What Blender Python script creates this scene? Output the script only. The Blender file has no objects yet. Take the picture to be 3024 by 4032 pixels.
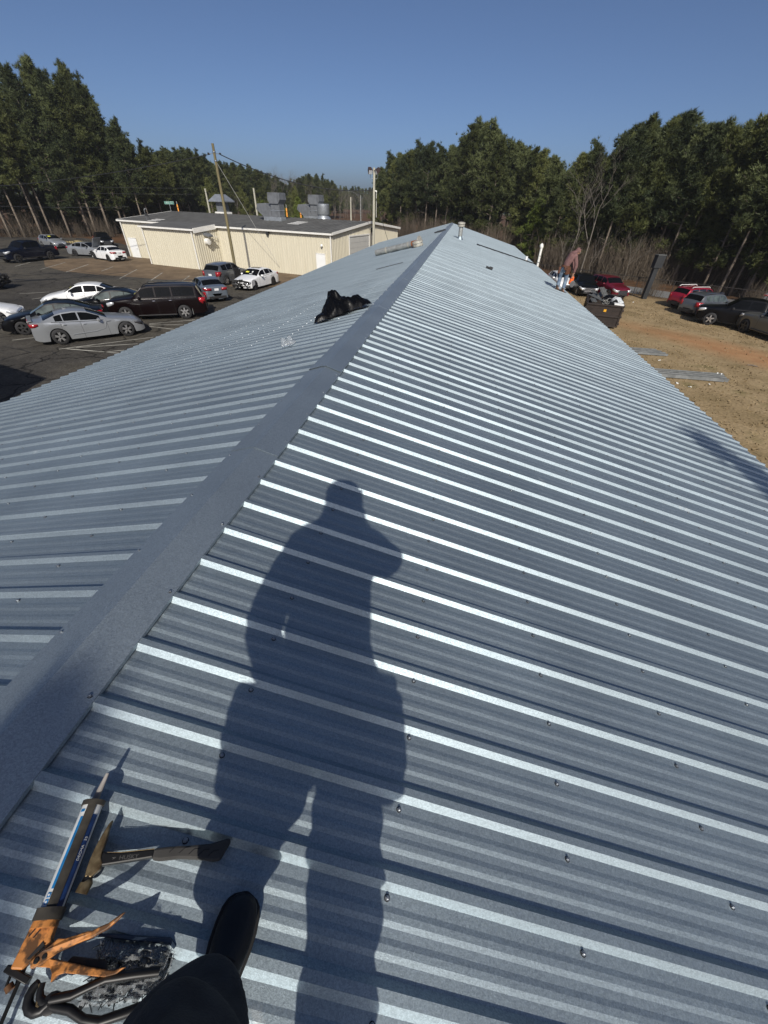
import bpy, bmesh, math, random
import numpy as np
from math import sin, cos, tan, pi, sqrt, atan2, radians, hypot
from mathutils import Vector, Matrix, Euler

random.seed(7)
scn = bpy.context.scene
COL = scn.collection

# ------------------------------------------------------------------ camera, sky, sun, exposure
CAM = Vector((1.199, 0.0, 1.3226))
PITCH, ROLL, YAW = 0.67788, 0.03505, -0.14632
F_REL = 1514.0 / 4032.0
_f0 = Vector((sin(YAW), cos(YAW), 0)); _r0 = Vector((cos(YAW), -sin(YAW), 0)); _u0 = Vector((0, 0, 1))
FWD = _f0 * cos(PITCH) - _u0 * sin(PITCH)
_up = _u0 * cos(PITCH) + _f0 * sin(PITCH)
RIGHT = _r0 * cos(ROLL) + _up * sin(ROLL)
UP = _up * cos(ROLL) - _r0 * sin(ROLL)
cam_data = bpy.data.cameras.new('camera')
cam_data.sensor_fit = 'VERTICAL'
cam_data.sensor_height = 24.0
cam_data.lens = 24.0 * F_REL
cam_data.clip_start = 0.01
cam_data.clip_end = 5000
cam = bpy.data.objects.new('camera', cam_data)
COL.objects.link(cam)
cam.matrix_world = Matrix(((RIGHT.x, UP.x, -FWD.x, CAM.x), (RIGHT.y, UP.y, -FWD.y, CAM.y),
                           (RIGHT.z, UP.z, -FWD.z, CAM.z), (0, 0, 0, 1)))
scn.camera = cam

SUN_AZ, SUN_EL = radians(-14.0), radians(36.0)     # direction the light travels towards / height
SUND = Vector((sin(SUN_AZ) * cos(SUN_EL), cos(SUN_AZ) * cos(SUN_EL), -sin(SUN_EL)))
world = bpy.data.worlds.new('World')
scn.world = world
world.use_nodes = True
wn = world.node_tree
bg = wn.nodes['Background']
sky = wn.nodes.new('ShaderNodeTexSky')
sky.sky_type = 'NISHITA'
sky.sun_disc = False
sky.sun_elevation = SUN_EL
sky.sun_rotation = radians(166.0)
sky.altitude = 0
sky.air_density = 0.5
sky.dust_density = 2.0
sky.ozone_density = 4.2
wn.links.new(sky.outputs[0], bg.inputs[0])
bg.inputs[1].default_value = 0.097
sun_data = bpy.data.lights.new('sun', 'SUN')
sun_data.energy = 4.3
sun_data.angle = radians(0.53)
sun_data.color = (1.0, 0.94, 0.85)
sun = bpy.data.objects.new('sun', sun_data)
COL.objects.link(sun)
sun.rotation_euler = SUND.to_track_quat('-Z', 'Y').to_euler()
sun.location = (10, -30, 40)
scn.view_settings.view_transform = 'Standard'
scn.view_settings.look = 'None'
scn.view_settings.exposure = 0.0
scn.view_settings.gamma = 1.0
scn.view_settings.use_curve_mapping = False

# ------------------------------------------------------------------ materials
def mat(name, col, rough=0.6, metal=0.0, var=0.0, scale=6.0, bump=0.0, bscale=None, coat=0.0, col2=None, spec=0.5,
        detail=4.0, trans=0.0, alpha=1.0, ior=1.45, stretch=None):
    m = bpy.data.materials.new(name)
    m.use_nodes = True
    nt = m.node_tree
    b = nt.nodes['Principled BSDF']
    b.inputs['Base Color'].default_value = (*col, 1)
    b.inputs['Roughness'].default_value = rough
    b.inputs['Metallic'].default_value = metal
    b.inputs['Specular IOR Level'].default_value = spec
    b.inputs['IOR'].default_value = ior
    b.inputs['Coat Weight'].default_value = coat
    b.inputs['Transmission Weight'].default_value = trans
    b.inputs['Alpha'].default_value = alpha
    if var or col2 or bump:
        tc = nt.nodes.new('ShaderNodeTexCoord')
        src = tc.outputs['Object']
        if stretch:
            mp = nt.nodes.new('ShaderNodeMapping')
            mp.inputs['Scale'].default_value = stretch
            nt.links.new(src, mp.inputs[0]); src = mp.outputs[0]
        n = nt.nodes.new('ShaderNodeTexNoise')
        n.inputs['Scale'].default_value = scale
        n.inputs['Detail'].default_value = detail
        nt.links.new(src, n.inputs['Vector'])
        if var or col2:
            r = nt.nodes.new('ShaderNodeValToRGB')
            r.color_ramp.elements[0].position = 0.32
            r.color_ramp.elements[1].position = 0.68
            c2 = col2 if col2 else tuple(min(1, c * (1 + var)) for c in col)
            c1 = col if col2 else tuple(c * (1 - var) for c in col)
            r.color_ramp.elements[0].color = (*c1, 1)
            r.color_ramp.elements[1].color = (*c2, 1)
            nt.links.new(n.outputs['Fac'], r.inputs[0])
            nt.links.new(r.outputs[0], b.inputs['Base Color'])
        if bump:
            n2 = n
            if bscale:
                n2 = nt.nodes.new('ShaderNodeTexNoise')
                n2.inputs['Scale'].default_value = bscale
                n2.inputs['Detail'].default_value = 5
                nt.links.new(src, n2.inputs['Vector'])
            bp = nt.nodes.new('ShaderNodeBump')
            bp.inputs['Strength'].default_value = 1.0
            bp.inputs['Distance'].default_value = bump
            nt.links.new(n2.outputs['Fac'], bp.inputs['Height'])
            nt.links.new(bp.outputs[0], b.inputs['Normal'])
    return m

def roof_metal(name, base=(0.345, 0.41, 0.445), rough=0.56, metal=0.85):
    """spangled galvalume sheet: fine grain, soft cloudy wear, each sheet a little different"""
    m = bpy.data.materials.new(name); m.use_nodes = True
    nt = m.node_tree; L = nt.links.new; N = nt.nodes.new
    b = nt.nodes['Principled BSDF']
    b.inputs['Metallic'].default_value = metal
    tc = N('ShaderNodeTexCoord'); oi = N('ShaderNodeObjectInfo')
    vo = N('ShaderNodeTexVoronoi'); vo.inputs['Scale'].default_value = 240
    n1 = N('ShaderNodeTexNoise'); n1.inputs['Scale'].default_value = 330; n1.inputs['Detail'].default_value = 2
    n2 = N('ShaderNodeTexNoise'); n2.inputs['Scale'].default_value = 1.3; n2.inputs['Detail'].default_value = 6
    n3 = N('ShaderNodeTexNoise'); n3.inputs['Scale'].default_value = 2.2; n3.inputs['Detail'].default_value = 2
    for x in (vo, n1, n2): L(tc.outputs['Object'], x.inputs['Vector'])
    add = N('ShaderNodeVectorMath'); add.operation = 'ADD'
    L(tc.outputs['Object'], add.inputs[0]); L(oi.outputs['Location'], add.inputs[1])
    L(add.outputs[0], n2.inputs['Vector']); L(add.outputs[0], n3.inputs['Vector'])
    sep = N('ShaderNodeSeparateColor'); L(vo.outputs['Color'], sep.inputs[0])
    def math_(op, a, c, clamp=False):
        x = N('ShaderNodeMath'); x.operation = op; x.use_clamp = clamp
        for i, v in enumerate((a, c)):
            if isinstance(v, (int, float)): x.inputs[i].default_value = v
            else: L(v, x.inputs[i])
        return x.outputs[0]
    g = math_('MULTIPLY_ADD', sep.outputs[0], 0.26); g.node.inputs[2].default_value = 0.84
    g2 = math_('MULTIPLY_ADD', n1.outputs['Fac'], 0.6); g2.node.inputs[2].default_value = 0.72
    g3 = math_('MULTIPLY_ADD', n2.outputs['Fac'], 0.34); g3.node.inputs[2].default_value = 0.83
    g4 = math_('MULTIPLY_ADD', oi.outputs['Random'], 0.08); g4.node.inputs[2].default_value = 0.95
    k = math_('MULTIPLY', math_('MULTIPLY', g, g2), math_('MULTIPLY', g3, g4))
    n5 = N('ShaderNodeTexNoise'); n5.inputs['Scale'].default_value = 1.5; n5.inputs['Detail'].default_value = 2
    n6 = N('ShaderNodeTexNoise'); n6.inputs['Scale'].default_value = 22; n6.inputs['Detail'].default_value = 6
    L(add.outputs[0], n5.inputs['Vector']); L(add.outputs[0], n6.inputs['Vector'])
    def step(f, lo, hi):
        r = N('ShaderNodeMapRange'); r.inputs[1].default_value = lo; r.inputs[2].default_value = hi; L(f, r.inputs[0]); return r.outputs[0]
    scuff = math_('MULTIPLY', step(n5.outputs['Fac'], .68, .74), step(n6.outputs['Fac'], .50, .62))
    mx = N('ShaderNodeMix'); mx.data_type = 'RGBA'; mx.blend_type = 'MULTIPLY'; mx.inputs[0].default_value = 1.0
    mx.inputs[6].default_value = (*base, 1)
    cc = N('ShaderNodeCombineColor')
    for i in range(3): L(k, cc.inputs[i])
    L(cc.outputs[0], mx.inputs[7])
    ms = N('ShaderNodeMix'); ms.data_type = 'RGBA'; L(math_('MULTIPLY', scuff, .30), ms.inputs[0]); L(mx.outputs[2], ms.inputs[6]); ms.inputs[7].default_value = (.62, .60, .56, 1)
    L(ms.outputs[2], b.inputs['Base Color'])
    mt = math_('MULTIPLY_ADD', scuff, -.25); mt.node.inputs[2].default_value = metal; L(mt, b.inputs['Metallic'])
    rr = math_('ADD', math_('MULTIPLY', sep.outputs[1], 0.12), math_('MULTIPLY', n2.outputs['Fac'], 0.12))
    rr = math_('ADD', rr, rough - 0.11)
    L(rr, b.inputs['Roughness'])
    bp = N('ShaderNodeBump'); bp.inputs['Distance'].default_value = 0.0035; bp.inputs['Strength'].default_value = 1.0
    L(n3.outputs['Fac'], bp.inputs['Height'])
    bp2 = N('ShaderNodeBump'); bp2.inputs['Distance'].default_value = 0.00035; bp2.inputs['Strength'].default_value = 1.0
    L(n1.outputs['Fac'], bp2.inputs['Height']); L(bp.outputs[0], bp2.inputs['Normal'])
    L(bp2.outputs[0], b.inputs['Normal'])
    return m

def leaf_mat(name, c1, c2, rough=0.6, scale=0.35, transl=0.12):
    m = bpy.data.materials.new(name); m.use_nodes = True
    nt = m.node_tree; L = nt.links.new; N = nt.nodes.new
    b = nt.nodes['Principled BSDF']; b.inputs['Roughness'].default_value = rough
    b.inputs['Specular IOR Level'].default_value = 0.25
    tc = N('ShaderNodeTexCoord'); oi = N('ShaderNodeObjectInfo')
    n = N('ShaderNodeTexNoise'); n.inputs['Scale'].default_value = scale; n.inputs['Detail'].default_value = 5
    L(tc.outputs['Object'], n.inputs['Vector'])
    r = N('ShaderNodeValToRGB'); r.color_ramp.elements[0].position = .35; r.color_ramp.elements[1].position = .65
    r.color_ramp.elements[0].color = (*c1, 1); r.color_ramp.elements[1].color = (*c2, 1)
    ad = N('ShaderNodeMath'); ad.operation = 'MULTIPLY_ADD'; ad.inputs[1].default_value = .3; ad.inputs[2].default_value = -.15
    L(oi.outputs['Random'], ad.inputs[0])
    a2 = N('ShaderNodeMath'); a2.operation = 'ADD'; L(n.outputs['Fac'], a2.inputs[0]); L(ad.outputs[0], a2.inputs[1])
    L(a2.outputs[0], r.inputs[0]); L(r.outputs[0], b.inputs['Base Color'])
    tr = N('ShaderNodeBsdfTranslucent'); L(r.outputs[0], tr.inputs[0])
    ms = N('ShaderNodeMixShader'); ms.inputs[0].default_value = transl
    L(b.outputs[0], ms.inputs[1]); L(tr.outputs[0], ms.inputs[2])
    L(ms.outputs[0], nt.nodes['Material Output'].inputs[0])
    return m

M = {}
M['roof'] = roof_metal('galvalume roof sheet')
M['cap'] = roof_metal('galvalume ridge flashing', base=(0.345, 0.405, 0.445), rough=0.54, metal=0.82)
M['zinc'] = mat('zinc screw', (0.40, 0.42, 0.44), 0.46, 1.0)
M['rubber'] = mat('black rubber', (0.015, 0.015, 0.016), 0.8)
M['closure'] = mat('black foam closure', (0.012, 0.012, 0.012), 0.9)
M['cream'] = mat('cream painted steel', (0.57, 0.53, 0.41), 0.5, col2=(.62, .58, .455), scale=1.3, detail=7, stretch=(2.5, 2.5, .3))
M['creamtrim'] = mat('cream eave trim', (0.62, 0.58, 0.48), 0.5)
M['whitetrim'] = mat('white painted trim', (0.74, 0.73, 0.68), 0.5, var=0.05, scale=2)
M['door'] = mat('white door paint', (0.78, 0.79, 0.77), 0.45, var=0.03, scale=3)
M['b2roof'] = mat('weathered grey roofing', (0.10, 0.10, 0.095), 0.85, var=0.22, scale=1.6, bump=0.01, bscale=9, stretch=(1, 0.4, 1))
M['shutter'] = mat('grey roller shutter', (0.50, 0.50, 0.47), 0.5, var=.04, scale=2)
M['duct'] = mat('weathered galvanized duct', (0.17, 0.18, 0.19), 0.55, 0.35, var=0.18, scale=2.5)
M['ductlight'] = mat('bright galvanized duct', (0.45, 0.48, 0.5), 0.4, 0.7, var=0.12, scale=3)
M['glass'] = mat('dark tinted glass', (0.004, 0.0045, 0.005), 0.06, spec=0.14)
M['glassgreen'] = mat('clear car glass', (0.06, 0.075, 0.07), 0.05, spec=0.7, var=.5, scale=2.5)
M['tyre'] = mat('tyre rubber', (0.02, 0.02, 0.021), 0.75, var=.2, scale=20)
M['alloy'] = mat('alloy wheel', (0.62, 0.62, 0.62), 0.28, 0.85)
M['alloydark'] = mat('dark alloy wheel', (0.10, 0.10, 0.10), 0.35, 0.8)
M['chrome'] = mat('chrome', (0.75, 0.75, 0.76), 0.12, 1.0)
M['plastic'] = mat('black trim plastic', (0.022, 0.022, 0.023), 0.55, var=.2, scale=10)
M['mech'] = mat('exposed mechanical parts', (0.03, 0.029, 0.028), 0.6, 0.3, var=.6, scale=9)
M['headlamp'] = mat('headlamp lens', (0.62, 0.64, 0.66), 0.12, 0.35, spec=0.8)
M['darklamp'] = mat('smoked headlamp lens', (0.04, 0.04, 0.045), 0.1, spec=.8)
M['taillamp'] = mat('red tail lamp', (0.30, 0.012, 0.018), 0.15, spec=0.8)
M['plate'] = mat('licence plate white', (0.7, 0.71, 0.72), 0.4)
M['yellow'] = mat('yellow windshield marking', (0.75, 0.72, 0.08), 0.6)
M['paper'] = mat('white paper', (0.75, 0.77, 0.75), 0.7)
def paint(name, c, metal=0.0, rough=0.3): return mat(name, c, rough, metal, coat=0.6 if max(c) > .03 else 0.2, var=.03, scale=1.0, spec=.5 if max(c) > .03 else .15)
P = dict(white=paint('white car paint', (0.78, 0.79, 0.79)), silver=paint('silver car paint', (0.31, 0.325, 0.34), .45),
         grey=paint('grey car paint', (0.13, 0.14, 0.15), .5), bluegrey=paint('blue grey car paint', (0.17, 0.20, 0.235), .5),
         black=paint('black car paint', (0.003, 0.0032, 0.004), .0), navy=paint('navy car paint', (0.003, 0.005, 0.013), .0),
         maroon=paint('dark maroon car paint', (0.0045, 0.0018, 0.002), .0), red=paint('red car paint', (0.30, 0.012, 0.03), .3),
         darkred=paint('deep red car paint', (0.15, 0.008, 0.022), .3), olive=paint('grey green car paint', (0.15, 0.15, 0.135), .4))
M['wood'] = mat('weathered pole wood', (0.16, 0.135, 0.07), 0.85, var=.3, scale=3, bump=.01, bscale=12, stretch=(4, 4, .4))
M['palewood'] = mat('pale bleached pole', (0.40, 0.385, 0.31), 0.8, var=.18, scale=3, stretch=(3, 3, .5))
M['wire'] = mat('black cable', (0.02, 0.021, 0.024), 0.6)
M['guy'] = mat('galvanized guy wire', (0.5, 0.5, 0.47), 0.5)
M['bronze'] = mat('bronze lamp housing', (0.045, 0.03, 0.027), 0.5)
M['orangeguard'] = mat('orange guy guard', (0.72, 0.30, 0.04), 0.6)
M['greensign'] = mat('green sign sheet', (0.02, 0.20, 0.14), 0.5)
M['signwhite'] = mat('white sign print', (0.7, 0.76, 0.74), 0.5)
M['dumpster'] = mat('dark brown dumpster steel', (0.024, 0.017, 0.014), 0.55, var=.3, scale=3)
M['rust'] = mat('rust', (0.22, 0.075, 0.025), 0.8, var=.4, scale=12)
M['vent'] = mat('dull galvanized vent pipe', (0.36, 0.37, 0.35), 0.5, 0.5, var=.22, scale=7)
M['ventcap'] = mat('weathered vent cap', (0.42, 0.40, 0.34), 0.6, 0.3, var=.2, scale=8)
M['whitepipe'] = mat('white painted conduit', (0.70, 0.69, 0.64), 0.6, var=.08, scale=6)
M['bag'] = mat('black plastic bag', (0.0035, 0.0037, 0.0045), 0.30, bump=.003, bscale=24, spec=.14)
M['clear'] = mat('clear plastic film', (0.75, 0.78, 0.8), 0.12, trans=.75, alpha=.55, ior=1.2)
M['bark'] = mat('pine bark', (0.165, 0.135, 0.105), 0.9, var=.35, scale=4)
M['greybark'] = mat('grey bare bark', (0.15, 0.132, 0.11), 0.9, var=.25, scale=4)
M['brush'] = mat('dry brush stems', (0.125, 0.10, 0.072), 0.9, var=.3, scale=2)
M['needle'] = leaf_mat('pine needles', (0.034, 0.044, 0.013), (0.128, 0.142, 0.044))
M['needle2'] = leaf_mat('bluish pine needles', (0.032, 0.044, 0.018), (0.112, 0.132, 0.050))
M['needle3'] = leaf_mat('yellow green foliage', (0.08, 0.11, 0.018), (0.16, 0.20, 0.04))
M['scrap'] = mat('old grey sheet metal', (0.14, 0.145, 0.14), 0.6, .3, var=.25, scale=4)
M['darkpost'] = mat('dark grey post paint', (0.022, 0.024, 0.026), 0.6, var=.15, scale=3)
M['fence'] = mat('black fence steel', (0.03, 0.026, 0.024), 0.7)
# ------------------------------------------------------------------ mesh builder
class MB:
    def __init__(s): s.v = []; s.f = []; s.m = []; s.mats = []; s.sm = []
    def mi(s, m):
        if m not in s.mats: s.mats.append(m)
        return s.mats.index(m)
    def add(s, vs, fs, m=None, smooth=False):
        o = len(s.v); s.v += [tuple(p) for p in vs]
        k = s.mi(m)
        for f in fs: s.f.append(tuple(o + i for i in f)); s.m.append(k); s.sm.append(smooth)
    def box(s, c, d, m=None, R=None):
        x, y, z = d[0] / 2, d[1] / 2, d[2] / 2
        ps = [Vector((sx * x, sy * y, sz * z)) for sz in (-1, 1) for sx, sy in ((-1, -1), (1, -1), (1, 1), (-1, 1))]
        if R is not None: ps = [R @ p for p in ps]
        c = Vector(c)
        s.add([p + c for p in ps], [(3, 2, 1, 0), (4, 5, 6, 7), (0, 1, 5, 4), (1, 2, 6, 5), (2, 3, 7, 6), (3, 0, 4, 7)], m)
    def tube(s, pts, r, m=None, n=8, cap=True, flat=None):
        pts = [Vector(p) for p in pts]
        if not hasattr(r, '__len__'): r = [r] * len(pts)
        vs = []; up = Vector((0, 0, 1))
        t0 = (pts[1] - pts[0]).normalized()
        if abs(t0.z) > .9: up = Vector((0, 1, 0))
        a = t0.cross(up).normalized()
        for i, p in enumerate(pts):
            t = (pts[min(i + 1, len(pts) - 1)] - pts[max(i - 1, 0)]).normalized()
            a = (a - t * a.dot(t)).normalized(); b = t.cross(a)
            for k in range(n):
                th = 2 * pi * k / n
                vs.append(p + (a * cos(th) + b * sin(th) * (flat or 1)) * r[i])
        fs = [(i * n + k, i * n + (k + 1) % n, (i + 1) * n + (k + 1) % n, (i + 1) * n + k) for i in range(len(pts) - 1) for k in range(n)]
        if cap: fs += [tuple(range(n))[::-1], tuple((len(pts) - 1) * n + k for k in range(n))]
        s.add(vs, fs, m, True)
    def lathe(s, prof, m=None, n=16, axis='z', c=(0, 0, 0), cap=True):
        vs = []
        for r, h in prof:
            for k in range(n):
                th = 2 * pi * k / n
                p = (r * cos(th), r * sin(th), h)
                if axis == 'y': p = (p[0], p[2], -p[1])
                if axis == 'x': p = (p[2], p[0], p[1])
                vs.append((p[0] + c[0], p[1] + c[1], p[2] + c[2]))
        fs = [(i * n + k, i * n + (k + 1) % n, (i + 1) * n + (k + 1) % n, (i + 1) * n + k) for i in range(len(prof) - 1) for k in range(n)]
        if cap: fs += [tuple(range(n))[::-1], tuple((len(prof) - 1) * n + k for k in range(n))]
        s.add(vs, fs, m, True)
    def prism(s, poly, z0, z1, m=None, T=None):
        n = len(poly)
        vs = [Vector((p[0], p[1], z0)) for p in poly] + [Vector((p[0], p[1], z1)) for p in poly]
        if T is not None: vs = [T @ v for v in vs]
        s.add(vs, [tuple(range(n))[::-1], tuple(range(n, 2 * n))] + [(i, (i + 1) % n, n + (i + 1) % n, n + i) for i in range(n)], m)
    def mesh(s, name, m=None, sharp=40):
        me = bpy.data.meshes.new(name)
        me.from_pydata(s.v, [], s.f)
        mats = [x if x is not None else m for x in s.mats]
        for x in mats: me.materials.append(x)
        if len(mats) > 1: me.polygons.foreach_set('material_index', s.m)
        if any(s.sm):
            me.polygons.foreach_set('use_smooth', s.sm)
            if sharp: me.set_sharp_from_angle(angle=radians(sharp))
        me.update()
        return me
    def build(s, name, m=None, parent=None, sharp=40, loc=None, rot=None, bevel=0):
        o = bpy.data.objects.new(name, s.mesh(name, m, sharp))
        COL.objects.link(o)
        if parent is not None: o.parent = parent
        if loc is not None: o.location = loc
        if rot is not None: o.rotation_euler = rot
        if bevel:
            b = o.modifiers.new('bevel', 'BEVEL'); b.width = bevel; b.segments = 2; b.limit_method = 'ANGLE'
        return o

def tag(o, label, cat, group=None):
    o['label'] = label; o['category'] = cat
    if group: o['group'] = group
    return o
def thing(name, label, cat, loc=(0, 0, 0), rz=0.0, group=None, rot=None):
    o = bpy.data.objects.new(name, None); COL.objects.link(o)
    o.empty_display_size = .2
    o.location = loc; o.rotation_euler = rot if rot else (0, 0, rz)
    return tag(o, label, cat, group)
def struct(o): o['kind'] = 'structure'; return o
def stuff(o): o['kind'] = 'stuff'; return o
def link(name, me, parent=None, loc=(0, 0, 0), rot=(0, 0, 0), scale=None):
    o = bpy.data.objects.new(name, me); COL.objects.link(o)
    o.parent = parent; o.location = loc; o.rotation_euler = rot
    if scale: o.scale = scale
    return o
def copy_tree(src, loc, rz, scale=None, label=None):
    r = src.copy(); COL.objects.link(r); r.location = loc; r.rotation_euler = (0, 0, rz)
    if scale: r.scale = (scale,) * 3 if not hasattr(scale, '__len__') else scale
    if label: r['label'] = label
    for ch in src.children:
        c = ch.copy(); COL.objects.link(c); c.parent = r
        for g in ch.children:
            d = g.copy(); COL.objects.link(d); d.parent = c
    return r
def text_mesh(body, size, extrude=0.0005):
    cu = bpy.data.curves.new('t', 'FONT'); cu.body = body; cu.size = size; cu.extrude = extrude; cu.align_x = 'CENTER'; cu.align_y = 'CENTER'
    o = bpy.data.objects.new('t', cu); COL.objects.link(o)
    dg = bpy.context.evaluated_depsgraph_get()
    me = bpy.data.meshes.new_from_object(o.evaluated_get(dg))
    bpy.data.objects.remove(o)
    return me
def rnd(a, b): return random.uniform(a, b)

# ------------------------------------------------------------------ ground
GL, GR = -4.9, -5.3
def gz(x, y=0):
    t = min(1, max(0, (x + 7) / 16.0)); t = t * t * (3 - 2 * t)
    return GL + (GR - GL) * t
def ground_mat():
    m = bpy.data.materials.new('dormant grass and red clay'); m.use_nodes = True
    nt = m.node_tree; L = nt.links.new; N = nt.nodes.new
    b = nt.nodes['Principled BSDF']; b.inputs['Roughness'].default_value = .95; b.inputs['Specular IOR Level'].default_value = .1
    tc = N('ShaderNodeTexCoord')
    def noise(s, d=6, st=None):
        n = N('ShaderNodeTexNoise'); n.inputs['Scale'].default_value = s; n.inputs['Detail'].default_value = d
        if st:
            mp = N('ShaderNodeMapping'); mp.inputs['Scale'].default_value = st[0]; mp.inputs['Rotation'].default_value = (0, 0, st[1])
            L(tc.outputs['Object'], mp.inputs[0]); L(mp.outputs[0], n.inputs['Vector'])
        else: L(tc.outputs['Object'], n.inputs['Vector'])
        return n.outputs['Fac']
    def ramp(f, stops):
        r = N('ShaderNodeValToRGB'); e = r.color_ramp.elements
        while len(e) < len(stops): e.new(.5)
        for i, (p_, c) in enumerate(stops): e[i].position = p_; e[i].color = (*c, 1)
        L(f, r.inputs[0]); return r.outputs[0]
    def mix(f, a, c):
        x = N('ShaderNodeMix'); x.data_type = 'RGBA'; L(f, x.inputs[0]); L(a, x.inputs[6]); L(c, x.inputs[7]); return x.outputs[2]
    def mth(op, a, c):
        x = N('ShaderNodeMath'); x.operation = op; x.use_clamp = True
        for i, v in enumerate((a, c)):
            if isinstance(v, (int, float)): x.inputs[i].default_value = v
            else: L(v, x.inputs[i])
        return x.outputs[0]
    grass = ramp(noise(.55, 8), [(.3, (.215, .162, .085)), (.48, (.285, .212, .118)), (.58, (.33, .248, .142)), (.72, (.20, .162, .078))])
    fine = ramp(noise(9, 6), [(.3, (.78, .78, .78)), (.7, (1.18, 1.18, 1.18))])
    mm = N('ShaderNodeMix'); mm.data_type = 'RGBA'; mm.blend_type = 'MULTIPLY'; mm.inputs[0].default_value = 1
    L(grass, mm.inputs[6]); L(fine, mm.inputs[7])
    clay = ramp(noise(1.2, 8), [(.3, (.31, .155, .072)), (.7, (.40, .23, .115))])
    # clay shows where the grass is worn: a band through the field
    sp = N('ShaderNodeSeparateXYZ'); L(tc.outputs['Object'], sp.inputs[0])
    def bump_(src, c0, w):
        a = N('ShaderNodeMath'); a.operation = 'SUBTRACT'; L(src, a.inputs[0]); a.inputs[1].default_value = c0
        a2 = N('ShaderNodeMath'); a2.operation = 'ABSOLUTE'; L(a.outputs[0], a2.inputs[0])
        d = N('ShaderNodeMath'); d.operation = 'DIVIDE'; L(a2.outputs[0], d.inputs[0]); d.inputs[1].default_value = w
        e = N('ShaderNodeMath'); e.operation = 'SUBTRACT'; e.use_clamp = True; e.inputs[0].default_value = 1; L(d.outputs[0], e.inputs[1])
        return e.outputs[0]
    dg = N('ShaderNodeMath'); dg.operation = 'MULTIPLY_ADD'; L(sp.outputs['X'], dg.inputs[0]); dg.inputs[1].default_value = 1.15; L(sp.outputs['Y'], dg.inputs[2])
    band = bump_(dg.outputs[0], 49.5, 6.5)
    bx = bump_(sp.outputs['X'], 19.0, 12)
    pat = mth('MULTIPLY', mth('MULTIPLY', band, bx), mth('MULTIPLY', noise(.45, 8), 3.4))
    fac = ramp(pat, [(.32, (0, 0, 0)), (.8, (.85, .85, .85))])
    col = mix(fac, mm.outputs[2], clay)
    # leaf litter under the woods
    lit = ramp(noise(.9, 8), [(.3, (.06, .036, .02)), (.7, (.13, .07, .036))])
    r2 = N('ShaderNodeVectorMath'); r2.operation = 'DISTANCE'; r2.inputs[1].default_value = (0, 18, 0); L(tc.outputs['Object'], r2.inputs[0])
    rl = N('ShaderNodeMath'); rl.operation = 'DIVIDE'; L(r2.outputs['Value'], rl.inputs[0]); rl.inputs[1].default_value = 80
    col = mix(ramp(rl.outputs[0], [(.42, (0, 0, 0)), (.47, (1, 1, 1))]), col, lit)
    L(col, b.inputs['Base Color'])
    bp = N('ShaderNodeBump'); bp.inputs['Distance'].default_value = .022
    L(noise(11, 8), bp.inputs['Height']); L(bp.outputs[0], b.inputs['Normal'])
    return m
xs = [-700, -400, -200, -100] + list(range(-60, 61, 2)) + [100, 200, 400, 700]
ys = [-700, -400, -200, -100, -60, -40] + list(range(-30, 91, 5)) + [120, 200, 400, 700]
mb = MB()
mb.add([(x, y, gz(x, y)) for y in ys for x in xs],
       [(j * len(xs) + i, j * len(xs) + i + 1, (j + 1) * len(xs) + i + 1, (j + 1) * len(xs) + i) for j in range(len(ys) - 1) for i in range(len(xs) - 1)], smooth=True)
struct(mb.build('ground', ground_mat(), sharp=0))

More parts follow.
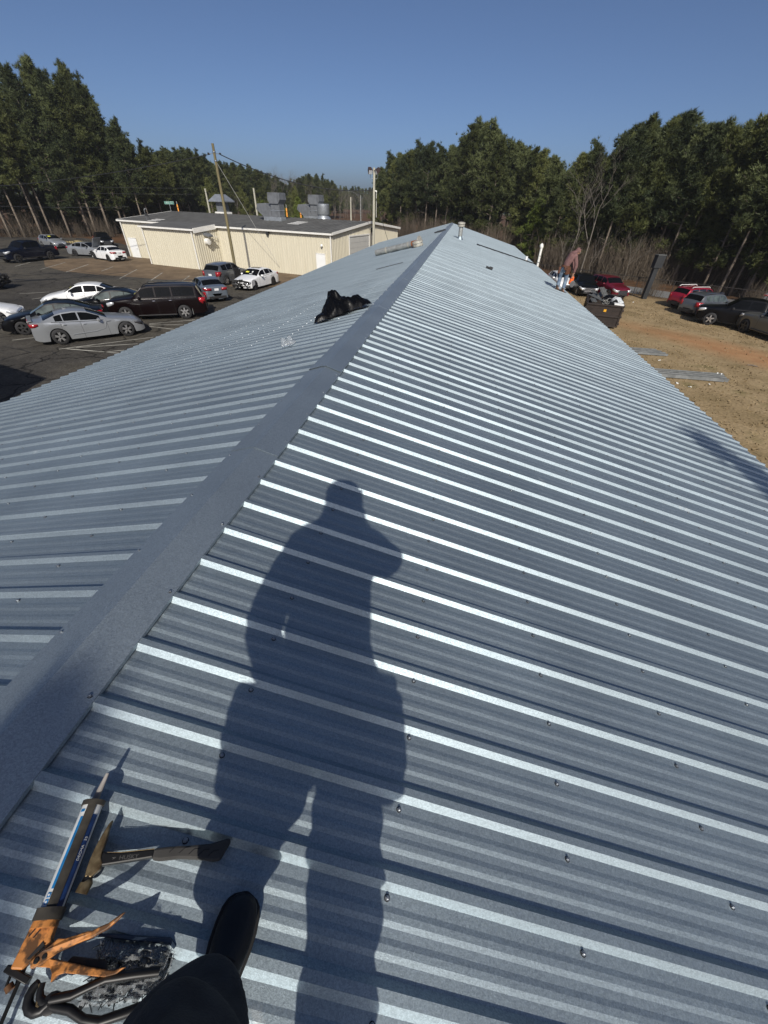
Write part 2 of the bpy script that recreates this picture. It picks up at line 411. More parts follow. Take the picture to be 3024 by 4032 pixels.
def asphalt_mat():
    m = bpy.data.materials.new('old cracked asphalt'); m.use_nodes = True
    nt = m.node_tree; L = nt.links.new; N = nt.nodes.new
    b = nt.nodes['Principled BSDF']; b.inputs['Roughness'].default_value = .9; b.inputs['Specular IOR Level'].default_value = .2
    tc = N('ShaderNodeTexCoord')
    def ramp(f, stops):
        r = N('ShaderNodeValToRGB'); e = r.color_ramp.elements
        while len(e) < len(stops): e.new(.5)
        for i, (p_, c) in enumerate(stops): e[i].position = p_; e[i].color = (*c, 1)
        L(f, r.inputs[0]); return r.outputs[0]
    def noise(s, d, st=None):
        n = N('ShaderNodeTexNoise'); n.inputs['Scale'].default_value = s; n.inputs['Detail'].default_value = d
        if st:
            mp = N('ShaderNodeMapping'); mp.inputs['Scale'].default_value = st; mp.inputs['Rotation'].default_value = (0, 0, .25)
            L(tc.outputs['Object'], mp.inputs[0]); L(mp.outputs[0], n.inputs['Vector'])
        else: L(tc.outputs['Object'], n.inputs['Vector'])
        return n.outputs['Fac']
    c = ramp(noise(.16, 7, (.45, 1, 1)), [(.3, (.040, .037, .033)), (.45, (.060, .055, .047)), (.55, (.080, .072, .057)), (.7, (.050, .047, .041))])
    def mul(a, bb):
        mm = N('ShaderNodeMix'); mm.data_type = 'RGBA'; mm.blend_type = 'MULTIPLY'; mm.inputs[0].default_value = 1
        L(a, mm.inputs[6]); L(bb, mm.inputs[7]); return mm.outputs[2]
    c = mul(c, ramp(noise(14, 8), [(.3, (.6, .6, .6)), (.7, (1.4, 1.4, 1.4))]))
    c = mul(c, ramp(noise(1.6, 6), [(.3, (.8, .8, .8)), (.7, (1.2, 1.2, 1.2))]))
    vo = N('ShaderNodeTexVoronoi'); vo.feature = 'DISTANCE_TO_EDGE'; vo.inputs['Scale'].default_value = .34
    nd = N('ShaderNodeTexNoise'); nd.inputs['Scale'].default_value = .9; nd.inputs['Detail'].default_value = 5
    L(tc.outputs['Object'], nd.inputs['Vector'])
    vm = N('ShaderNodeVectorMath'); vm.operation = 'MULTIPLY_ADD'; vm.inputs[1].default_value = (1.6, 1.6, 0)
    L(nd.outputs['Color'], vm.inputs[0]); L(tc.outputs['Object'], vm.inputs[2]); L(vm.outputs[0], vo.inputs['Vector'])
    c = mul(c, ramp(vo.outputs['Distance'], [(.0, (.3, .3, .3)), (.012, (.45, .45, .45)), (.02, (1, 1, 1))]))
    L(c, b.inputs['Base Color'])
    bp = N('ShaderNodeBump'); bp.inputs['Distance'].default_value = .015; L(noise(40, 4), bp.inputs['Height']); L(bp.outputs[0], b.inputs['Normal'])
    return m
def sheet(name, pts, dz, m):
    mb = MB(); mb.add([(x, y, gz(x, y) + dz) for x, y in pts], [tuple(range(len(pts)))])
    return mb.build(name, m)
M['asphalt'] = asphalt_mat()
struct(sheet('asphalt_lot', [(-7.2, -25), (-7.2, 36), (-12, 40), (-40, 56), (-52, 66), (-64, 72), (-90, 60), (-90, -25)], .004, M['asphalt']))
M['dirt'] = mat('bare brown dirt', (.10, .068, .038), .95, col2=(.185, .13, .075), scale=.9, detail=8, bump=.05, bscale=5)
DIRT = [(-46.3, 45.6), (-41.6, 40.9), (-37.5, 38.8), (-33.5, 38.2), (-28.5, 38.0), (-24.2, 37.5), (-18.5, 36.5), (-13, 38.2), (-7.2, 38), (-7.2, 44),
        (-11.4, 44.2), (-28, 49), (-40, 53.5), (-41.5, 49.5)]
struct(sheet('dirt_strip', DIRT, .010, M['dirt']))
# road behind the right-hand field, with the fence in front
M['road'] = mat('worn grey road', (.17, .17, .165), .9, var=.12, scale=2)
ROAD = [(2, 62), (8, 57), (16, 50.2), (20.8, 46.6), (30, 41.5), (48, 30), (70, 14)]
def strip(pts, w, z, m, name):
    mb = MB(); vs = []
    for i, p in enumerate(pts):
        a = Vector(pts[max(0, i - 1)]); b = Vector(pts[min(len(pts) - 1, i + 1)]); d = (b - a).normalized(); n = Vector((-d.y, d.x))
        for s in (-.5, .5):
            q = Vector(p) + n * w * s; vs.append((q.x, q.y, gz(q.x, q.y) + z))
    mb.add(vs, [(2 * i, 2 * i + 1, 2 * i + 3, 2 * i + 2) for i in range(len(pts) - 1)])
    return mb.build(name, m)
struct(strip([(x + 1.6, y + 2.6) for x, y in ROAD], 4.6, .006, M['road'], 'road'))

# painted stall lines and tar filled cracks on the lot
M['line'] = mat('worn white line paint', (.30, .29, .25), .85, var=.45, scale=1.8, detail=8)
M['tar'] = mat('tar crack filler', (.012, .012, .012), .7)
LINES = [((-18.18, 17.24), (-15.15, 20.37)), ((-17.59, 17.67), (-15.14, 19.05)), ((-17.89, 17.39), (-14.98, 17.41)), ((-15.79, 17.36), (-15.08, 17.91)), ((-17.01, 22.67), (-15.13, 23.27)), ((-17.17, 22.89), (-15.11, 24.61)), ((-16.81, 22.39), (-14.98, 22.15)), ((-21.61, 17.95), (-20.97, 18.68)), ((-44.18, 39.93), (-45.41, 42.95)), ((-40.34, 38.99), (-42.35, 44.35)), ((-36.95, 38.48), (-39.11, 43.92)), ((-34.49, 40.21), (-35.63, 43.3)), ((-29.92, 36.91), (-32.24, 42.53)), ((-26.6, 36.54), (-28.62, 41.51)), ((-23.79, 36.96), (-25.12, 40.58)), ((-31.72, 28.26), (-30.36, 29.54)), ((-29.31, 26.9), (-29.1, 27.5))]
CRACKS = [([(-39.03, 34.39), (-37.53, 36.94), (-35.61, 39.15), (-33.44, 38.76)], 0.16), ([(-36.52, 32.38), (-34.45, 34.55), (-33.36, 36.83), (-32.91, 38.52), (-31.72, 41.05)], 0.3), ([(-37.49, 33.38), (-35.76, 33.58), (-34.59, 35.23)], 0.5), ([(-17.92, 13.82), (-17.64, 14.25), (-17.38, 14.82), (-17.52, 15.45), (-17.43, 16.4)], 0.06), ([(-19.26, 15.07), (-19.38, 15.45), (-19.04, 16.5), (-20.65, 16.85), (-21.47, 17.12)], 0.05), ([(-19.04, 16.5), (-18.2, 16.8), (-17.43, 16.4), (-16.64, 16.99)], 0.05), ([(-18.65, 14.5), (-18.11, 14.26)], 0.05), ([(-16.57, 19.02), (-15.99, 20.23), (-16.2, 21.9)], 0.04)]
for a, b in LINES:
    o = strip([a, b], .11, .012, M['line'], 'parking_line'); struct(o)
mb = MB()
for pl, w in CRACKS:
    fine = []
    for (ax, ay), (bx, by) in zip(pl[:-1], pl[1:]):
        n = max(2, int(hypot(bx - ax, by - ay) / .35))
        for i in range(n):
            t = i / n; fine.append((ax + (bx - ax) * t + rnd(-.05, .05), ay + (by - ay) * t + rnd(-.05, .05)))
    vs = []
    for i, p in enumerate(fine):
        a = Vector(fine[max(0, i - 1)]); b = Vector(fine[min(len(fine) - 1, i + 1)]); d = (b - a).normalized(); nn = Vector((-d.y, d.x))
        ww = w * rnd(.5, 1.3)
        for s in (-.5, .5):
            q = Vector(p) + nn * ww * s; vs.append((q.x, q.y, GL + .014))
    mb.add(vs, [(2 * i, 2 * i + 1, 2 * i + 3, 2 * i + 2) for i in range(len(fine) - 1)])
stuff(mb.build('asphalt_crack', M['tar']))

# ------------------------------------------------------------------ the roof underfoot
TH = math.atan(.2571); CT, ST = cos(TH), sin(TH)
Y0, Y1 = -3.9, 44.68
XR, XL = 5.97, 6.76
LR, LL_ = XR / CT, XL / CT
RIB = .2286
OFFR, OFFL = .225, .425
HR = .021
hall = thing('metal_building', 'long low building under a shiny new ribbed metal roof, in the foreground', 'building', (0, 18, -5))
def W2H(o): o.matrix_parent_inverse = Matrix.Translation((0, -18, 5)); return o
def panel_mesh(length):
    prof = []
    def rib(c): return [(c - .031, 0), (c - .0115, HR), (c + .0115, HR), (c + .031, 0)]
    def minor(c): return [(c - .022, 0), (c - .008, .0028), (c + .008, .0028), (c + .022, 0)]
    for k in range(4):
        c = k * RIB
        prof += rib(c) + minor(c + RIB * .36) + minor(c + RIB * .64)
    c = 4 * RIB
    prof += [(c - .031, 0.0), (c - .0125, HR + .0016), (c + .0125, HR + .0016), (c + .0155, HR - .003)]
    vs = []; na = 13
    for i in range(na):
        a = .015 + (length - .015) * i / (na - 1)
        for y, h in prof: vs.append((a, y, h))
    n = len(prof)
    fs = [(i * n + j, (i + 1) * n + j, (i + 1) * n + j + 1, i * n + j + 1) for i in range(na - 1) for j in range(n - 1)]
    mb = MB(); mb.add(vs, fs)
    me = mb.mesh('roof_panel', M['roof'])
    return me
pr, pl_ = panel_mesh(LR), panel_mesh(LL_)
PW = 4 * RIB
nR = -5
k = nR
while OFFR + k * PW < Y1 - PW:
    W2H(link('roof_panel', pr, hall, (0, OFFR + k * PW, 0), (0, TH, 0))); k += 1
YR0, YR1 = OFFR + nR * PW, OFFR + k * PW
k = nR
while OFFL + k * PW < Y1 - PW:
    W2H(link('roof_panel', pl_, hall, (0, OFFL + k * PW + PW, 0), (0, TH, pi))); k += 1
def rp(x, y, h=0.0):      # a point over the roof: |x| across, y along, h off the sheet
    s = 1 if x >= 0 else -1
    return Vector((x + s * h * ST, y, -abs(x) * ST / CT + h * CT))
# screws: hex washer heads beside each rib on every purlin line
mb = MB()
mb.lathe([(.0092, 0), (.0092, .0014), (.0070, .0018)], M['rubber'], 10)
mb.lathe([(.0074, .0018), (.0074, .0034), (.0050, .0036), (.0050, .0090), (.0036, .0098)], M['zinc'], 6)
sm = mb.mesh('screw', None, 30)
spots = []
for side, off, xm in ((1, OFFR - .048, XR), (-1, OFFL - .05, XL)):
    n0 = int((Y0 - off) / RIB); n1 = int((Y1 - off) / RIB) - 1
    for n in range(n0, n1):
        i = 1
        while True:
            x = .615 * i + (0 if .615 * i < xm - .2 else 0)
            if x > xm - .1: break
            y = off + n * RIB
            spots.append((side * (x + rnd(-.008, .008)), y + rnd(-.006, .006), 0.0)); i += 1
        spots.append((side * (xm - .06), off + n * RIB, 0.0))
        if n % 2 == 1:
            spots.append((side * .138, off + .05 + n * RIB, HR + .003))
def sdist(p):
    q = rp(*p) - CAM
    d = q.dot(FWD)
    u, v = q.dot(RIGHT) / max(d, .01), q.dot(UP) / max(d, .01)
    vis = d > 0.05 and abs(u) < 1.02 and abs(v) < 1.36
    return q.length + (0 if vis else 1000)
spots.sort(key=sdist)
for p in spots[:290]:
    o = link('screw', sm, hall, rp(*p), (0, TH if p[0] > 0 else -TH, rnd(0, 1)))
    W2H(o)
mb = MB()
for p in spots[290:]:
    c = rp(*p); n = rp(p[0], p[1], p[2] + .008)
    mb.tube([c, n], [.0075, .004], None, 5)
stuff(W2H(mb.build('screw', M['zinc'], hall)))
# ridge cap in overlapping lengths
cuts = [-4.0, -.93, 2.11, 3.765] + [3.765 + 3.0 * i for i in range(1, 14)]
cuts = [c for c in cuts if c < Y1 - .5] + [Y1 + .01]
for i in range(len(cuts) - 1):
    y0, y1 = cuts[i] - (.03 if i else 0), cuts[i + 1] + .02
    lift = .002 if i >= 2 else 0.0; lip = .009 if i == 3 else .002
    prof = [(-.160, HR - .012), (-.157, HR + .004), (-.118, HR + .0055), (-.02, HR + .012), (0, HR + .014)]
    vs = []; ny = 14
    full = [(x, h) for x, h in prof] + [(-x, h) for x, h in prof[-2::-1]]
    for j in range(ny):
        y = y0 + (y1 - y0) * (j / (ny - 1)) ** 2
        for x, h in full:
            q = rp(x, y, h + lift + (lip * math.exp(-(y - y0) / .25) if i else 0)); vs.append((q.x, q.y, q.z + (0.0012 * sin(y * 9 + i) if abs(x) > .15 else 0)))
    nn = len(full)
    mb = MB(); mb.add(vs, [(j * nn + a, (j + 1) * nn + a, (j + 1) * nn + a + 1, j * nn + a + 1)[::-1] for j in range(ny - 1) for a in range(nn - 1)])
    o = mb.build('ridge_cap', M['cap'], hall); W2H(o)
    so = o.modifiers.new('s', 'SOLIDIFY'); so.thickness = .0012; so.offset = 0
# eave trims, closures, rake trims, walls
for s, xm in ((1, XR), (-1, XL)):
    mb = MB(); a = rp(s * (xm - .05), 0, -.010)
    mb.box((a.x, (YR0 + YR1) / 2, a.z), (.05, YR1 - YR0, .016), None, Matrix.Rotation(s * TH, 3, 'Y'))
    W2H(mb.build('eave_closure', M['closure'], hall))
    mb = MB()
    e = rp(s * (xm + .012), 0, -.004)
    mb.box((e.x, (YR0 + YR1) / 2, e.z - .06), (.012, YR1 - YR0, .12))
    W2H(mb.build('eave_trim', M['creamtrim'], hall))
    mb = MB()
    wx = s * (xm - .16); zt = -abs(wx) * ST / CT - .03; zb = gz(wx) - .3
    mb.box((wx, (YR0 + YR1) / 2, (zt + zb) / 2), (.06, YR1 - YR0 - .3, zt - zb))
    y = YR0 + .3
    while y < YR1 - .3:
        mb.box((wx + s * .04, y, (zt + zb) / 2), (.03, .05, zt - zb)); y += .305
    W2H(mb.build('side_wall', M['cream'], hall))
for y, sgn in ((YR0 + .17, -1), (YR1 - .17, 1)):
    mb = MB()
    T = Matrix.Translation((0, y, 0)) @ Matrix.Rotation(pi / 2, 4, 'X')
    mb.prism([(-XL + .2, GL - .4), (XR - .2, GL - .6), (XR - .2, -(XR - .2) * ST / CT - .03), (0, -.03), (-XL + .2, -(XL - .2) * ST / CT - .03)], -.03, .03, None, T)
    W2H(mb.build('gable_wall', M['cream'], hall))
for y in (YR1 + .02,):
    for s, ln in ((1, LR), (-1, LL_)):
        mb = MB(); mb.box((ln / 2, 0, .005), (ln, .03, .06))
        W2H(mb.build('rake_trim', M['cap'], hall, loc=(0, y, 0), rot=(0, TH, 0 if s > 0 else pi)))
# ------------------------------------------------------------------ the cream workshop
A0 = Vector((-11.445, 44.232, GL)); TB = radians(105.1555)
# local frame: x runs along the front wall to the left, y inward (away from camera), z up
B2 = thing('metal_workshop', 'cream ribbed metal workshop with low grey roof and white trim across the lot', 'building', A0, 0)
UX = Vector((-sin(TB), -cos(TB), 0)); UY = Vector((-cos(TB), sin(TB), 0))
B2.rotation_euler = (0, 0, atan2(UX.y, UX.x))
_loc_y = Vector((-sin(B2.rotation_euler.z), cos(B2.rotation_euler.z), 0))
FLIP = 1 if _loc_y.dot(UY) > 0 else -1      # local +y points out of the building when FLIP = -1
def b2(x, y, z): return (x, y * FLIP, z)
L2, W2, HE, HRG = 29.42, 16.43, 3.784, 4.516
B0, B1, BP, BH = 14.35, 21.89, 3.28, 3.576
def wall_strip(mb, x0, y0, x1, y1, zt0, zt1, zb=-.2, step=.305, out=.035, skip=()):
    """ribbed sheet wall from (x0,y0) to (x1,y1); top runs zt0 to zt1; ribs to the outside (left of travel)"""
    d = Vector((x1 - x0, y1 - y0)); ln = d.length; d /= ln; n = Vector((-d.y, d.x))
    pts = []
    k = 0; s = 0
    while s < ln:
        for off, o in ((0, 0), (.17, 0), (.195, out), (.28, out), (.305, 0)):
            q = s + off
            if q <= ln: pts.append((q, o))
        s += step
    pts = sorted(set(pts)); pts.append((ln, 0))
    vs = []
    for q, o in pts:
        p = Vector((x0, y0)) + d * q + n * o; zt = zt0 + (zt1 - zt0) * q / ln
        vs += [b2(p.x, p.y, zb), b2(p.x, p.y, zt)]
    mb.add(vs, [(2 * i, 2 * i + 2, 2 * i + 3, 2 * i + 1) for i in range(len(pts) - 1)])
# in this frame "outside" of the front wall is -y ; walls are built so ribs point outwards
mb = MB(); wall_strip(mb, B0, 0, 0, 0, HE - .05, HE - .05); W = mb.build('front_wall', M['cream'], B2)
mb = MB(); wall_strip(mb, L2, 0, B1, 0, HE - .05, HE - .05); mb.build('front_wall', M['cream'], B2)
mb = MB(); wall_strip(mb, B1, -BP, B0, -BP, BH - .05, BH - .05); mb.build('annex_front_wall', M['cream'], B2)
mb = MB(); wall_strip(mb, B0, -BP, B0, 0, BH - .1, HE - .12); mb.build('annex_side_wall', M['cream'], B2)
mb = MB(); wall_strip(mb, B1, 0, B1, -BP, HE - .12, BH - .1); mb.build('annex_side_wall', M['cream'], B2)
mb = MB(); wall_strip(mb, 0, 0, 0, 3.5, HE - .05, HE + .25); mb.build('gable_wall', M['cream'], B2); mb = MB(); wall_strip(mb, 0, 8.22, 0, W2, HRG - .06, HE - .06)
mb2 = MB()
mb.build('gable_wall', M['cream'], B2)
mb = MB(); wall_strip(mb, 0, 3.5, 0, 8.22, HE + .25, HRG - .06, zb=3.42); mb.build('gable_wall', M['cream'], B2)
mb = MB(); wall_strip(mb, L2, W2, L2, 0, HE - .05, HE - .05); mb.build('gable_wall', M['cream'], B2)
mb = MB(); wall_strip(mb, 0, W2, L2, W2, HE - .05, HE - .05); mb.build('back_wall', M['cream'], B2)
# roofs
def slab(mb, pts, t=.09):
    n = len(pts); vs = [b2(*p) for p in pts] + [b2(p[0], p[1], p[2] - t) for p in pts]
    mb.add(vs, [tuple(range(n)), tuple(range(n, 2 * n))[::-1]] + [(i, (i + 1) % n, n + (i + 1) % n, n + i) for i in range(n)])
ov = .22
sl = (HRG - HE) / (W2 / 2)
for y0, y1, z0, z1 in ((-ov, W2 / 2, HE - ov * sl, HRG), (W2 / 2, W2 + ov, HRG, HE - ov * sl)):
    mb = MB()
    slab(mb, [(-ov, y0, z0), (L2 + ov, y0, z0), (L2 + ov, y1, z1), (-ov, y1, z1)])
    x = 0
    while x < L2:      # standing ribs of the old sheeting
        mb.add([b2(x, y0, z0), b2(x + .06, y0, z0), b2(x + .06, y1, z1), b2(x, y1, z1), b2(x, y0, z0 + .03), b2(x + .06, y0, z0 + .03), b2(x + .06, y1, z1 + .03), b2(x, y1, z1 + .03)],
               [(4, 5, 6, 7), (0, 1, 5, 4), (1, 2, 6, 5), (3, 0, 4, 7)]); x += .61
    mb.build('roof', M['b2roof'], B2)
mb = MB(); slab(mb, [(B0 - .12, -BP - ov, BH - .02), (B1 + .15, -BP - ov, BH - .02), (B1 + .15, .6, HE + .055 + .02), (B0 - .12, .6, HE + .055 + .02)])
mb.build('annex_roof', M['b2roof'], B2)
def bar(name, p, q, w, h, m=None):
    mb = MB(); p = Vector(b2(*p)); q = Vector(b2(*q)); d = (q - p); ln = d.length; d.normalize()
    R = d.to_track_quat('X', 'Z').to_matrix()
    mb.box((p + q) / 2, (ln, w, h), None, R)
    return mb.build(name, m or M['whitetrim'], B2, bevel=.008)
zf = HE - ov * sl
bar('gutter', (-ov, -ov - .06, zf - .10), (B0 - .13, -ov - .06, zf - .10), .12, .15)
bar('gutter', (B1 + .16, -ov - .06, zf - .10), (L2 + ov, -ov - .06, zf - .10), .12, .15)
bar('gutter', (B0 - .16, -BP - ov - .06, BH - .10), (B1 + .16, -BP - ov - .06, BH - .10), .12, .15)
bar('rake_trim', (-ov - .035, -ov, zf - .06), (-ov - .035, W2 / 2, HRG - .06), .05, .22)
bar('rake_trim', (-ov - .035, W2 / 2, HRG - .06), (-ov - .035, W2 + ov, zf - .06), .05, .22)
bar('rake_trim', (L2 + ov + .035, -ov, zf - .06), (L2 + ov + .035, W2 / 2, HRG - .06), .05, .16)
bar('fascia', (B0 - .16, -BP - ov, BH - .16), (B0 - .16, -.30, HE - .10), .05, .42)
for x, y, z in ((-.02, -.16, HE - .2), (L2 - .2, -.16, HE - .2), (B0 + .2, -BP - .16, BH - .2), (B1 - .2, -BP - .16, BH - .2)):
    bar('downspout', (x, y, 0.05), (x, y, z), .10, .10)
def opening(name, x0, x1, zb, zt, m, y=-.02, slats=0, frame=True):
    mb = MB(); mb.box(b2((x0 + x1) / 2, y - .02, (zb + zt) / 2), (x1 - x0, .05, zt - zb))
    o = mb.build(name, m, B2, bevel=.006)
    mb = MB()
    for xx in (x0 - .04, x1 + .04): mb.box(b2(xx, y - .03, (zb + zt) / 2 + .03), (.07, .07, zt - zb + .06))
    mb.box(b2((x0 + x1) / 2, y - .03, zt + .04), (x1 - x0 + .15, .07, .07))
    f = mb.build('door_frame', M['whitetrim'], o)
    mb = MB(); mb.lathe([(.03, 0), (.03, .05)], None, 8, 'y', b2(x0 + .12, y - .10, zb + (zt - zb) * .48)); mb.build('handle', M['zinc'], o)
opening('door', .79, 1.75, 0.0, 2.0, M['door'], -.05)
opening('door', 27.55, 28.85, 0.0, 1.96, M['door'], -.05)
# roller door in the gable, slats as pieces
mb = MB(); mb.box(b2(-.02, 5.86, 1.66), (.02, 4.5, 3.32)); rd = mb.build('roller_door', M['shutter'], B2)
for i in range(7):
    mb = MB(); mb.box(b2(-.045, 5.86, .235 + i * .46), (.035, 4.48, .44)); mb.build('slat', M['shutter'], rd, bevel=.008)
for yy in (3.52, 8.2):
    mb = MB(); mb.box(b2(-.06, yy, 1.68), (.07, .14, 3.4)); mb.build('door_frame', M['whitetrim'], rd)
mb = MB(); mb.box(b2(-.06, 5.86, 3.38), (.07, 4.8, .12)); mb.build('door_frame', M['whitetrim'], rd)
def wall_pack(x, y, z, ax):
    mb = MB()
    if ax == 0: mb.prism([(-.16, -.14), (.16, -.14), (.16, .06), (.1, .16), (-.1, .16)], 0, .22, None, Matrix.Translation(b2(x, y, z)) @ Matrix.Rotation(pi / 2 * (1 if FLIP > 0 else -1), 4, 'X'))
    else: mb.box(b2(x - .12, y, z), (.2, .28, .45))
    mb.build('wall_light', M['darkpost'], B2, bevel=.01)
wall_pack(7.45, -.06, 3.42, 0); wall_pack(-.05, 8.75, 3.75, 1)
mb = MB(); mb.lathe([(.05, 0), (.12, .04), (.12, .10), (.06, .15)], None, 12, 'y', b2(1.0, -.16, 2.73)); mb.build('alarm_bell', M['door'], B2)
# rooftop fan on the annex side wall : hooded box and round exhaust
fy = -1.9
mb = MB(); mb.lathe([(.26, 0), (.30, .02), (.30, .42), (.27, .42), (.25, .3), (.25, .12)], None, 20, 'x', b2(B0 - .46, fy, 2.45))
f = mb.build('exhaust_fan', M['whitetrim'], B2)
mb = MB(); mb.box(b2(B0 - .25, fy, 2.45), (.06, .5, .06)); mb.box(b2(B0 - .25, fy, 2.45), (.06, .06, .5)); mb.lathe([(.09, 0), (.09, .1)], None, 10, 'x', b2(B0 - .32, fy, 2.45)); mb.build('fan_blade', M['mech'], f)
mb = MB(); mb.prism([(0, 0), (.75, -.12), (.78, .02), (.45, .18), (0, .22)], -.3, .3, None, Matrix.Translation(b2(B0 - .03, fy + .05, 2.98)) @ Matrix.Rotation(pi, 4, 'Z') @ Matrix.Rotation(pi / 2, 4, 'X'))
mb.build('fan_hood', M['duct'], f, bevel=.01)
mb = MB(); mb.tube([b2(B0 - .1, fy + .45, 2.9), b2(B0 - .3, fy + .9, 2.9), b2(B0 - .3, fy + 1.3, 2.75), b2(B0 - .12, fy + 1.6, 2.8)], .03, None, 6); mb.build('conduit', M['whitetrim'], B2)
# translucent skylight sheets
for x, y, n in ((6.8, 4.3, 4), (24.1, .9, 3)):
    for i in range(n):
        mb = MB(); yy = y - .9 + i * .55
        z = HE + yy * sl + .032
        mb.add([b2(x - .75, yy, z), b2(x + .75, yy, z), b2(x + .75, yy + .36, z + .36 * sl), b2(x - .75, yy + .36, z + .36 * sl)], [(0, 1, 2, 3)])
        mb.build('skylight', M['whitetrim'], B2)
# conduit mast with weatherhead at the left end of the roof
# rooftop exhaust hoods, each a thing standing on the roof
def b2w(x, y, z): return B2.matrix_world @ Vector(b2(x, y, z))
bpy.context.view_layer.update()
RZ2 = B2.rotation_euler.z
def hood(kind, x, y, label, s=1.0):
    z = HE + min(y, W2 - y) * sl
    t = thing('exhaust_hood', label, 'roof vent', b2w(x, y, z), RZ2, 'exhaust hoods on the workshop roof')
    if kind == 'mush':
        mb = MB(); mb.prism([(-.75, -.75), (.75, -.75), (.75, .75), (-.75, .75)], -.05, .28, M['whitetrim']); mb.build('curb', M['whitetrim'], t, bevel=.02)
        mb = MB(); mb.prism([(-.55, -.55), (.55, -.55), (.55, .55), (-.55, .55)], .2, 1.45); mb.build('duct', M['duct'], t, bevel=.02)
        a, bb = 1.05, .35
        mb = MB(); vs = [(sx * a * 1.15, sy * a, 1.40) for sx, sy in ((-1, -1), (1, -1), (1, 1), (-1, 1))] + [(sx * bb, sy * bb * 1.6, 2.05) for sx, sy in ((-1, -1), (1, -1), (1, 1), (-1, 1))]
        vs += [(sx * a * 1.15, sy * a, 1.28) for sx, sy in ((-1, -1), (1, -1), (1, 1), (-1, 1))]
        mb.add(vs, [(4, 5, 6, 7), (0, 1, 5, 4), (1, 2, 6, 5), (2, 3, 7, 6), (3, 0, 4, 7), (8, 9, 1, 0), (9, 10, 2, 1), (10, 11, 3, 2), (11, 8, 0, 3), (11, 10, 9, 8)])
        mb.build('hood', M['ductlight'], t, bevel=.02)
    if kind == 'goose':
        mb = MB(); mb.box((0, 0, .12), (2.4, 1.0, .36)); mb.build('curb', M['ductlight'], t, bevel=.02)
        w = .95
        def pr(name, poly, hw, dx, m=M['duct']):
            q = MB(); q.prism(poly, -hw, hw, None, Matrix.Translation((dx, 0, 0)) @ Matrix.Rotation(pi / 2, 4, 'X')); return q.build(name, m, t, bevel=.02)
        pr('duct', [(-.58, .25), (.58, .25), (.58, 1.5), (-.58, 1.5)], w / 2, -.5)
        pr('hood', [(-.58, 1.48), (.58, 1.48), (.80, 1.85), (.70, 2.45), (-.80, 2.45), (-.86, 1.85)], .62, -.5)
        for zz in (.9,):
            q = MB(); q.box((-.5, 0, zz), (1.22, w + .06, .05)); q.build('duct_flange', M['ductlight'], t)
        pr('elbow_duct', [(-.1, .28), (1.0, .28), (1.95, .95), (1.70, 1.45), (.6, 1.52), (-.1, 1.1)], .42, .25)
    if kind == 'round':
        mb = MB(); mb.lathe([(.95, -.1), (.9, .15), (.62, .4), (.55, .6)], None, 20); mb.build('base_flare', M['ductlight'], t)
        mb = MB(); mb.lathe([(.72, .5), (.75, .54), (.75, 1.5), (.70, 1.55)], None, 24); mb.build('drum', M['ductlight'], t)
    t.scale = (s, s, s)
    return t
hood('mush', 21.9, 9.6, 'pale mushroom exhaust hood, leftmost on the workshop roof behind the utility pole')
hood('goose', 10.6, 5.5, 'dark double goose-neck exhaust duct in the middle of the workshop roof')
hood('goose', 7.9, 9.3, 'double goose-neck duct with one pale face beside the round galvanized fan', .92)
hood('round', 6.5, 9.3, 'round galvanized drum fan, rightmost on the workshop roof', .95)
wm = thing('service_mast', 'thin electric service mast standing at the left end of the workshop roof', 'service mast', b2w(25.4, .55, HE), 0)
mb = MB(); mb.tube([(0, 0, -.3), (0, 0, 1.0)], .035, None, 6); mb.tube([(0, 0, 1.0), (.1, .1, 1.12), (.22, .2, 1.0)], .05, None, 6); mb.build('mast', M['duct'], wm)
mb = MB(); mb.box((.12, 0, .55), (.3, .12, .22)); mb.tube([(.12, .1, .6), (.35, .2, .1), (.2, .2, .0)], .02, None, 5); mb.build('bracket', M['darkpost'], wm)

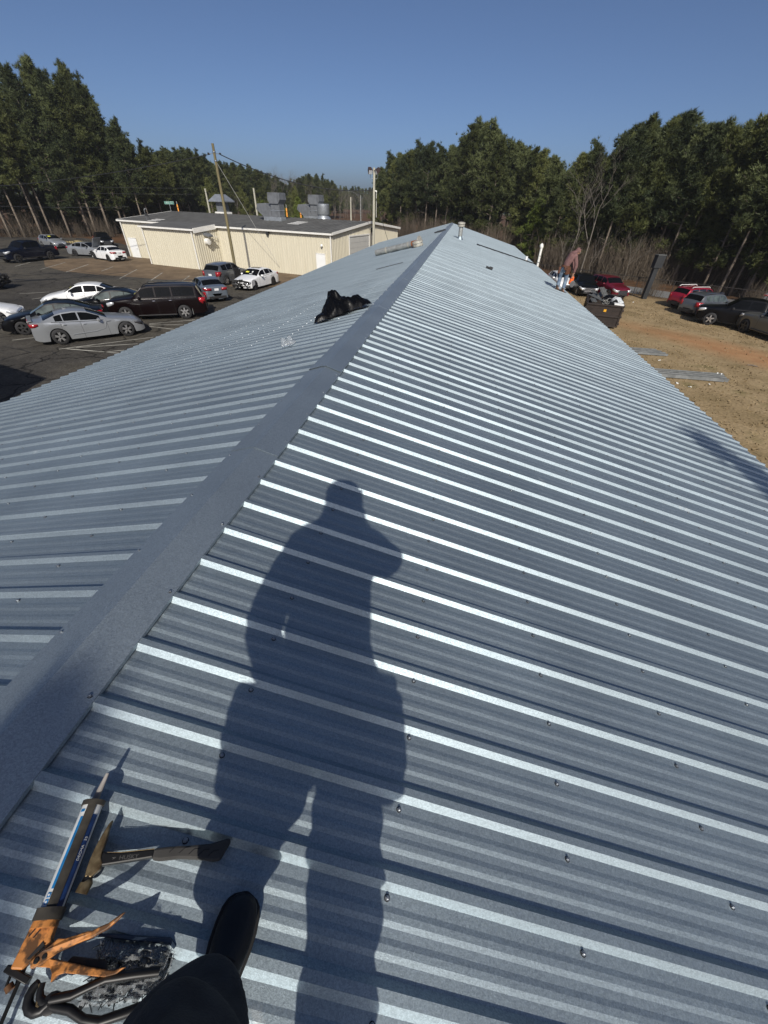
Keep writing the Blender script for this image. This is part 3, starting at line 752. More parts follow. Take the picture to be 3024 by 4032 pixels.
# ------------------------------------------------------------------ vehicles
def lerp_tab(tab, x):
    if x <= tab[0][0]: return tab[0][1]
    for (a, b), (c, d) in zip(tab[:-1], tab[1:]):
        if x <= c: return b + (d - b) * (x - a) / (c - a)
    return tab[-1][1]
SHAPES = {
 'sedan': dict(L=4.85, W=1.84, wb=2.82, fo=.93, r=.335,
   top=[(0, .58), (.05, .66), (.35, .80), (1.0, .93), (1.40, 1.0), (1.50, 1.02), (2.22, 1.385), (2.45, 1.43), (2.85, 1.455), (3.3, 1.435), (3.62, 1.37), (4.28, 1.10), (4.40, 1.075), (4.75, 1.05), (4.82, .95), (4.85, .60)],
   belt=[(0, .52), (.05, .60), (.35, .72), (1.4, .90), (3.6, .97), (4.7, .99), (4.85, .55)],
   glass=[(1.78, 2.62), (2.70, 3.42), (3.46, 3.86)], ws=(1.50, 2.22), rw=(3.62, 4.28), roofw=.70, seams=[1.62, 2.66, 3.5]),
 'muscle': dict(L=5.04, W=1.90, wb=3.05, fo=.93, r=.365,
   top=[(0, .50), (.05, .66), (.3, .83), (1.0, .95), (1.55, 1.02), (1.65, 1.05), (2.45, 1.40), (2.7, 1.445), (3.05, 1.47), (3.5, 1.44), (3.8, 1.38), (4.45, 1.16), (4.55, 1.14), (4.95, 1.13), (5.0, 1.0), (5.04, .62)],
   belt=[(0, .46), (.05, .60), (.3, .76), (1.5, .93), (2.6, .955), (3.9, 1.04), (4.6, 1.08), (4.95, 1.05), (5.04, .58)],
   glass=[(1.98, 2.86), (2.93, 3.56), (3.6, 3.92)], ws=(1.65, 2.45), rw=(3.8, 4.45), roofw=.68, seams=[1.75, 2.9, 3.75]),
 'hatch': dict(L=4.35, W=1.78, wb=2.65, fo=.86, r=.32,
   top=[(0, .58), (.05, .66), (.3, .82), (.9, .98), (1.1, 1.04), (1.15, 1.06), (1.95, 1.42), (2.3, 1.48), (2.8, 1.49), (3.4, 1.45), (3.85, 1.38), (4.2, 1.10), (4.28, 1.0), (4.33, .9), (4.35, .6)],
   belt=[(0, .52), (.05, .60), (.3, .74), (1.1, .92), (3.6, 1.0), (4.25, 1.02), (4.35, .55)],
   glass=[(1.5, 2.35), (2.42, 3.1), (3.15, 3.6)], ws=(1.15, 1.95), rw=(3.85, 4.2), roofw=.72, seams=[1.35, 2.38, 3.15]),
 'suv': dict(L=4.62, W=1.86, wb=2.70, fo=.92, r=.36,
   top=[(0, .60), (.05, .85), (.3, .98), (1.0, 1.10), (1.25, 1.14), (1.32, 1.16), (1.95, 1.58), (2.2, 1.645), (2.8, 1.675), (3.5, 1.65), (4.05, 1.60), (4.12, 1.56), (4.45, 1.14), (4.55, 1.04), (4.6, .95), (4.62, .6)],
   belt=[(0, .55), (.05, .75), (.3, .90), (1.3, 1.02), (3.6, 1.10), (4.4, 1.14), (4.55, 1.0), (4.62, .55)],
   glass=[(1.7, 2.45), (2.52, 3.25), (3.32, 3.95)], ws=(1.32, 1.95), rw=(4.12, 4.45), roofw=.76, seams=[1.5, 2.48, 3.35], high=.06),
 'bigsuv': dict(L=5.63, W=2.03, wb=3.34, fo=.93, r=.40,
   top=[(0, .70), (.05, 1.05), (.3, 1.16), (1.1, 1.24), (1.42, 1.27), (1.5, 1.30), (2.15, 1.80), (2.4, 1.87), (3.0, 1.91), (4.4, 1.90), (5.15, 1.85), (5.22, 1.80), (5.5, 1.22), (5.56, 1.12), (5.6, 1.0), (5.63, .65)],
   belt=[(0, .62), (.05, .95), (.3, 1.08), (1.45, 1.18), (4.8, 1.22), (5.45, 1.22), (5.56, 1.05), (5.63, .6)],
   glass=[(1.95, 2.78), (2.86, 3.72), (3.80, 5.05)], ws=(1.5, 2.15), rw=(5.22, 5.5), roofw=.80, seams=[1.8, 2.82, 3.76], high=.10),
 'pickup': dict(L=5.85, W=2.02, wb=3.65, fo=.95, r=.42,
   top=[(0, .75), (.05, 1.10), (.3, 1.20), (1.2, 1.27), (1.5, 1.29), (1.6, 1.32), (2.2, 1.80), (2.45, 1.88), (2.9, 1.92), (3.6, 1.90), (3.85, 1.85), (4.0, 1.33), (4.05, 1.30), (5.75, 1.30), (5.8, 1.2), (5.85, .7)],
   belt=[(0, .68), (.05, .98), (.3, 1.10), (1.5, 1.20), (3.9, 1.24), (5.8, 1.24), (5.85, .65)],
   glass=[(2.0, 2.85), (2.93, 3.72)], ws=(1.6, 2.2), rw=(3.85, 4.0), roofw=.80, seams=[1.85, 2.89, 3.88], bed=(4.12, 5.72), high=.14),
}
_wheels = {}
def wheel_meshes(r, style):
    if (r, style) in _wheels: return _wheels[(r, style)]
    mb = MB(); w = .115
    mb.lathe([(r * .64, -w), (r * .9, -w), (r * .985, -w * .8), (r, -w * .35), (r, w * .35), (r * .985, w * .8), (r * .9, w), (r * .64, w), (r * .62, w * .55), (.05, w * .3)], M['tyre'], 28, 'y', cap=False)
    ty = mb.mesh('wheel', M['tyre'])
    mb = MB()
    mm = M['alloydark'] if 'dark' in style else M['alloy']
    mb.lathe([(r * .655, .095), (r * .655, .118), (r * .60, .118), (r * .585, .06)], mm, 28, 'y', cap=False)
    mb.lathe([(r * .60, .045), (.02, .045)], M['mech'], 20, 'y', cap=False)
    ns = {'five': 5, 'five_dark': 5, 'twin': 5, 'six': 6}[style]
    for k in range(ns):
        for d in ((-.16, .16) if style == 'twin' else (0,)):
            a = 2 * pi * k / ns + d
            R = Matrix.Rotation(a, 3, 'Y')
            wv = .028 if style == 'twin' else .05
            p0, p1 = r * .10, r * .62
            vs = [R @ Vector(v) for v in ((-wv, .112 * 1, p0), (wv, .112, p0), (wv * .8, .105, p1), (-wv * .8, .105, p1), (-wv, .06, p0), (wv, .06, p0), (wv * .8, .06, p1), (-wv * .8, .06, p1))]
            mb.add(vs, [(0, 1, 2, 3), (0, 4, 5, 1), (1, 5, 6, 2), (2, 6, 7, 3), (3, 7, 4, 0)], mm)
    mb.lathe([(r * .19, .05), (r * .19, .118), (r * .12, .124)], mm, 12, 'y')
    # lathe axis 'y' maps heights to -y: mirror so the outer face is +y
    for i, v in enumerate(mb.v): pass
    rim = mb
    vs = []
    for v in rim.v: vs.append(v)
    # spokes were written with +y outside, lathes with -y outside: flip lathe part
    fixed = []
    for idx, v in enumerate(rim.v): fixed.append(v)
    rim.v = fixed
    me = rim.mesh('rim', mm)
    _wheels[(r, style)] = (ty, me)
    return ty, me
# make lathe on the y axis point the same way as the spokes
_old_lathe = MB.lathe
def _lathe(s, prof, m=None, n=16, axis='z', c=(0, 0, 0), cap=True):
    if axis == 'y': prof = [(r, -h) for r, h in prof]
    return _old_lathe(s, prof, m, n, axis, c, cap)
MB.lathe = _lathe

def car(name, kind, pos, az, pm, label, cat, glass='glass', wheel='five', group=None, lamps='headlamp', sticker=None, front='ok', scale=1.0,
        rails=None, plate=False, roofcol=None, sunroof=False, dropnose=0, extras=None):
    """pos = ground point under the middle of the car, az = heading (clockwise from +y)"""
    S = SHAPES[kind]; L, W, wb, fo, r = S['L'], S['W'], S['wb'], S['fo'], S['r']
    hg = S.get('high', 0)
    t = thing(name, label, cat, (pos[0], pos[1], pos[2]), 0, group)
    t.rotation_euler = (0, 0, pi / 2 - az); t.scale = (scale,) * 3
    xs = set()
    for tab in (S['top'], S['belt']): xs |= {round(a, 3) for a, b in tab}
    for a, b in S['glass']: xs |= {a, b}
    for k in range(int(L / .12)): xs.add(round(k * .12 + .06, 3))
    wx = [fo, fo + wb]; Ra = r + .055
    for c in wx:
        for k in range(-9, 10): xs.add(round(c + Ra * sin(k * pi / 18), 3))
    xs = sorted(x for x in xs if 0 <= x <= L)
    xs = [x for i, x in enumerate(xs) if i == 0 or x - xs[i - 1] > .012]
    sill = .20 + hg
    ws, rw = S['ws'], S['rw']; bed = S.get('bed')
    rings = []
    for x in xs:
        T = lerp_tab(S['top'], x); B = min(lerp_tab(S['belt'], x), T - .03)
        f = x / L
        plan = lerp_tab([(0, .74), (.02, .84), (.08, .94), (.2, .985), (.4, 1), (.75, .99), (.92, .95), (.985, .88), (1, .80)], f)
        w = W / 2 * plan
        if ws[0] <= x <= rw[1]:
            tt = min(1, (x - ws[0]) / (ws[1] - ws[0]), (rw[1] - x) / (rw[1] - rw[0]))
            rf = .84 + (S['roofw'] - .84) * max(0, tt)
        else: rf = .84
        if bed and x > rw[1]: rf = .93
        wt = W / 2 * plan * rf
        zl = lerp_tab([(0, .26), (.05, .20), (.95, .20), (1, .30)], f) + hg
        for c in wx:
            d = abs(x - c)
            if d < Ra: zl = max(zl, r + sqrt(max(0, Ra * Ra - d * d)) - .01)
        zl = min(zl, B - .10)
        zm = zl + (B - zl) * .5
        ring = [(0, sill + .02), (w * .84, max(sill + .02, zl - .02)), (w * .975, zl), (w * 1.0, zm), (w * .995, zm + (B - zm) * .55), (w * .965, B)]
        for q in (.12, .88):
            ring.append((w * .965 + (wt - w * .965) * q, B + (T - .045 - B) * q if T - .045 > B else B + .002))
        ring += [(wt, max(T - .045, B + .004)), (wt * .6, T - .012), (0, T)]
        if bed and bed[0] <= x <= bed[1]:
            zf = T - .48
            ring[8] = (w * .93, T); ring[9] = (w * .84, zf); ring[10] = (0, zf)
            ring[5] = (w * .985, B); ring[6] = (w * .985, B + .02); ring[7] = (w * .975, T)
        rings.append(ring)
    nr = 11
    groups = {}
    def put(key, quad):
        groups.setdefault(key, []).append(quad)
    for sgn in (1, -1):
        for i in range(len(xs) - 1):
            xm = (xs[i] + xs[i + 1]) / 2
            for j in range(nr - 1):
                q = [(xs[i], rings[i][j]), (xs[i + 1], rings[i + 1][j]), (xs[i + 1], rings[i + 1][j + 1]), (xs[i], rings[i][j + 1])]
                vs = [(L / 2 - a, sgn * p[0], p[1]) for a, p in q]
                key = ('body', 0)
                if j == 0 or (j == 1 and any(abs(xm - c) < Ra for c in wx)): key = ('under', 0)
                elif j == 1 and kind in ('suv', 'pickup', 'bigsuv'): key = ('under', 0)
                elif j == 6:
                    for gi, (a, b) in enumerate(S['glass']):
                        if a - .01 <= xs[i] and xs[i + 1] <= b + .01: key = ('side', gi * 2 + (sgn > 0))
                elif j >= 8:
                    if ws[0] + .03 <= xm <= ws[1] - .02: key = ('ws', 0)
                    elif rw[0] + .03 <= xm <= rw[1] - .03: key = ('rw', 0)
                    elif bed and bed[0] <= xm <= bed[1]: key = ('bedin', 0)
                if bed and j == 8 and bed[0] <= xm <= bed[1]: key = ('bedin', 0)
                put(key, vs if sgn < 0 else vs[::-1])
        for i, e in ((0, 1), (len(xs) - 1, -1)):
            ring = rings[i]
            for j in range(1, nr - 2):
                vs = [(L / 2 - xs[i], 0, ring[0][1]), (L / 2 - xs[i], sgn * ring[j][0], ring[j][1]), (L / 2 - xs[i], sgn * ring[j + 1][0], ring[j + 1][1])]
                put(('body', 0), vs)
    def mesh_of(key, name, m, parent=t):
        if key not in groups: return None
        mb = MB(); idx = {}
        for q in groups[key]:
            ids = []
            for v in q:
                kk = (round(v[0], 4), round(v[1], 4), round(v[2], 4))
                if kk not in idx: idx[kk] = len(mb.v); mb.v.append(v)
                ids.append(idx[kk])
            ids = list(dict.fromkeys(ids))
            if len(ids) >= 3: mb.f.append(tuple(ids)); mb.m.append(0); mb.sm.append(True)
        mb.mats = [m]
        return mb.build(name, m, parent, sharp=32)
    body = mesh_of(('body', 0), 'body', pm)
    mesh_of(('under', 0), 'underbody', M['plastic'])
    mesh_of(('bedin', 0), 'cargo_bed', M['plastic'])
    g = M[glass]
    wsm = mesh_of(('ws', 0), 'windshield', g)
    mesh_of(('rw', 0), 'rear_window', M['glass'])
    for key in list(groups):
        if key[0] == 'side': mesh_of(key, 'window', g)
    # wheels
    ty, rim = wheel_meshes(r, wheel)
    for c in wx:
        for sgn in (1, -1):
            o = link('wheel', ty, t, (L / 2 - c, sgn * (W / 2 - .125), r), (0, 0, 0 if sgn > 0 else pi))
            link('rim', rim, o)
    def ringat(x):
        i = min(range(len(xs)), key=lambda k: abs(xs[k] - x)); return rings[i]
    def side_y(x, z):
        rg = ringat(x)
        for (a, b), (c, d) in zip(rg[2:], rg[3:]):
            if b <= z <= d and d > b: return a + (c - a) * (z - b) / (d - b)
        return rg[3][0]
    # head and tail lamps hug the corners
    for sgn in (1, -1):
        zt = lerp_tab(S['top'], .22) - .06
        if front != 'stripped':
            mb = MB(); h = .15 if kind in ('sedan', 'hatch', 'muscle') else .2
            pts = []
            for x in (.03, .12, .26, .46):
                rg = ringat(x); y = side_y(x, zt - h * .6) + .012
                pts.append((x, y))
            n = len(pts); vs = []
            x0, y0 = pts[0]
            pts = [(x0 - .012, y0 - .30)] + pts
            for (x, y) in pts:
                up_ = lerp_tab(S['top'], x + .05) - .075 - (0 if x > .1 else 0)
                vs += [(L / 2 - x + .006, sgn * y, min(up_, zt)), (L / 2 - x + .006, sgn * y, min(up_, zt) - h * (1 if x < .3 else .5))]
            mb.add(vs, [(2 * i, 2 * i + 2, 2 * i + 3, 2 * i + 1) for i in range(len(pts) - 1)], None, True)
            o = mb.build('headlight', M[lamps], t)
            so = o.modifiers.new('s', 'SOLIDIFY'); so.thickness = .03; so.offset = 0
        mb = MB(); zt = lerp_tab(S['belt'], L - .3) - .02; h = .17 if kind in ('sedan', 'muscle', 'hatch') else .36
        vs = []
        seq = [(L + .008, W / 2 * .40 if kind in ('sedan', 'muscle') else W / 2 * .62), (L - .03, W / 2 * .80), (L - .10, None), (L - .22, None), (L - .38, None)]
        for x, y in seq:
            if y is None: y = side_y(x, zt - h / 2) + .012
            vs += [(L / 2 - x, sgn * y, zt - .01), (L / 2 - x, sgn * y, zt - h * (1 if x > L - .3 else .55))]
        mb.add(vs, [(2 * i, 2 * i + 2, 2 * i + 3, 2 * i + 1) for i in range(len(seq) - 1)], None, True)
        o = mb.build('taillight', M['taillamp'], t)
        so = o.modifiers.new('s', 'SOLIDIFY'); so.thickness = .03; so.offset = 0
        # mirror, handles, seams
        xm_ = ws[0] + .42; zb_ = lerp_tab(S['belt'], xm_) + .06
        mb = MB(); yy = side_y(xm_, zb_ - .08)
        mb.lathe([(.001, -.11), (.06, -.10), (.085, -.03), (.085, .04), (.06, .10), (.001, .11)], pm if kind != 'pickup' else M['plastic'], 10, 'y', (L / 2 - xm_, sgn * (yy + .13), zb_))
        mb.box((L / 2 - xm_, sgn * (yy + .02), zb_ - .03), (.05, .12, .05), M['plastic'])
        mb.build('mirror', pm, t)
        for sx in S['seams'][1:]:
            x = sx - .16; z = lerp_tab(S['belt'], x) - .12
            mb = MB(); mb.tube([(L / 2 - x - .10, sgn * (side_y(x, z) + .008), z), (L / 2 - x, sgn * (side_y(x, z) + .035), z), (L / 2 - x + .08, sgn * (side_y(x, z) + .008), z)], .014, None, 6)
            mb.build('door_handle', M['chrome'] if kind in ('bigsuv',) else pm, t)
        mb = MB()
        for sx in S['seams']:
            rg = ringat(sx); vs = []
            if any(abs(sx - c) < Ra for c in wx): rg = [q for q in rg]
            for a, b in rg[2:6]:
                vs += [(L / 2 - sx - .005, sgn * (a + .004), b), (L / 2 - sx + .005, sgn * (a + .004), b)]
            mb.add(vs, [(2 * i, 2 * i + 1, 2 * i + 3, 2 * i + 2) for i in range(3)])
        mb.build('door_seam', M['rubber'], t)
        if rails:
            za = lerp_tab(S['top'], 2.4); x0, x1 = ws[1] + .15, rw[0] - .1; wr = W / 2 * S['roofw'] * .93
            mb = MB(); mb.tube([(L / 2 - x0, sgn * wr, za - .03), (L / 2 - x0 - .15, sgn * wr, za + .05), (L / 2 - x1 + .15, sgn * wr, za + .05), (L / 2 - x1, sgn * wr, za - .03)], .022, None, 6)
            mb.build('roof_rail', M[rails], t)
        mb = MB()
        x0, x1 = ws[0] + .2, rw[1] - .35
        vs = []
        for k in range(12):
            x = x0 + (x1 - x0) * k / 11; rg = ringat(x)
            vs += [(L / 2 - x, sgn * (rg[5][0] + .006), rg[5][1] - .012), (L / 2 - x, sgn * (rg[5][0] + .004), rg[5][1] + .012)]
        mb.add(vs, [(2 * i, 2 * i + 2, 2 * i + 3, 2 * i + 1) for i in range(11)])
        mb.build('belt_trim', M['chrome'] if kind in ('bigsuv', 'sedan') else M['plastic'], t)
    z0 = lerp_tab(S['top'], .06)
    if front == 'ok':
        mb = MB()
        zg = z0 - .08; gh = .16 if kind in ('sedan', 'hatch', 'muscle') else .34; gw = W * .36 if kind in ('sedan', 'hatch') else W * .5
        mb.box((L / 2 + .005, 0, zg - gh / 2 - .02), (.04, gw, gh), M['plastic'])
        for k in range(3): mb.box((L / 2 + .022, 0, zg - .05 - gh * k / 3), (.03, gw * .98, .022), M['chrome'])
        mb.build('grille', M['plastic'], t, bevel=.008)
        mb = MB(); mb.box((L / 2 - .02, 0, .34 + hg), (.10, W * .56, .16)); mb.build('lower_intake', M['plastic'], t, bevel=.015)
    else:
        mb = MB(); rr = random.Random(hash(label) % 1000 if False else len(label))
        zlim = lerp_tab(S['top'], .25)
        for k in range(26):
            sz = (rr.uniform(.05, .22), rr.uniform(.06, .5), rr.uniform(.03, .18))
            mb.box((L / 2 - rr.uniform(-.06, .16), rr.uniform(-.72, .72), rr.uniform(.3 + hg, zlim - .02)), sz, None, Euler((rr.uniform(-.4, .4), rr.uniform(-.4, .4), rr.uniform(-.5, .5))).to_matrix())
        for k in range(6):
            y0 = rr.uniform(-.7, .7); mb.tube([(L / 2 + .02, y0, rr.uniform(.4, zlim)), (L / 2 + .06, y0 + rr.uniform(-.3, .3), rr.uniform(.35, zlim - .1)), (L / 2 - .05, y0 + rr.uniform(-.4, .4), rr.uniform(.3, .5))], .02, None, 5)
        mb.build('engine_parts', M['mech'], t)
        if front == 'stripped':
            mb = MB()
            for sgn in (1, -1):
                mb.lathe([(.02, .09), (.09, .08), (.10, 0)], M['mech'], 10, 'x', (L / 2 - .08, sgn * .62, z0 - .1))
            mb.build('lamp_socket', M['mech'], t)
    if kind in ('sedan', 'muscle', 'hatch', 'suv', 'bigsuv'):
        mb = MB(); mb.box((-L / 2 + .05, 0, .36 + hg), (.14, W * .70, .16 if kind != 'suv' else .24)); mb.build('rear_valance', M['plastic'], t, bevel=.02)
    if plate:
        mb = MB(); zz = lerp_tab(S['belt'], L - .3) - (.13 if kind in ('sedan', 'muscle') else .28)
        mb.box((-L / 2 - .012, 0, zz), (.02, .31, .15)); pl = mb.build('licence_plate', M['plate'], t)
    if sunroof:
        mb = MB(); x = ws[1] + .45; zz = lerp_tab(S['top'], x); mb.box((L / 2 - x, 0, zz + .0), (.45, .8, .02)); mb.build('sunroof', M['glass'], t, bevel=.01)
    if sticker:
        for (fx, fy, wd, ht, mm) in sticker:
            x = ws[0] + (ws[1] - ws[0]) * fx; zt = lerp_tab(S['top'], x)
            a = atan2(lerp_tab(S['top'], ws[1]) - lerp_tab(S['top'], ws[0]), ws[1] - ws[0])
            mb = MB(); mb.box((L / 2 - x, fy, zt + .006), (ht, wd, .006), None, Matrix.Rotation(a, 3, 'Y')); mb.build('windshield_marking', M[mm], t)
    if extras: extras(t, S, L, W)
    t['category'] = cat
    return t
def AZ(p, q): return atan2(q[0] - p[0], q[1] - p[1])
def mid(rear, front, S, off=0):
    """body centre from rear and front wheel ground points on the visible side"""
    return None
def place(kind, wheelpt, which, side, az, z=None):
    """centre of the car when one wheel's outer contact is at wheelpt. which 'f'/'r', side +1 left / -1 right"""
    S = SHAPES[kind]; L, W = S['L'], S['W']
    lx = L / 2 - S['fo'] - (S['wb'] if which == 'r' else 0); ly = side * (W / 2 - .06)
    th = pi / 2 - az
    c = (wheelpt[0] - (lx * cos(th) - ly * sin(th)), wheelpt[1] - (lx * sin(th) + ly * cos(th)))
    return (c[0], c[1], (gz(c[0]) if z is None else z) + .014)
D = radians
LOT = 'vehicles parked on the asphalt lot'
# --- left lot
def racing(t, S, L, W):
    for sgn in (1, -1):
        mb = MB(); pts = [(L / 2 - 1.55, .88), (L / 2 - 1.75, .86), (L / 2 - 1.82, .72), (L / 2 - 1.9, .55), (L / 2 - 2.3, .46), (L / 2 - 3.4, .41)]
        mb.tube([(x, sgn * (W / 2 - .008), z) for x, z in pts], .028, None, 6, flat=.5); mb.build('door_crease', P['silver'], t)
    mb = MB(); mb.box((-L / 2 + .12, 0, 1.155), (.18, W * .74, .035)); mb.build('spoiler', P['silver'], t, bevel=.012)
    mb = MB(); mb.prism([(.12, 0), (-.1, 0), (-.13, .09)], -.012, .012, None, Matrix.Translation((-.75, 0, 1.43)) @ Matrix.Rotation(pi / 2, 4, 'X')); mb.build('antenna_fin', P['silver'], t)
car('silver_sedan', 'muscle', place('muscle', (-18.57, 17.99), 'r', -1, D(42.8)), D(42.8), P['silver'],
    'silver muscle sedan with twin-spoke wheels, nearest whole car on the left lot', 'car', wheel='twin', group=LOT, lamps='darklamp', plate=True, extras=racing)
def bigsuv_ex(t, S, L, W):
    for sgn in (1, -1):
        mb = MB(); mb.box((L / 2 - 2.7, sgn * (W / 2 - .02), .30), (2.2, .12, .05)); mb.build('running_board', M['plastic'], t, bevel=.01)
        mb = MB(); mb.box((L / 2 - S['fo'] - S['wb'] - .48, sgn * (W / 2 - .12), .42), (.03, .24, .34)); mb.build('mud_flap', M['scrap'], t)
car('dark_maroon_suv', 'bigsuv', place('bigsuv', (-15.75, 24.70), 'r', 1, D(-118)), D(-118), P['maroon'],
    'long dark maroon suv with black roof rails and chrome window line', 'suv', glass='glass', wheel='six', group=LOT,
    sticker=[(.25, .35, .28, .10, 'yellow'), (.18, .05, .3, .12, 'paper')], rails='plastic', extras=bigsuv_ex)
car('wrecked_black_sedan', 'sedan', place('sedan', (-21.76, 18.96), 'f', 1, D(-128)), D(-128), P['black'],
    'wrecked black sedan with its whole front stripped bare, behind the silver muscle sedan', 'car', glass='glassgreen', wheel='five_dark', group=LOT, front='stripped')
car('white_sedan', 'sedan', (-26.6, 20.4, GL + .014), D(58), P['white'],
    'white sedan cut off by the left edge behind the wrecked black sedan', 'car', wheel='five', group=LOT)
car('white_sedan', 'sedan', (-23.9, 26.0, GL + .014), D(-120), P['white'],
    'white sedan with yellow windshield writing, behind the plain black sedan', 'car', wheel='five', group=LOT, sticker=[(.6, .4, .3, .14, 'yellow'), (.8, -.2, .25, .08, 'paper')])
car('black_sedan', 'sedan', (-20.9, 24.75, GL + .014), D(-120), P['black'],
    'plain black sedan between the white sedan and the long maroon suv', 'car', glass='glassgreen', wheel='five', group=LOT)
car('blue_grey_sedan', 'sedan', place('sedan', (-17.67, 30.02), 'r', 1, D(-47)), D(-47), P['bluegrey'],
    'blue grey sedan showing its tail lamps and white plate, behind the long maroon suv', 'car', wheel='five', group=LOT, plate=True)
def open_door(t, S, L, W):
    e = bpy.data.objects.new('open_door', None); COL.objects.link(e); e.parent = t
    e.location = (L / 2 - 1.5, -W / 2 + .02, 0); e.rotation_euler = (0, 0, radians(-62))
    mb = MB(); mb.prism([(-1.0, .42), (-.05, .42), (0, 1.0), (-.2, 1.08), (-1.0, 1.08)], -.05, .05, P['grey'], Matrix.Rotation(pi / 2, 4, 'X')); mb.build('door_panel', P['grey'], e, bevel=.02)
    mb = MB(); mb.prism([(-.95, 1.1), (-.22, 1.1), (-.55, 1.5), (-.9, 1.56)], -.015, .015, None, Matrix.Rotation(pi / 2, 4, 'X')); mb.build('door_window', M['glass'], e)
    mb = MB(); mb.box((L / 2 - 2.0, -W / 2 + .03, .82), (.85, .12, .75)); mb.build('door_opening', M['rubber'], t)
    mb = MB(); mb.prism([(0, .5), (.5, .5), (.55, .62), (.08, .7), (-.1, 1.2), (-.22, 1.2)], -.3, .3, None, Matrix.Translation((L / 2 - 2.2, -W / 2 + .35, 0)) @ Matrix.Rotation(pi / 2, 4, 'X')); mb.build('seat', M['scrap'], t)
car('grey_suv', 'suv', place('suv', (-19.16, 36.9), 'r', -1, D(8)), D(8), P['grey'],
    'grey suv seen from behind with its front door open, in front of the utility pole', 'suv', wheel='five', group=LOT, plate=True, extras=open_door)
def dented(t, S, L, W):
    mb = MB(); mb.box((L / 2 - .10, 0, .52), (.12, 1.15, .20)); mb.build('radiator_support', M['mech'], t, bevel=.02)
    mb = MB(); mb.box((L / 2 - .16, -.62, .70), (.14, .42, .13), None, Euler((0, .1, .4)).to_matrix()); mb.build('broken_headlight', M['darklamp'], t, bevel=.02)
    mb = MB(); mb.prism([(-.4, .42), (.45, .32), (.35, .78), (-.3, .84)], -.02, .02, None, Matrix.Translation((L / 2 - .55, W / 2 + .05, 0)) @ Matrix.Rotation(.25, 4, 'Z') @ Matrix.Rotation(pi / 2, 4, 'X')); mb.build('bent_fender', P['white'], t, bevel=.01)
car('wrecked_white_sedan', 'sedan', place('sedan', (-15.88, 35.52), 'f', 1, D(-170)), D(-170), P['white'],
    'wrecked white sedan with missing front bumper and sunroof, nearest the roof edge', 'car', wheel='five_dark', group=LOT, front='parts', sunroof=True, sticker=[(.45, -.35, .3, .16, 'yellow'), (.5, .15, .12, .18, 'paper'), (.15, .1, .3, .06, 'paper')], extras=dented)
def fenderless(t, S, L, W):
    mb = MB(); mb.box((L / 2 - .72, W / 2 - .06, .58), (.85, .16, .42)); mb.build('exposed_wheel_well', M['mech'], t, bevel=.04)
car('white_sedan', 'sedan', place('sedan', (-38.87, 46.85), 'r', 1, D(-68)), D(-68), P['white'],
    'white sedan missing its front fender, parked nearest the workshop side door', 'car', wheel='five_dark', group=LOT, plate=True, front='parts', extras=fenderless)
def hoodup(t, S, L, W):
    mb = MB(); mb.box((0, 0, .55), (.04, 1.35, 1.1)); o = mb.build('raised_hood', P['silver'], t, bevel=.02, loc=(L / 2 - 1.35, 0, .95), rot=(0, radians(28), 0))
car('silver_sedan', 'sedan', place('sedan', (-45.54, 49.59), 'r', -1, D(88)), D(88), P['silver'],
    'silver sedan with its hood raised, nose to nose with the white sedan by the workshop', 'car', wheel='five_dark', group=LOT, extras=hoodup)
car('silver_hatchback', 'hatch', place('hatch', (-54.4, 55.6), 'f', -1, D(112)), D(112), P['silver'],
    'grey silver hatchback with yellow windshield card, farthest car back on the left', 'car', wheel='five', group=LOT, sticker=[(.7, -.35, .35, .16, 'yellow')])
def rig(t, S, L, W):
    for sgn in (1, -1):
        mb = MB(); mb.box((L / 2 - 2.7, sgn * (W / 2 - .0), .42), (2.3, .12, .05)); mb.build('running_board', M['plastic'], t, bevel=.01)
car('navy_pickup', 'pickup', place('pickup', (-45.73, 42.1), 'f', 1, D(-172)), D(-172), P['navy'],
    'navy blue crew cab pickup truck at the left edge, in front of the woods', 'pickup truck', wheel='five_dark', group=LOT, extras=rig)
car('wrecked_navy_car', 'suv', (-36.4, 28.9, GL + .014), D(70), P['navy'],
    'dark navy wreck with torn front end, cut off by the left edge in mid lot', 'car', wheel='five_dark', group=LOT, front='stripped')
car('black_suv', 'suv', (-51.2, 61.6, GL + .014), D(130), P['black'],
    'black suv half hidden behind the silver sedan with raised hood', 'suv', wheel='five', group=LOT)
car('grey_pickup', 'pickup', (-46.4, 63.2, GL + .014), D(165), P['grey'],
    'grey pickup truck half hidden behind the left corner of the workshop', 'pickup truck', wheel='five', group=LOT)
# --- right field
FLD = 'vehicles parked on the dry grass field'
gr = lambda x, y: (x, y, gz(x) + .004)
car('black_pickup', 'pickup', place('pickup', (20.31, 35.48), 'f', 1, D(-65)), D(-65), P['black'],
    'black pickup truck with bright five-spoke wheels, on the dry grass field', 'pickup truck', wheel='five', group=FLD)
car('grey_green_pickup', 'pickup', place('pickup', (21.81, 33.78), 'f', 1, D(-14)), D(-14), P['olive'],
    'grey green pickup truck cut off by the right edge', 'pickup truck', wheel='five_dark', group=FLD, extras=rig)
car('silver_suv', 'suv', (21.9, 39.6, gz(20)), D(62), P['grey'],
    'dark silver suv with pale roof rails between the red suv and the black pickup', 'suv', glass='glassgreen', wheel='five', group=FLD, rails='chrome')
car('red_suv', 'suv', (22.3, 42.7, gz(20)), D(66), P['red'],
    'bright red suv with white roof rails, seen from behind beside the silver suv', 'suv', wheel='five', group=FLD, rails='door')
car('dark_red_suv', 'suv', (15.9, 46.6, gz(16)), D(160), P['darkred'],
    'dark red suv facing the building, beside the black hatchback near the fence', 'suv', wheel='five', group=FLD)
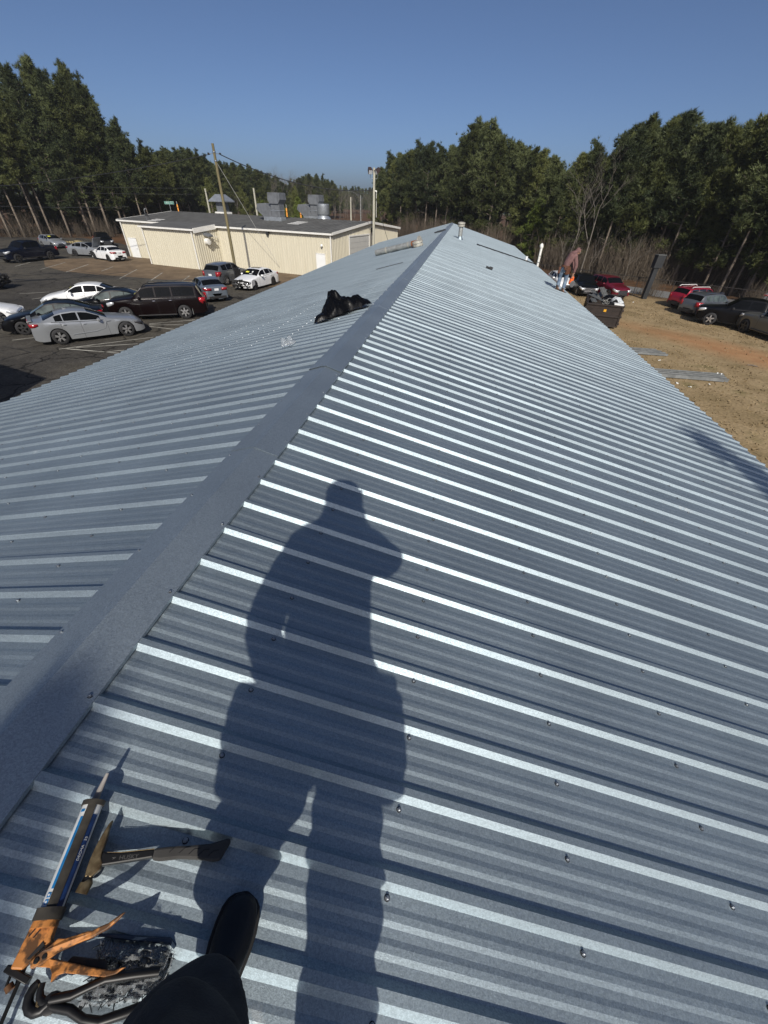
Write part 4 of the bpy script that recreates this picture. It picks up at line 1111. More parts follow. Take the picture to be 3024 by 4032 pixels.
car('black_hatchback', 'suv', (13.55, 46.9, gz(14)), D(176), P['black'],
    'black hatchback with bright bumper facing the building, behind the dumpster', 'car', wheel='five', group=FLD)
car('white_hatchback', 'hatch', (11.9, 49.6, gz(12)), D(172), P['white'],
    'white hatchback seen past the roof worker, nose towards the building', 'car', wheel='five', group=FLD)
car('silver_sedan', 'sedan', (31.6, 44.9, gz(30) + .01), D(124), P['silver'],
    'silver sedan driving on the road behind the fence with a red tail lamp', 'car', wheel='five')
# flatbed trailer with boards beside the woods
tr = thing('utility_trailer', 'low utility trailer loaded with boards, behind the silver sedan with raised hood', 'trailer', (-52.2, 57.6, GL + .01), D(-28))
mb = MB(); mb.box((0, 0, .55), (4.6, 1.9, .08), M['mech']); mb.build('deck', M['mech'], tr)
for sgn in (1, -1):
    mb = MB(); mb.tube([(-2.3, sgn * .95, .6), (-2.3, sgn * .95, .95), (2.3, sgn * .95, .95), (2.3, sgn * .95, .6)], .035, None, 6)
    for k in range(5): mb.tube([(-1.8 + k * .9, sgn * .95, .6), (-1.8 + k * .9, sgn * .95, .95)], .03, None, 5)
    mb.build('side_rail', M['darkpost'], tr)
    ty, rim = wheel_meshes(.335, 'five_dark'); o = link('wheel', ty, tr, (-.3, sgn * 1.05, .32)); link('rim', rim, o)
mb = MB(); mb.tube([(2.3, .6, .5), (3.5, 0, .5), (2.3, -.6, .5)], .05, None, 6); mb.build('tongue', M['darkpost'], tr)
M['lumber'] = mat('pale lumber', (.45, .36, .17), .8, var=.2, scale=3)
for k in range(3):
    mb = MB(); mb.box((0, 0, 0), (3.6, .5, .06)); o = mb.build('board', M['lumber'], None, loc=(-52.2, 57.6, GL + .66), rot=(0, 0, D(-28)))
    o.location += Vector((.3 * k - .3, .5 * k - .5, .03 * k)); tag(o, ['pale board lying on the near side of the utility trailer', 'pale board in the middle of the utility trailer load', 'pale board on the far side of the utility trailer'][k], 'board', 'boards on the trailer')

# ------------------------------------------------------------------ trees and brush
def pine_crown(seed, H, base, rmax, ntuft, cone=.6, tuft=.5, m=None, shape='pine'):
    """limbs in loose whorls, each ending in upswept plumes of slender needles with gaps between"""
    rr = random.Random(seed); mb = MB(); g = rr.gauss
    vs, fs = [], []
    bl = MB()
    nb = int(46 * H / 15)
    lop = rr.uniform(0, 6.28)
    per = ntuft / nb
    for i in range(nb):
        t = (i + rr.random()) / nb
        z = H * (base + (.97 - base) * t ** .92)
        if shape == 'column': prof = 1 - max(0, (t - .8) / .2) ** 2
        else: prof = (1 - ((t - .22) / .78) ** 1.35) if t > .22 else (.6 + .4 * t / .22)
        az = i * 2.399 + rr.uniform(-.5, .5)
        R = rmax * max(.14, prof) ** cone * rr.uniform(.40, 1.18) * (1 + .2 * cos(az - lop + t * 4))
        d = Vector((cos(az), sin(az), rr.uniform(-.05, .35) + .75 * t * t)).normalized()
        upc = Vector((0, 0, 1)) * (.35 + .35 * t)
        p0 = Vector((0, 0, z)); pm = p0 + d * R * .55; p1 = pm + (d + upc * .8).normalized() * R * .5
        bl.tube([p0, pm, p1], [.05 * (1.2 - t) + .01, .028, .010], None, 4, cap=False)
        k = max(4, int(per * (R / rmax + .35)))
        sw = .12 + .085 * R
        for _ in range(k):
            s_ = rr.uniform(.18, 1.0) ** .75
            c = (p0.lerp(pm, s_ / .55) if s_ < .55 else pm.lerp(p1, (s_ - .55) / .45)) + Vector((g(0, sw), g(0, sw), g(.05, sw * .75)))
            ax = (d * .5 + upc + Vector((g(0, .35), g(0, .35), g(0, .25)))).normalized()
            for _ in range(15):
                e = (ax + Vector((g(0, .75), g(0, .75), g(0, .6)))).normalized()
                l = tuft * rr.uniform(.55, 1.3)
                q = e.cross(Vector((g(0, 1), g(0, 1), g(0, 1)))).normalized() * (l * rr.uniform(.055, .10))
                o = len(vs); b0 = c + e * l * .05
                vs += [b0 - q, b0 + q, c + e * l]
                fs.append((o, o + 1, o + 2))
    mb.add(vs, fs, None)
    return mb, bl
def trunk_mb(H, r, seed, top=.93):
    rr = random.Random(seed); mb = MB()
    pts = []; rs = []
    for i in range(7):
        t = i / 6; pts.append((rr.uniform(-.08, .08) * t * 2, rr.uniform(-.08, .08) * t * 2, -.3 + (H * top + .3) * t)); rs.append(r * (1.15 - .95 * t))
    mb.tube(pts, rs, None, 7)
    # dead branch stubs on the bare lower trunk
    for i in range(9):
        z = H * rr.uniform(.12, .5); az = rr.uniform(0, 2 * pi); l = rr.uniform(.5, 1.6)
        mb.tube([(0, 0, z), (cos(az) * l, sin(az) * l, z + l * rr.uniform(-.1, .35))], [.03, .008], None, 3, cap=False)
    return mb
def make_pine(seed, H, base, rmax, nt, m, tuft=.5, cone=.6, shape='pine', kind='pine_tree'):
    t = thing(kind, 'x', 'tree')
    c, b = pine_crown(seed, H, base, rmax, nt, cone, tuft, None, shape)
    tk = trunk_mb(H, .085 + H * .0045, seed)
    o = len(tk.v); tk.v += b.v; tk.f += [tuple(i + o for i in f) for f in b.f]; tk.m += [0] * len(b.f); tk.sm += b.sm
    tk.mats = [M['bark']]; tk.m = [0] * len(tk.f)
    tk.build('trunk', M['bark'], t, sharp=0)
    c.build('crown', m, t, sharp=0)
    return t
PROTO = {}
PROTO['tall'] = [make_pine(10 + i, 20, .16 if i % 2 else .36, 3.3, 2200, M['needle'] if i % 3 else M['needle2'], .48) for i in range(5)]
PROTO['mid'] = [make_pine(30 + i, 14, .14 if i % 2 else .40, 2.6, 1900, M['needle'] if i % 2 else M['needle2'], .40) for i in range(6)]
PROTO['full'] = [make_pine(50 + i, 12, .04, 3.1, 2400, M['needle'], .40, .8, 'pine', 'understory_evergreen') for i in range(3)]
PROTO['light'] = [make_pine(60 + i, 8, .06, 2.5, 1700, M['needle3'], .36, .9, 'pine', 'leafy_tree') for i in range(2)]
def bare_tree_mesh(seed, H, spread, m, n=5):
    rr = random.Random(seed); mb = MB()
    def grow(p, d, l, r, lev):
        q = p + d * l
        midp = p + d * l * .5 + Vector((rr.gauss(0, 1), rr.gauss(0, 1), rr.gauss(0, .5))) * l * .05
        mb.tube([p, midp, q], [r, r * .8, r * .6], None, 5 if lev < 2 else 3, cap=False)
        if lev >= 5: return
        k = 3 if lev < 4 else 3
        for _ in range(k):
            nd = (d + Vector((rr.gauss(0, spread), rr.gauss(0, spread), rr.gauss(.12, spread * .5)))).normalized()
            grow(p + d * l * rr.uniform(.45, 1.0), nd, l * rr.uniform(.5, .74), r * rr.uniform(.42, .6), lev + 1)
    grow(Vector((0, 0, -.2)), Vector((0.02, 0, 1)), H * .42, H * .0056, 0)
    return mb
PROTO['bare'] = []
for i in range(4):
    t = thing('bare_tree', 'x', 'tree'); bare_tree_mesh(80 + i, 13, .42, None).build('trunk', M['greybark'], t, sharp=0); PROTO['bare'].append(t)
PROTO['brush'] = []
for i in range(5):
    rr = random.Random(120 + i); mb = MB()
    for k in range(95):
        a = rr.uniform(0, 2 * pi); b0 = Vector((rr.gauss(0, .8), rr.gauss(0, .8), -.1)); h = rr.uniform(1.8, 4.6); ln = rr.gauss(0, .28)
        d = Vector((cos(a) * abs(ln), sin(a) * abs(ln), 1)).normalized()
        p1 = b0 + d * h * .5; p2 = p1 + (d + Vector((rr.gauss(0, .15), rr.gauss(0, .15), 0))).normalized() * h * .5
        mb.tube([b0, p1, p2], [.022, .016, .005], None, 3, cap=False)
        for _ in range(5):
            s = p1.lerp(p2, rr.uniform(-.6, .9)); e = (d + Vector((rr.gauss(0, .5), rr.gauss(0, .5), rr.gauss(0, .2)))).normalized()
            mb.tube([s, s + e * rr.uniform(.4, 1.1)], [.010, .003], None, 3, cap=False)
    t = thing('bare_shrub', 'x', 'shrub'); mb.build('stem', M['brush'], t, sharp=0); PROTO['brush'].append(t)
_used = set()
def plant(kind, x, y, label, group, cat=None, s=1.0, i=None, z=None):
    src = random.choice(PROTO[kind]) if i is None else PROTO[kind][i]
    zz = gz(x) - .05 if z is None else z
    sc = (s * rnd(.94, 1.06), s * rnd(.94, 1.06), s * rnd(.95, 1.05))
    if src.name not in _used:
        _used.add(src.name); src.location = (x, y, zz); src.rotation_euler = (0, 0, rnd(0, 6.28)); src.scale = sc; r = src; r['label'] = label
    else: r = copy_tree(src, (x, y, zz), rnd(0, 6.28), sc, label)
    r['group'] = group
    return r
rng = random.Random(5)
def stand(kind, poly_pts, rows, depth, gap, label, group, s=(.9, 1.1), dirn=None, mixk=None):
    """rows of trees following a line of edge points, stepping back"""
    for rw_ in range(rows):
        for (ax, ay), (bx, by) in zip(poly_pts[:-1], poly_pts[1:]):
            d = Vector((bx - ax, by - ay)); n = max(1, int(d.length / gap)); d.normalize()
            nn = Vector((-d.y, d.x))
            if dirn and nn.dot(Vector(dirn)) < 0: nn = -nn
            for k in range(n):
                q = Vector((ax, ay)) + d * gap * (k + rng.random()) + nn * (rw_ * depth + rng.uniform(-.4, .4) * depth)
                kk = kind
                if mixk and rng.random() < mixk[1]: kk = mixk[0]
                plant(kk, q.x, q.y, label, group, s=rng.uniform(*s))
FOREST = [
 ('tall', 'tall dark pine in the dense stand behind the left parking lot', 'pines behind the left lot', [(-74.8, 61.6, 15.7), (-73, 62.2, 15.9), (-73.8, 65.2, 16.8), (-71.7, 65.9, 17.2), (-71, 67.8, 17), (-68.8, 69, 18.3), (-68.3, 70.5, 18.1), (-65.7, 71.5, 19.7), (-64.6, 74.7, 21.1), (-63.6, 75.1, 19.4), (-62.4, 77, 19.6), (-60.7, 78.7, 19.6), (-60.8, 80.1, 16.4), (-56.4, 78.7, 15.2), (-56.5, 80.8, 12), (-80.6, 68.3, 16.8), (-78.3, 68.3, 16.3), (-77.3, 71.3, 17.6), (-77, 73.8, 17.7), (-74.6, 75.2, 19.2), (-73.6, 75.7, 18.1), (-72, 78.1, 20.5), (-71.2, 80.6, 20.9), (-66.7, 79.4, 20.6), (-67.3, 84.7, 22.1), (-65, 83.8, 20.2), (-65, 85.5, 17), (-63.1, 85.9, 14.9), (-61.6, 87.7, 13.9), (-58.4, 86.9, 13.2), (-85.9, 73, 17.2), (-84.7, 74.8, 16.9), (-81.4, 76.1, 18), (-78.1, 77.1, 18.8), (-77.8, 79.9, 19.1), (-76.6, 83.1, 21.4), (-73, 84.4, 22.8), (-71.6, 85.1, 20.1), (-68.8, 87.3, 22.1), (-68.4, 89.3, 20.2), (-67.2, 89.8, 16.5), (-67.2, 93.3, 15.9), (-66.2, 94.8, 13.9)]),
 ('tall', 'pine on the receding tree line behind the workshop', 'pines behind the workshop', [(-56.5, 85.1, 12.5), (-60.5, 93.2, 12.2), (-60.3, 95.4, 13), (-62, 100.6, 13.4), (-64.4, 107.9, 14), (-64.5, 110.7, 14.6), (-63.4, 111.9, 14), (-64.5, 116.4, 14.3), (-64, 118.4, 13.8), (-66.4, 125.7, 13), (-66.9, 131.8, 13.5), (-64.9, 131.5, 13.1), (-65.8, 137.1, 13.6), (-66.8, 144, 13.5), (-67.4, 151.3, 13.9), (-65, 151.6, 12.8), (-65.2, 159, 12.3), (-65.9, 168.2, 12.1), (-64.8, 170.9, 10.7), (-62.4, 173, 10.7), (-61.7, 181.2, 12.3), (-60.6, 189.3, 13.8), (-58.6, 192.1, 13.2), (-57.8, 197.6, 13.9), (-55.6, 198.5, 12.1), (-54.5, 203.7, 11.4), (-64.5, 97.9, 12.4), (-65.5, 102, 13.2), (-66.7, 106.6, 13.2), (-67, 109.8, 13.5), (-69.4, 116.4, 13.9), (-67.6, 117.3, 14.6), (-67.9, 120.9, 13.8), (-71.1, 129.9, 14.1), (-69.2, 130.4, 13.3), (-72.2, 141.4, 13.8), (-70.9, 142.2, 12.9), (-70.3, 146.2, 13.9), (-69.6, 150.8, 13.6), (-69.8, 155.5, 13.3), (-70.5, 162.5, 13.5), (-69.8, 165.7, 13.2), (-69, 170.1, 12.5), (-67.4, 173.3, 12.1), (-67.6, 180.9, 10.1), (-65.3, 184.8, 11.5), (-63.8, 191.4, 13.2), (-64, 200.2, 13.1), (-61.9, 202.7, 14.2), (-59.3, 206.5, 12.7), (-58, 213, 12.8), (-56.2, 219.9, 10.1), (-69.9, 105.5, 13.2), (-69.1, 106.7, 13.5), (-71.8, 113.9, 14.2), (-73.8, 119.2, 13.6), (-71.4, 118.2, 13.8), (-73, 125.1, 15), (-74.4, 131.2, 15.5), (-73.8, 133.9, 14.4), (-74.2, 138.4, 14.1), (-76.9, 146.1, 13.3), (-76, 150.2, 13.7), (-77.1, 157.2, 13.6), (-76, 161.5, 13.6), (-76.1, 167.1, 13.4), (-75.1, 171.8, 13.4), (-73.4, 173, 13.3), (-73.6, 179.4, 12.5), (-72.5, 185.7, 12.1), (-71.2, 189.9, 10.6), (-70.2, 196.4, 11.1), (-68.7, 199.7, 12.5), (-65.8, 200.8, 13.7), (-65.1, 206.1, 12.9), (-64.7, 215.9, 13.1), (-62.2, 220.2, 13.4), (-58.5, 220.7, 10.7), (-74.7, 111.3, 14.2), (-75.8, 116.1, 13.6), (-76.2, 119.5, 13.8), (-78.3, 126.2, 15.1), (-76.4, 126.2, 14.8), (-80.1, 135.7, 15.5), (-80.7, 141.8, 15.9), (-79.7, 143.3, 14.5), (-81.6, 150.8, 14.1), (-81.3, 156, 14.1), (-79.9, 159, 14.5), (-78.8, 161.8, 13.9), (-78.8, 167.4, 14.2), (-79.3, 174.6, 12.8), (-77.6, 178.3, 13.4), (-77.8, 186.5, 13.2), (-76.7, 191.5, 11.9), (-74.5, 194.7, 11.1), (-74.4, 205.4, 12.4), (-71.9, 206.9, 12.8), (-69.3, 209.7, 13.5), (-68.7, 218.6, 14.1), (-66.5, 221, 12.6), (-64.5, 223.5, 12.2), (-62.2, 229.8, 12.1)]),
 ('mid', 'rounded pine in the stand beyond the far end of the roof', 'pines beyond the roof end', [(-18, 110.2, 11.7), (-15.5, 108.9, 12.9), (-12.9, 104.5, 13.2), (-11.4, 105, 14.3), (-9.6, 104.3, 15.2), (-7, 99.3, 14.9), (-4.8, 98.1, 14.3), (-2.7, 96.2, 14.3), (-0.9, 96.4, 14.9), (0.5, 94, 17.1), (2.2, 92.5, 16.2), (3.6, 88.2, 16.4), (5.3, 85.5, 14.7), (7.1, 85.9, 14), (8.6, 83.6, 13.8), (9.9, 80, 13.1), (11.2, 78.7, 13.1), (12.3, 73.1, 11.8), (-19.7, 116.5, 11.6), (-16.8, 113.1, 14.2), (-14.6, 113.5, 14.6), (-11.5, 110.9, 14.7), (-8.9, 109, 14), (-6.3, 106.7, 13.9), (-3.6, 105.3, 12.4), (-1.8, 102.5, 14.6), (-0.2, 98.2, 16.2), (1.2, 96.4, 17.4), (2.8, 97.9, 17.9), (4.4, 94.8, 16.2), (5.8, 92.3, 15), (7, 89.2, 14.5), (8.5, 89.8, 14.5), (9.6, 86.1, 13.6), (11, 85.2, 13.2), (12.6, 84.6, 12.2), (13.9, 82.6, 12), (15.1, 80.7, 10.6), (-19.4, 120.2, 12), (-16.9, 117.7, 14.2), (-14.4, 118.6, 14.6), (-12.2, 115.5, 15), (-9.7, 115, 14), (-7.3, 111, 14.8), (-4.7, 111.7, 13.5), (-2.9, 109.4, 15.3), (-1.1, 108.4, 16.4), (0.5, 105.9, 17.7), (1.9, 104.4, 18.3), (4, 99.4, 16.6), (5.6, 97.2, 16.1), (7.8, 95.9, 14.4), (9.6, 94.3, 13.3), (10.8, 90, 13.8), (12.2, 90.4, 13.8), (14.3, 88.5, 12.7), (15.4, 84.6, 11.3)]),
 ('mid', 'dark pine in the dense stand behind the road on the right', 'pines behind the right-hand road', [(13.5, 67.3, 10.3), (14.7, 67.4, 11.9), (15.8, 66.8, 12.6), (17, 65, 11.6), (18.3, 64.8, 12.8), (18.6, 61.8, 13.2), (19.7, 62.8, 14.3), (21, 61.7, 13.3), (21.5, 61.3, 14), (22.7, 61.4, 14.4), (24, 59.6, 13.4), (24.7, 57.5, 13.1), (25.8, 56.8, 13.1), (27.3, 57.1, 12.9), (27.7, 56.6, 13.8), (27.7, 53.4, 12.9), (28.8, 54.5, 13.8), (28.4, 51.3, 13.2), (29.3, 50.9, 12.9), (30.4, 50.8, 12.8), (30.1, 49.8, 13.5), (31.7, 50.2, 12.9), (31.3, 48.2, 12.7), (31.3, 46.4, 12.3), (32.9, 47.8, 12.8), (32.2, 45.9, 13.1), (32.9, 45.7, 12.9), (14.3, 71.8, 10.4), (15.3, 71.7, 11.8), (16.7, 69.6, 11.5), (18.3, 69.1, 11.7), (18.8, 67.5, 12.9), (20, 68.1, 13.8), (20.5, 65.6, 13.8), (21.9, 65.4, 13.5), (22.8, 65.3, 14.7), (23.5, 64, 14.4), (25.1, 62.8, 13), (25.9, 63.1, 13.7), (26.4, 61.3, 13.6), (28.8, 61.9, 12.6), (29, 60.2, 13.3), (29.1, 59, 13.8), (30.3, 59.9, 14.2), (30.3, 57.4, 13.5), (31.1, 57.4, 13.7), (31.9, 57.1, 13.6), (31.5, 55.6, 14.1), (32.9, 55.7, 14.2), (32.9, 53.9, 13.9), (33.3, 53.1, 13.9), (33.1, 51.2, 13.4), (33.8, 50.7, 13.4), (34.5, 50.5, 13.3), (34.5, 48.5, 12.7), (15.7, 74.9, 11), (16.6, 74.2, 12.3), (18.2, 73.6, 11.8), (19.4, 71.5, 12.2), (20.1, 71.4, 14.3), (21.2, 71.5, 15), (22, 69.2, 14.9), (24.1, 70.1, 13.3), (24.4, 68.8, 14.9), (25.6, 67.6, 14.6), (26.6, 65.8, 14.2), (28.3, 67.2, 14.5), (29, 64.7, 13.4), (30.5, 65.3, 14.3), (31.5, 64.1, 14.1), (31.3, 61, 13.8), (32.7, 61.7, 14.6), (33.4, 60.6, 14.6), (34.7, 59.7, 13.5), (34.9, 59.5, 14.3), (34.9, 57.8, 14.2), (35.7, 57.9, 14.5), (36.4, 56.5, 14), (36.5, 54.7, 13.2), (36.6, 53.6, 13.7), (16, 80.8, 10.2), (17, 80.5, 11.4), (18.2, 79.1, 12.3), (20.2, 77.5, 11.5), (20.9, 75.7, 13.4), (22.2, 76.9, 14.4), (23, 74.4, 14.1), (24.4, 73.3, 14.4), (25.7, 73.9, 14.9), (27.3, 72.9, 14.3), (28.7, 71.1, 13.4), (29.9, 71.9, 14.3), (29.7, 68.7, 14.4), (31, 68.5, 14.1), (31.7, 67.8, 14.5), (32.9, 66.2, 13.6), (34.1, 66.4, 14.2), (35.5, 66.5, 14.4), (35.9, 65.9, 14.9), (35.7, 63.8, 14.7), (36.7, 62.8, 14.5), (37.8, 63.3, 14.9), (37.4, 59.7, 13.8), (38.2, 58.9, 13.6), (38.4, 57.8, 14), (40, 58.3, 13.5)]),
 ('bare', 'far bare grey tree in the gap behind the lamp pole', 'bare trees in the gap', [(-66.5, 156.3, 13.1), (-63.5, 157.1, 14.3), (-62.7, 163, 14.4), (-62.9, 171.2, 14), (-60.7, 173.7, 14), (-61, 184.7, 13.7), (-58.2, 184.4, 12.9), (-57.6, 192.5, 13.2), (-55.5, 195.6, 12), (-54.1, 199.7, 12.1), (-52.4, 204.1, 11.4), (-50.4, 209.2, 10.8), (-48.5, 213.7, 11.3), (-46.6, 222, 11), (-43.1, 224.1, 11.9), (-69, 159.9, 11.9), (-67.7, 163.3, 13.2), (-68.4, 171.7, 14.7), (-67.5, 176.5, 14.3), (-66.2, 178.8, 14.4), (-64.1, 182.7, 14), (-64.2, 193.4, 13.8), (-62.6, 196.2, 13), (-61.3, 200, 12.6), (-58.7, 204.7, 12.9), (-57.9, 212.1, 12.7), (-54.5, 211.2, 11.9), (-53.6, 218.1, 11.2), (-51, 223.7, 10.4), (-48.2, 225.2, 10.8), (-45.6, 233.7, 11.8), (-42.5, 237.4, 11.3), (-73.6, 172.2, 13.1), (-72.7, 179.1, 14.7), (-69.6, 178.4, 14.9), (-68.9, 184.9, 14.7), (-68.2, 192.2, 13.9), (-66, 193.6, 14.2), (-66, 201.5, 13.8), (-63.7, 205, 13.1), (-62.1, 210.8, 12.7), (-61.2, 218.4, 12.3), (-58.6, 224.1, 12), (-54.8, 226.6, 11.2), (-53.1, 232.7, 10.9), (-50.2, 234.1, 10.3), (-47.9, 241.7, 10.4), (-44.6, 243.2, 11.8)]),
 ('tall', 'far pine closing the gap behind the lamp pole', 'far pines in the gap', [(-83.1, 279.6, 12.6), (-81.4, 285.9, 11.9), (-77.6, 285.2, 12.1), (-76.4, 297.4, 12.9), (-72.9, 298.5, 12.7), (-70.3, 303.6, 13.2), (-67.2, 306.9, 13.4), (-64.7, 316.6, 12.8), (-61.3, 321.5, 13.3), (-56.5, 320.7, 13.2), (-85.2, 290.3, 12.4), (-84, 301.2, 12), (-79.8, 301.1, 12.5), (-78.4, 314.5, 13.2), (-75, 318.6, 12.5), (-72.5, 322, 13.5), (-69.1, 327.8, 12.9), (-64.9, 332, 13.6), (-60.7, 330.3, 13.9)]),
]

HP = {'tall': 20.0, 'mid': 14.0, 'bare': 11.5}
for kind, lb_, gp_, lst in FOREST:
    for x, y, h in lst:
        k_ = h / HP[kind]
        r = plant(kind, x, y, lb_, gp_)
        w_ = max(k_, .80 if kind == 'tall' else .9) * rng.uniform(.92, 1.1) if kind != 'bare' else k_
        r.scale = (w_, w_, k_ * 1.01)
stand('light', [(-44, 92), (-26, 98)], 1, 5, 5.5, 'low yellow green bushy tree behind the workshop roof', 'yellow green trees behind the workshop', (.6, .9), (0, 1))
stand('full', [(-60, 88), (-46, 110), (-52, 140)], 2, 8, 6.5, 'dark bushy pine low behind the workshop roof', 'bushy pines behind the workshop', (.5, .75), (0, 1), ('bare', .2))
stand('full', [(-62, 128), (-56, 168), (-44, 200)], 2, 9, 6, 'dark evergreen low in the gap behind the workshop roof', 'evergreens low in the gap', (.6, .85), (0, 1), ('bare', .3))
stand('full', [(-20, 108), (-4, 100), (8, 90), (13, 76)], 2, 5, 4.2, 'dark undergrowth pine below the stand beyond the roof end', 'undergrowth pines beyond the roof', (.5, .72), (.3, 1), ('bare', .3))
for x, y, s in ((16.3, 60.2, 1.12), (15.2, 62.5, .86)):
    plant('bare', x, y, ('tall leafless grey tree rising above the roof worker at the edge of the right-hand stand' if s > 1 else 'smaller leafless grey tree just left of the tall leafless one above the roof worker'), 'leafless trees at the right stand', s=s * 1.06)
for x, y in ((14.0, 62), (17.5, 60.5), (15, 70), (20.5, 57)):
    plant('bare', x, y, 'small leafless tree tangled in the brush at the foot of the right-hand stand', 'small leafless trees', s=rng.uniform(.4, .55))
plant('light', 11.2, 72, 'larger yellow green leafy tree left of the roof worker', 'leafy trees by the worker', s=.95, i=0)
plant('light', 12.6, 69, 'small yellow green leafy tree just left of the roof worker', 'leafy trees by the worker', s=.7, i=1)
for k in range(34):
    t = k / 33; x = 12 + 46 * t; y = 66 - 46 * t * (.75 + .25 * t) + 1.5
    for j in range(1 if k % 2 else 2):
        plant('brush', x + rng.uniform(-.8, 1.2) + 1.2 * j, y + rng.uniform(-.6, 1.4) + 1.5 * j, 'bare brown brush at the foot of the right-hand stand', 'brush below the right stand', s=rng.uniform(.75, 1.15))
for x, y, s in ((16.8, 50.0, .55), (20.2, 47.8, .6), (26.6, 41.9, .55), (29.2, 40.6, .6), (24.2, 44.3, .4)):
    plant('brush', x, y, 'small bare shrub growing at the fence line on the right', 'shrubs at the fence', s=s)
for k in range(16):
    t = k / 15; plant('brush', 10.5 - 22 * t + rng.uniform(-1, 1), 76 + 24 * t + rng.uniform(-2, 2), 'bare brown brush beyond the far end of the roof', 'brush beyond the roof end', s=rng.uniform(.8, 1.2))
for k in range(14):
    t = k / 13; plant('brush', -84 + 27 * t, 60 + 20 * t + rng.uniform(-1.5, .5), 'bare brush at the foot of the left-hand stand', 'brush below the left stand', s=rng.uniform(.5, .9))
for (edge, n_, sc_, lb_, gp_) in (([(-112, 50), (-88, 63), (-72, 74), (-62, 84), (-66, 106), (-74, 130)], 80, (.35, .62), 'dark understory evergreen among the trunks of the left-hand woods', 'understory of the left woods'),
        ([(12, 80), (19, 68), (25, 61), (34, 52), (47, 41), (62, 27)], 46, (.28, .52), 'dark understory evergreen among the trunks of the right-hand stand', 'understory of the right stand')):
    for k in range(n_):
        t = rng.random() * (len(edge) - 1); i_ = int(t); a_, b_ = Vector(edge[i_]), Vector(edge[i_ + 1]); q = a_.lerp(b_, t - i_); o_ = rng.uniform(2, 13)
        nn = Vector((-(b_ - a_).y, (b_ - a_).x)).normalized()
        if nn.dot(Vector((-1 if edge[0][0] < 0 else 1, 1))) < 0: nn = -nn
        q += nn * o_
        plant('full', q.x, q.y, lb_, gp_, s=rng.uniform(*sc_))
# two added evergreens, unseen behind the photographer, put in to shade the sheets
_pr = make_pine(91, 11.2, .10, .9, 5200, M['needle'], .34, .75, 'column')
_p3 = make_pine(92, 11.2, .10, 1.5, 1900, M['needle'], .34, .75)
def behind(r, xt, yt, gnd, back, w, label):
    """added shade tree, unseen behind the viewer, its tip shading the roof point (xt, yt)"""
    tip = rp(xt, yt) - SUND * (back / hypot(SUND.x, SUND.y))
    r.location = (tip.x, tip.y, gnd); r.scale = (w, w, (tip.z - gnd) / 11.0); r['label'] = label; r['group'] = 'added shade trees behind the near end of the building'
behind(_pr, .16, .07, GL, 6.6, .30, 'added narrow columnar evergreen, unseen shade caster behind the near end of the building, on the left')
behind(_p3, 5.35, 5.75, GR, 11.0, .8, 'added pointed pine, unseen shade caster behind the near end of the building, on the right')
# added shed, out of view, placed to throw the dark shade on the asphalt
kk = 5.2 / -SUND.z
nb = thing('shade_shed', 'added plain metal shed, out of view at the left, casting shade on the lot', 'shed', (-19.6, 2.0, GL), 0)
c1 = Vector((-15.5, 13.7, GL)) - SUND * kk; c2 = Vector((-17.3, 13.65, GL)) - SUND * (kk * 1.03)
mb = MB(); mb.box(((c1.x + c1.x - 9) / 2, c1.y - 6, 2.5), (9, 12, 5.0)); mb.v = [(x + 19.6, y - 2.0, z) for x, y, z in mb.v]; mb.build('wall', M['cream'], nb)
mb = MB(); T = Matrix.Translation((0, c1.y - 6, 0)) @ Matrix.Rotation(pi / 2, 4, 'X'); mb.prism([(c1.x + .0, 5.2), (c1.x - 4.5, 6.3), (c1.x - 9, 5.2), (c1.x - 9, 5.0), (c1.x, 5.0)], -6.0, 6.0, None, T); mb.v = [(x + 19.6, y - 2.0, z) for x, y, z in mb.v]; mb.build('roof', M['b2roof'], nb)

# far woods on the horizon: one mass, too far to count
rr = random.Random(77); mb = MB(); vs, fs = [], []
for k in range(5200):
    a = radians(rr.uniform(-62, 58)); R = rr.uniform(430, 520); h = rr.uniform(0, 15) * rr.uniform(.5, 1)
    c = Vector((sin(a) * R, cos(a) * R, GL + h)); w = rr.uniform(1.5, 4)
    e1 = Vector((rr.gauss(0, 1), rr.gauss(0, 1), rr.gauss(0, .6))).normalized() * w; e2 = Vector((rr.gauss(0, .4), rr.gauss(0, .4), 1)).normalized() * w
    o = len(vs); vs += [c - e1, c - e2 * .5, c + e1, c + e2]; fs.append((o, o + 1, o + 2, o + 3))
mb.add(vs, fs, None)
stuff(mb.build('far_woods', M['needle2'], sharp=0))

# ------------------------------------------------------------------ poles, wires, signs, fence
pole = thing('utility_pole', 'leaning brown wooden utility pole in front of the workshop, behind the grey suv', 'pole', (-20.2, 40.8, GL))
mb = MB(); mb.tube([(0, 0, -.5), (.02, 0, 5), (0, 0, 9.62)], [.145, .125, .10], None, 12); mb.build('shaft', M['wood'], pole)
mb = MB()
for z in (9.1, 8.55): mb.lathe([(.15, z - .03), (.15, z + .03)], None, 12)
for s in (-1, 1):
    mb.tube([(s * .12, 0, 9.0), (s * .45, 0, 8.98)], .02, None, 5)
mb.build('clamp', M['zinc'], pole)
for s in (-1, 1):
    mb = MB(); mb.lathe([(.03, -.09), (.07, -.06), (.04, -.02), (.07, .02), (.03, .08)], None, 10, 'x', (s * .52, 0, 9.0)); mb.build('insulator', M['wire'], pole)
lp = thing('lamp_pole', 'pale slim wooden pole with twin floodlights in front of the workshop gable', 'lamp post', (-7.97, 48.0, GL))
mb = MB(); mb.tube([(0, 0, -.5), (0, 0, 4.5), (0, 0, 8.75)], [.145, .125, .105], None, 12); mb.build('shaft', M['palewood'], lp)
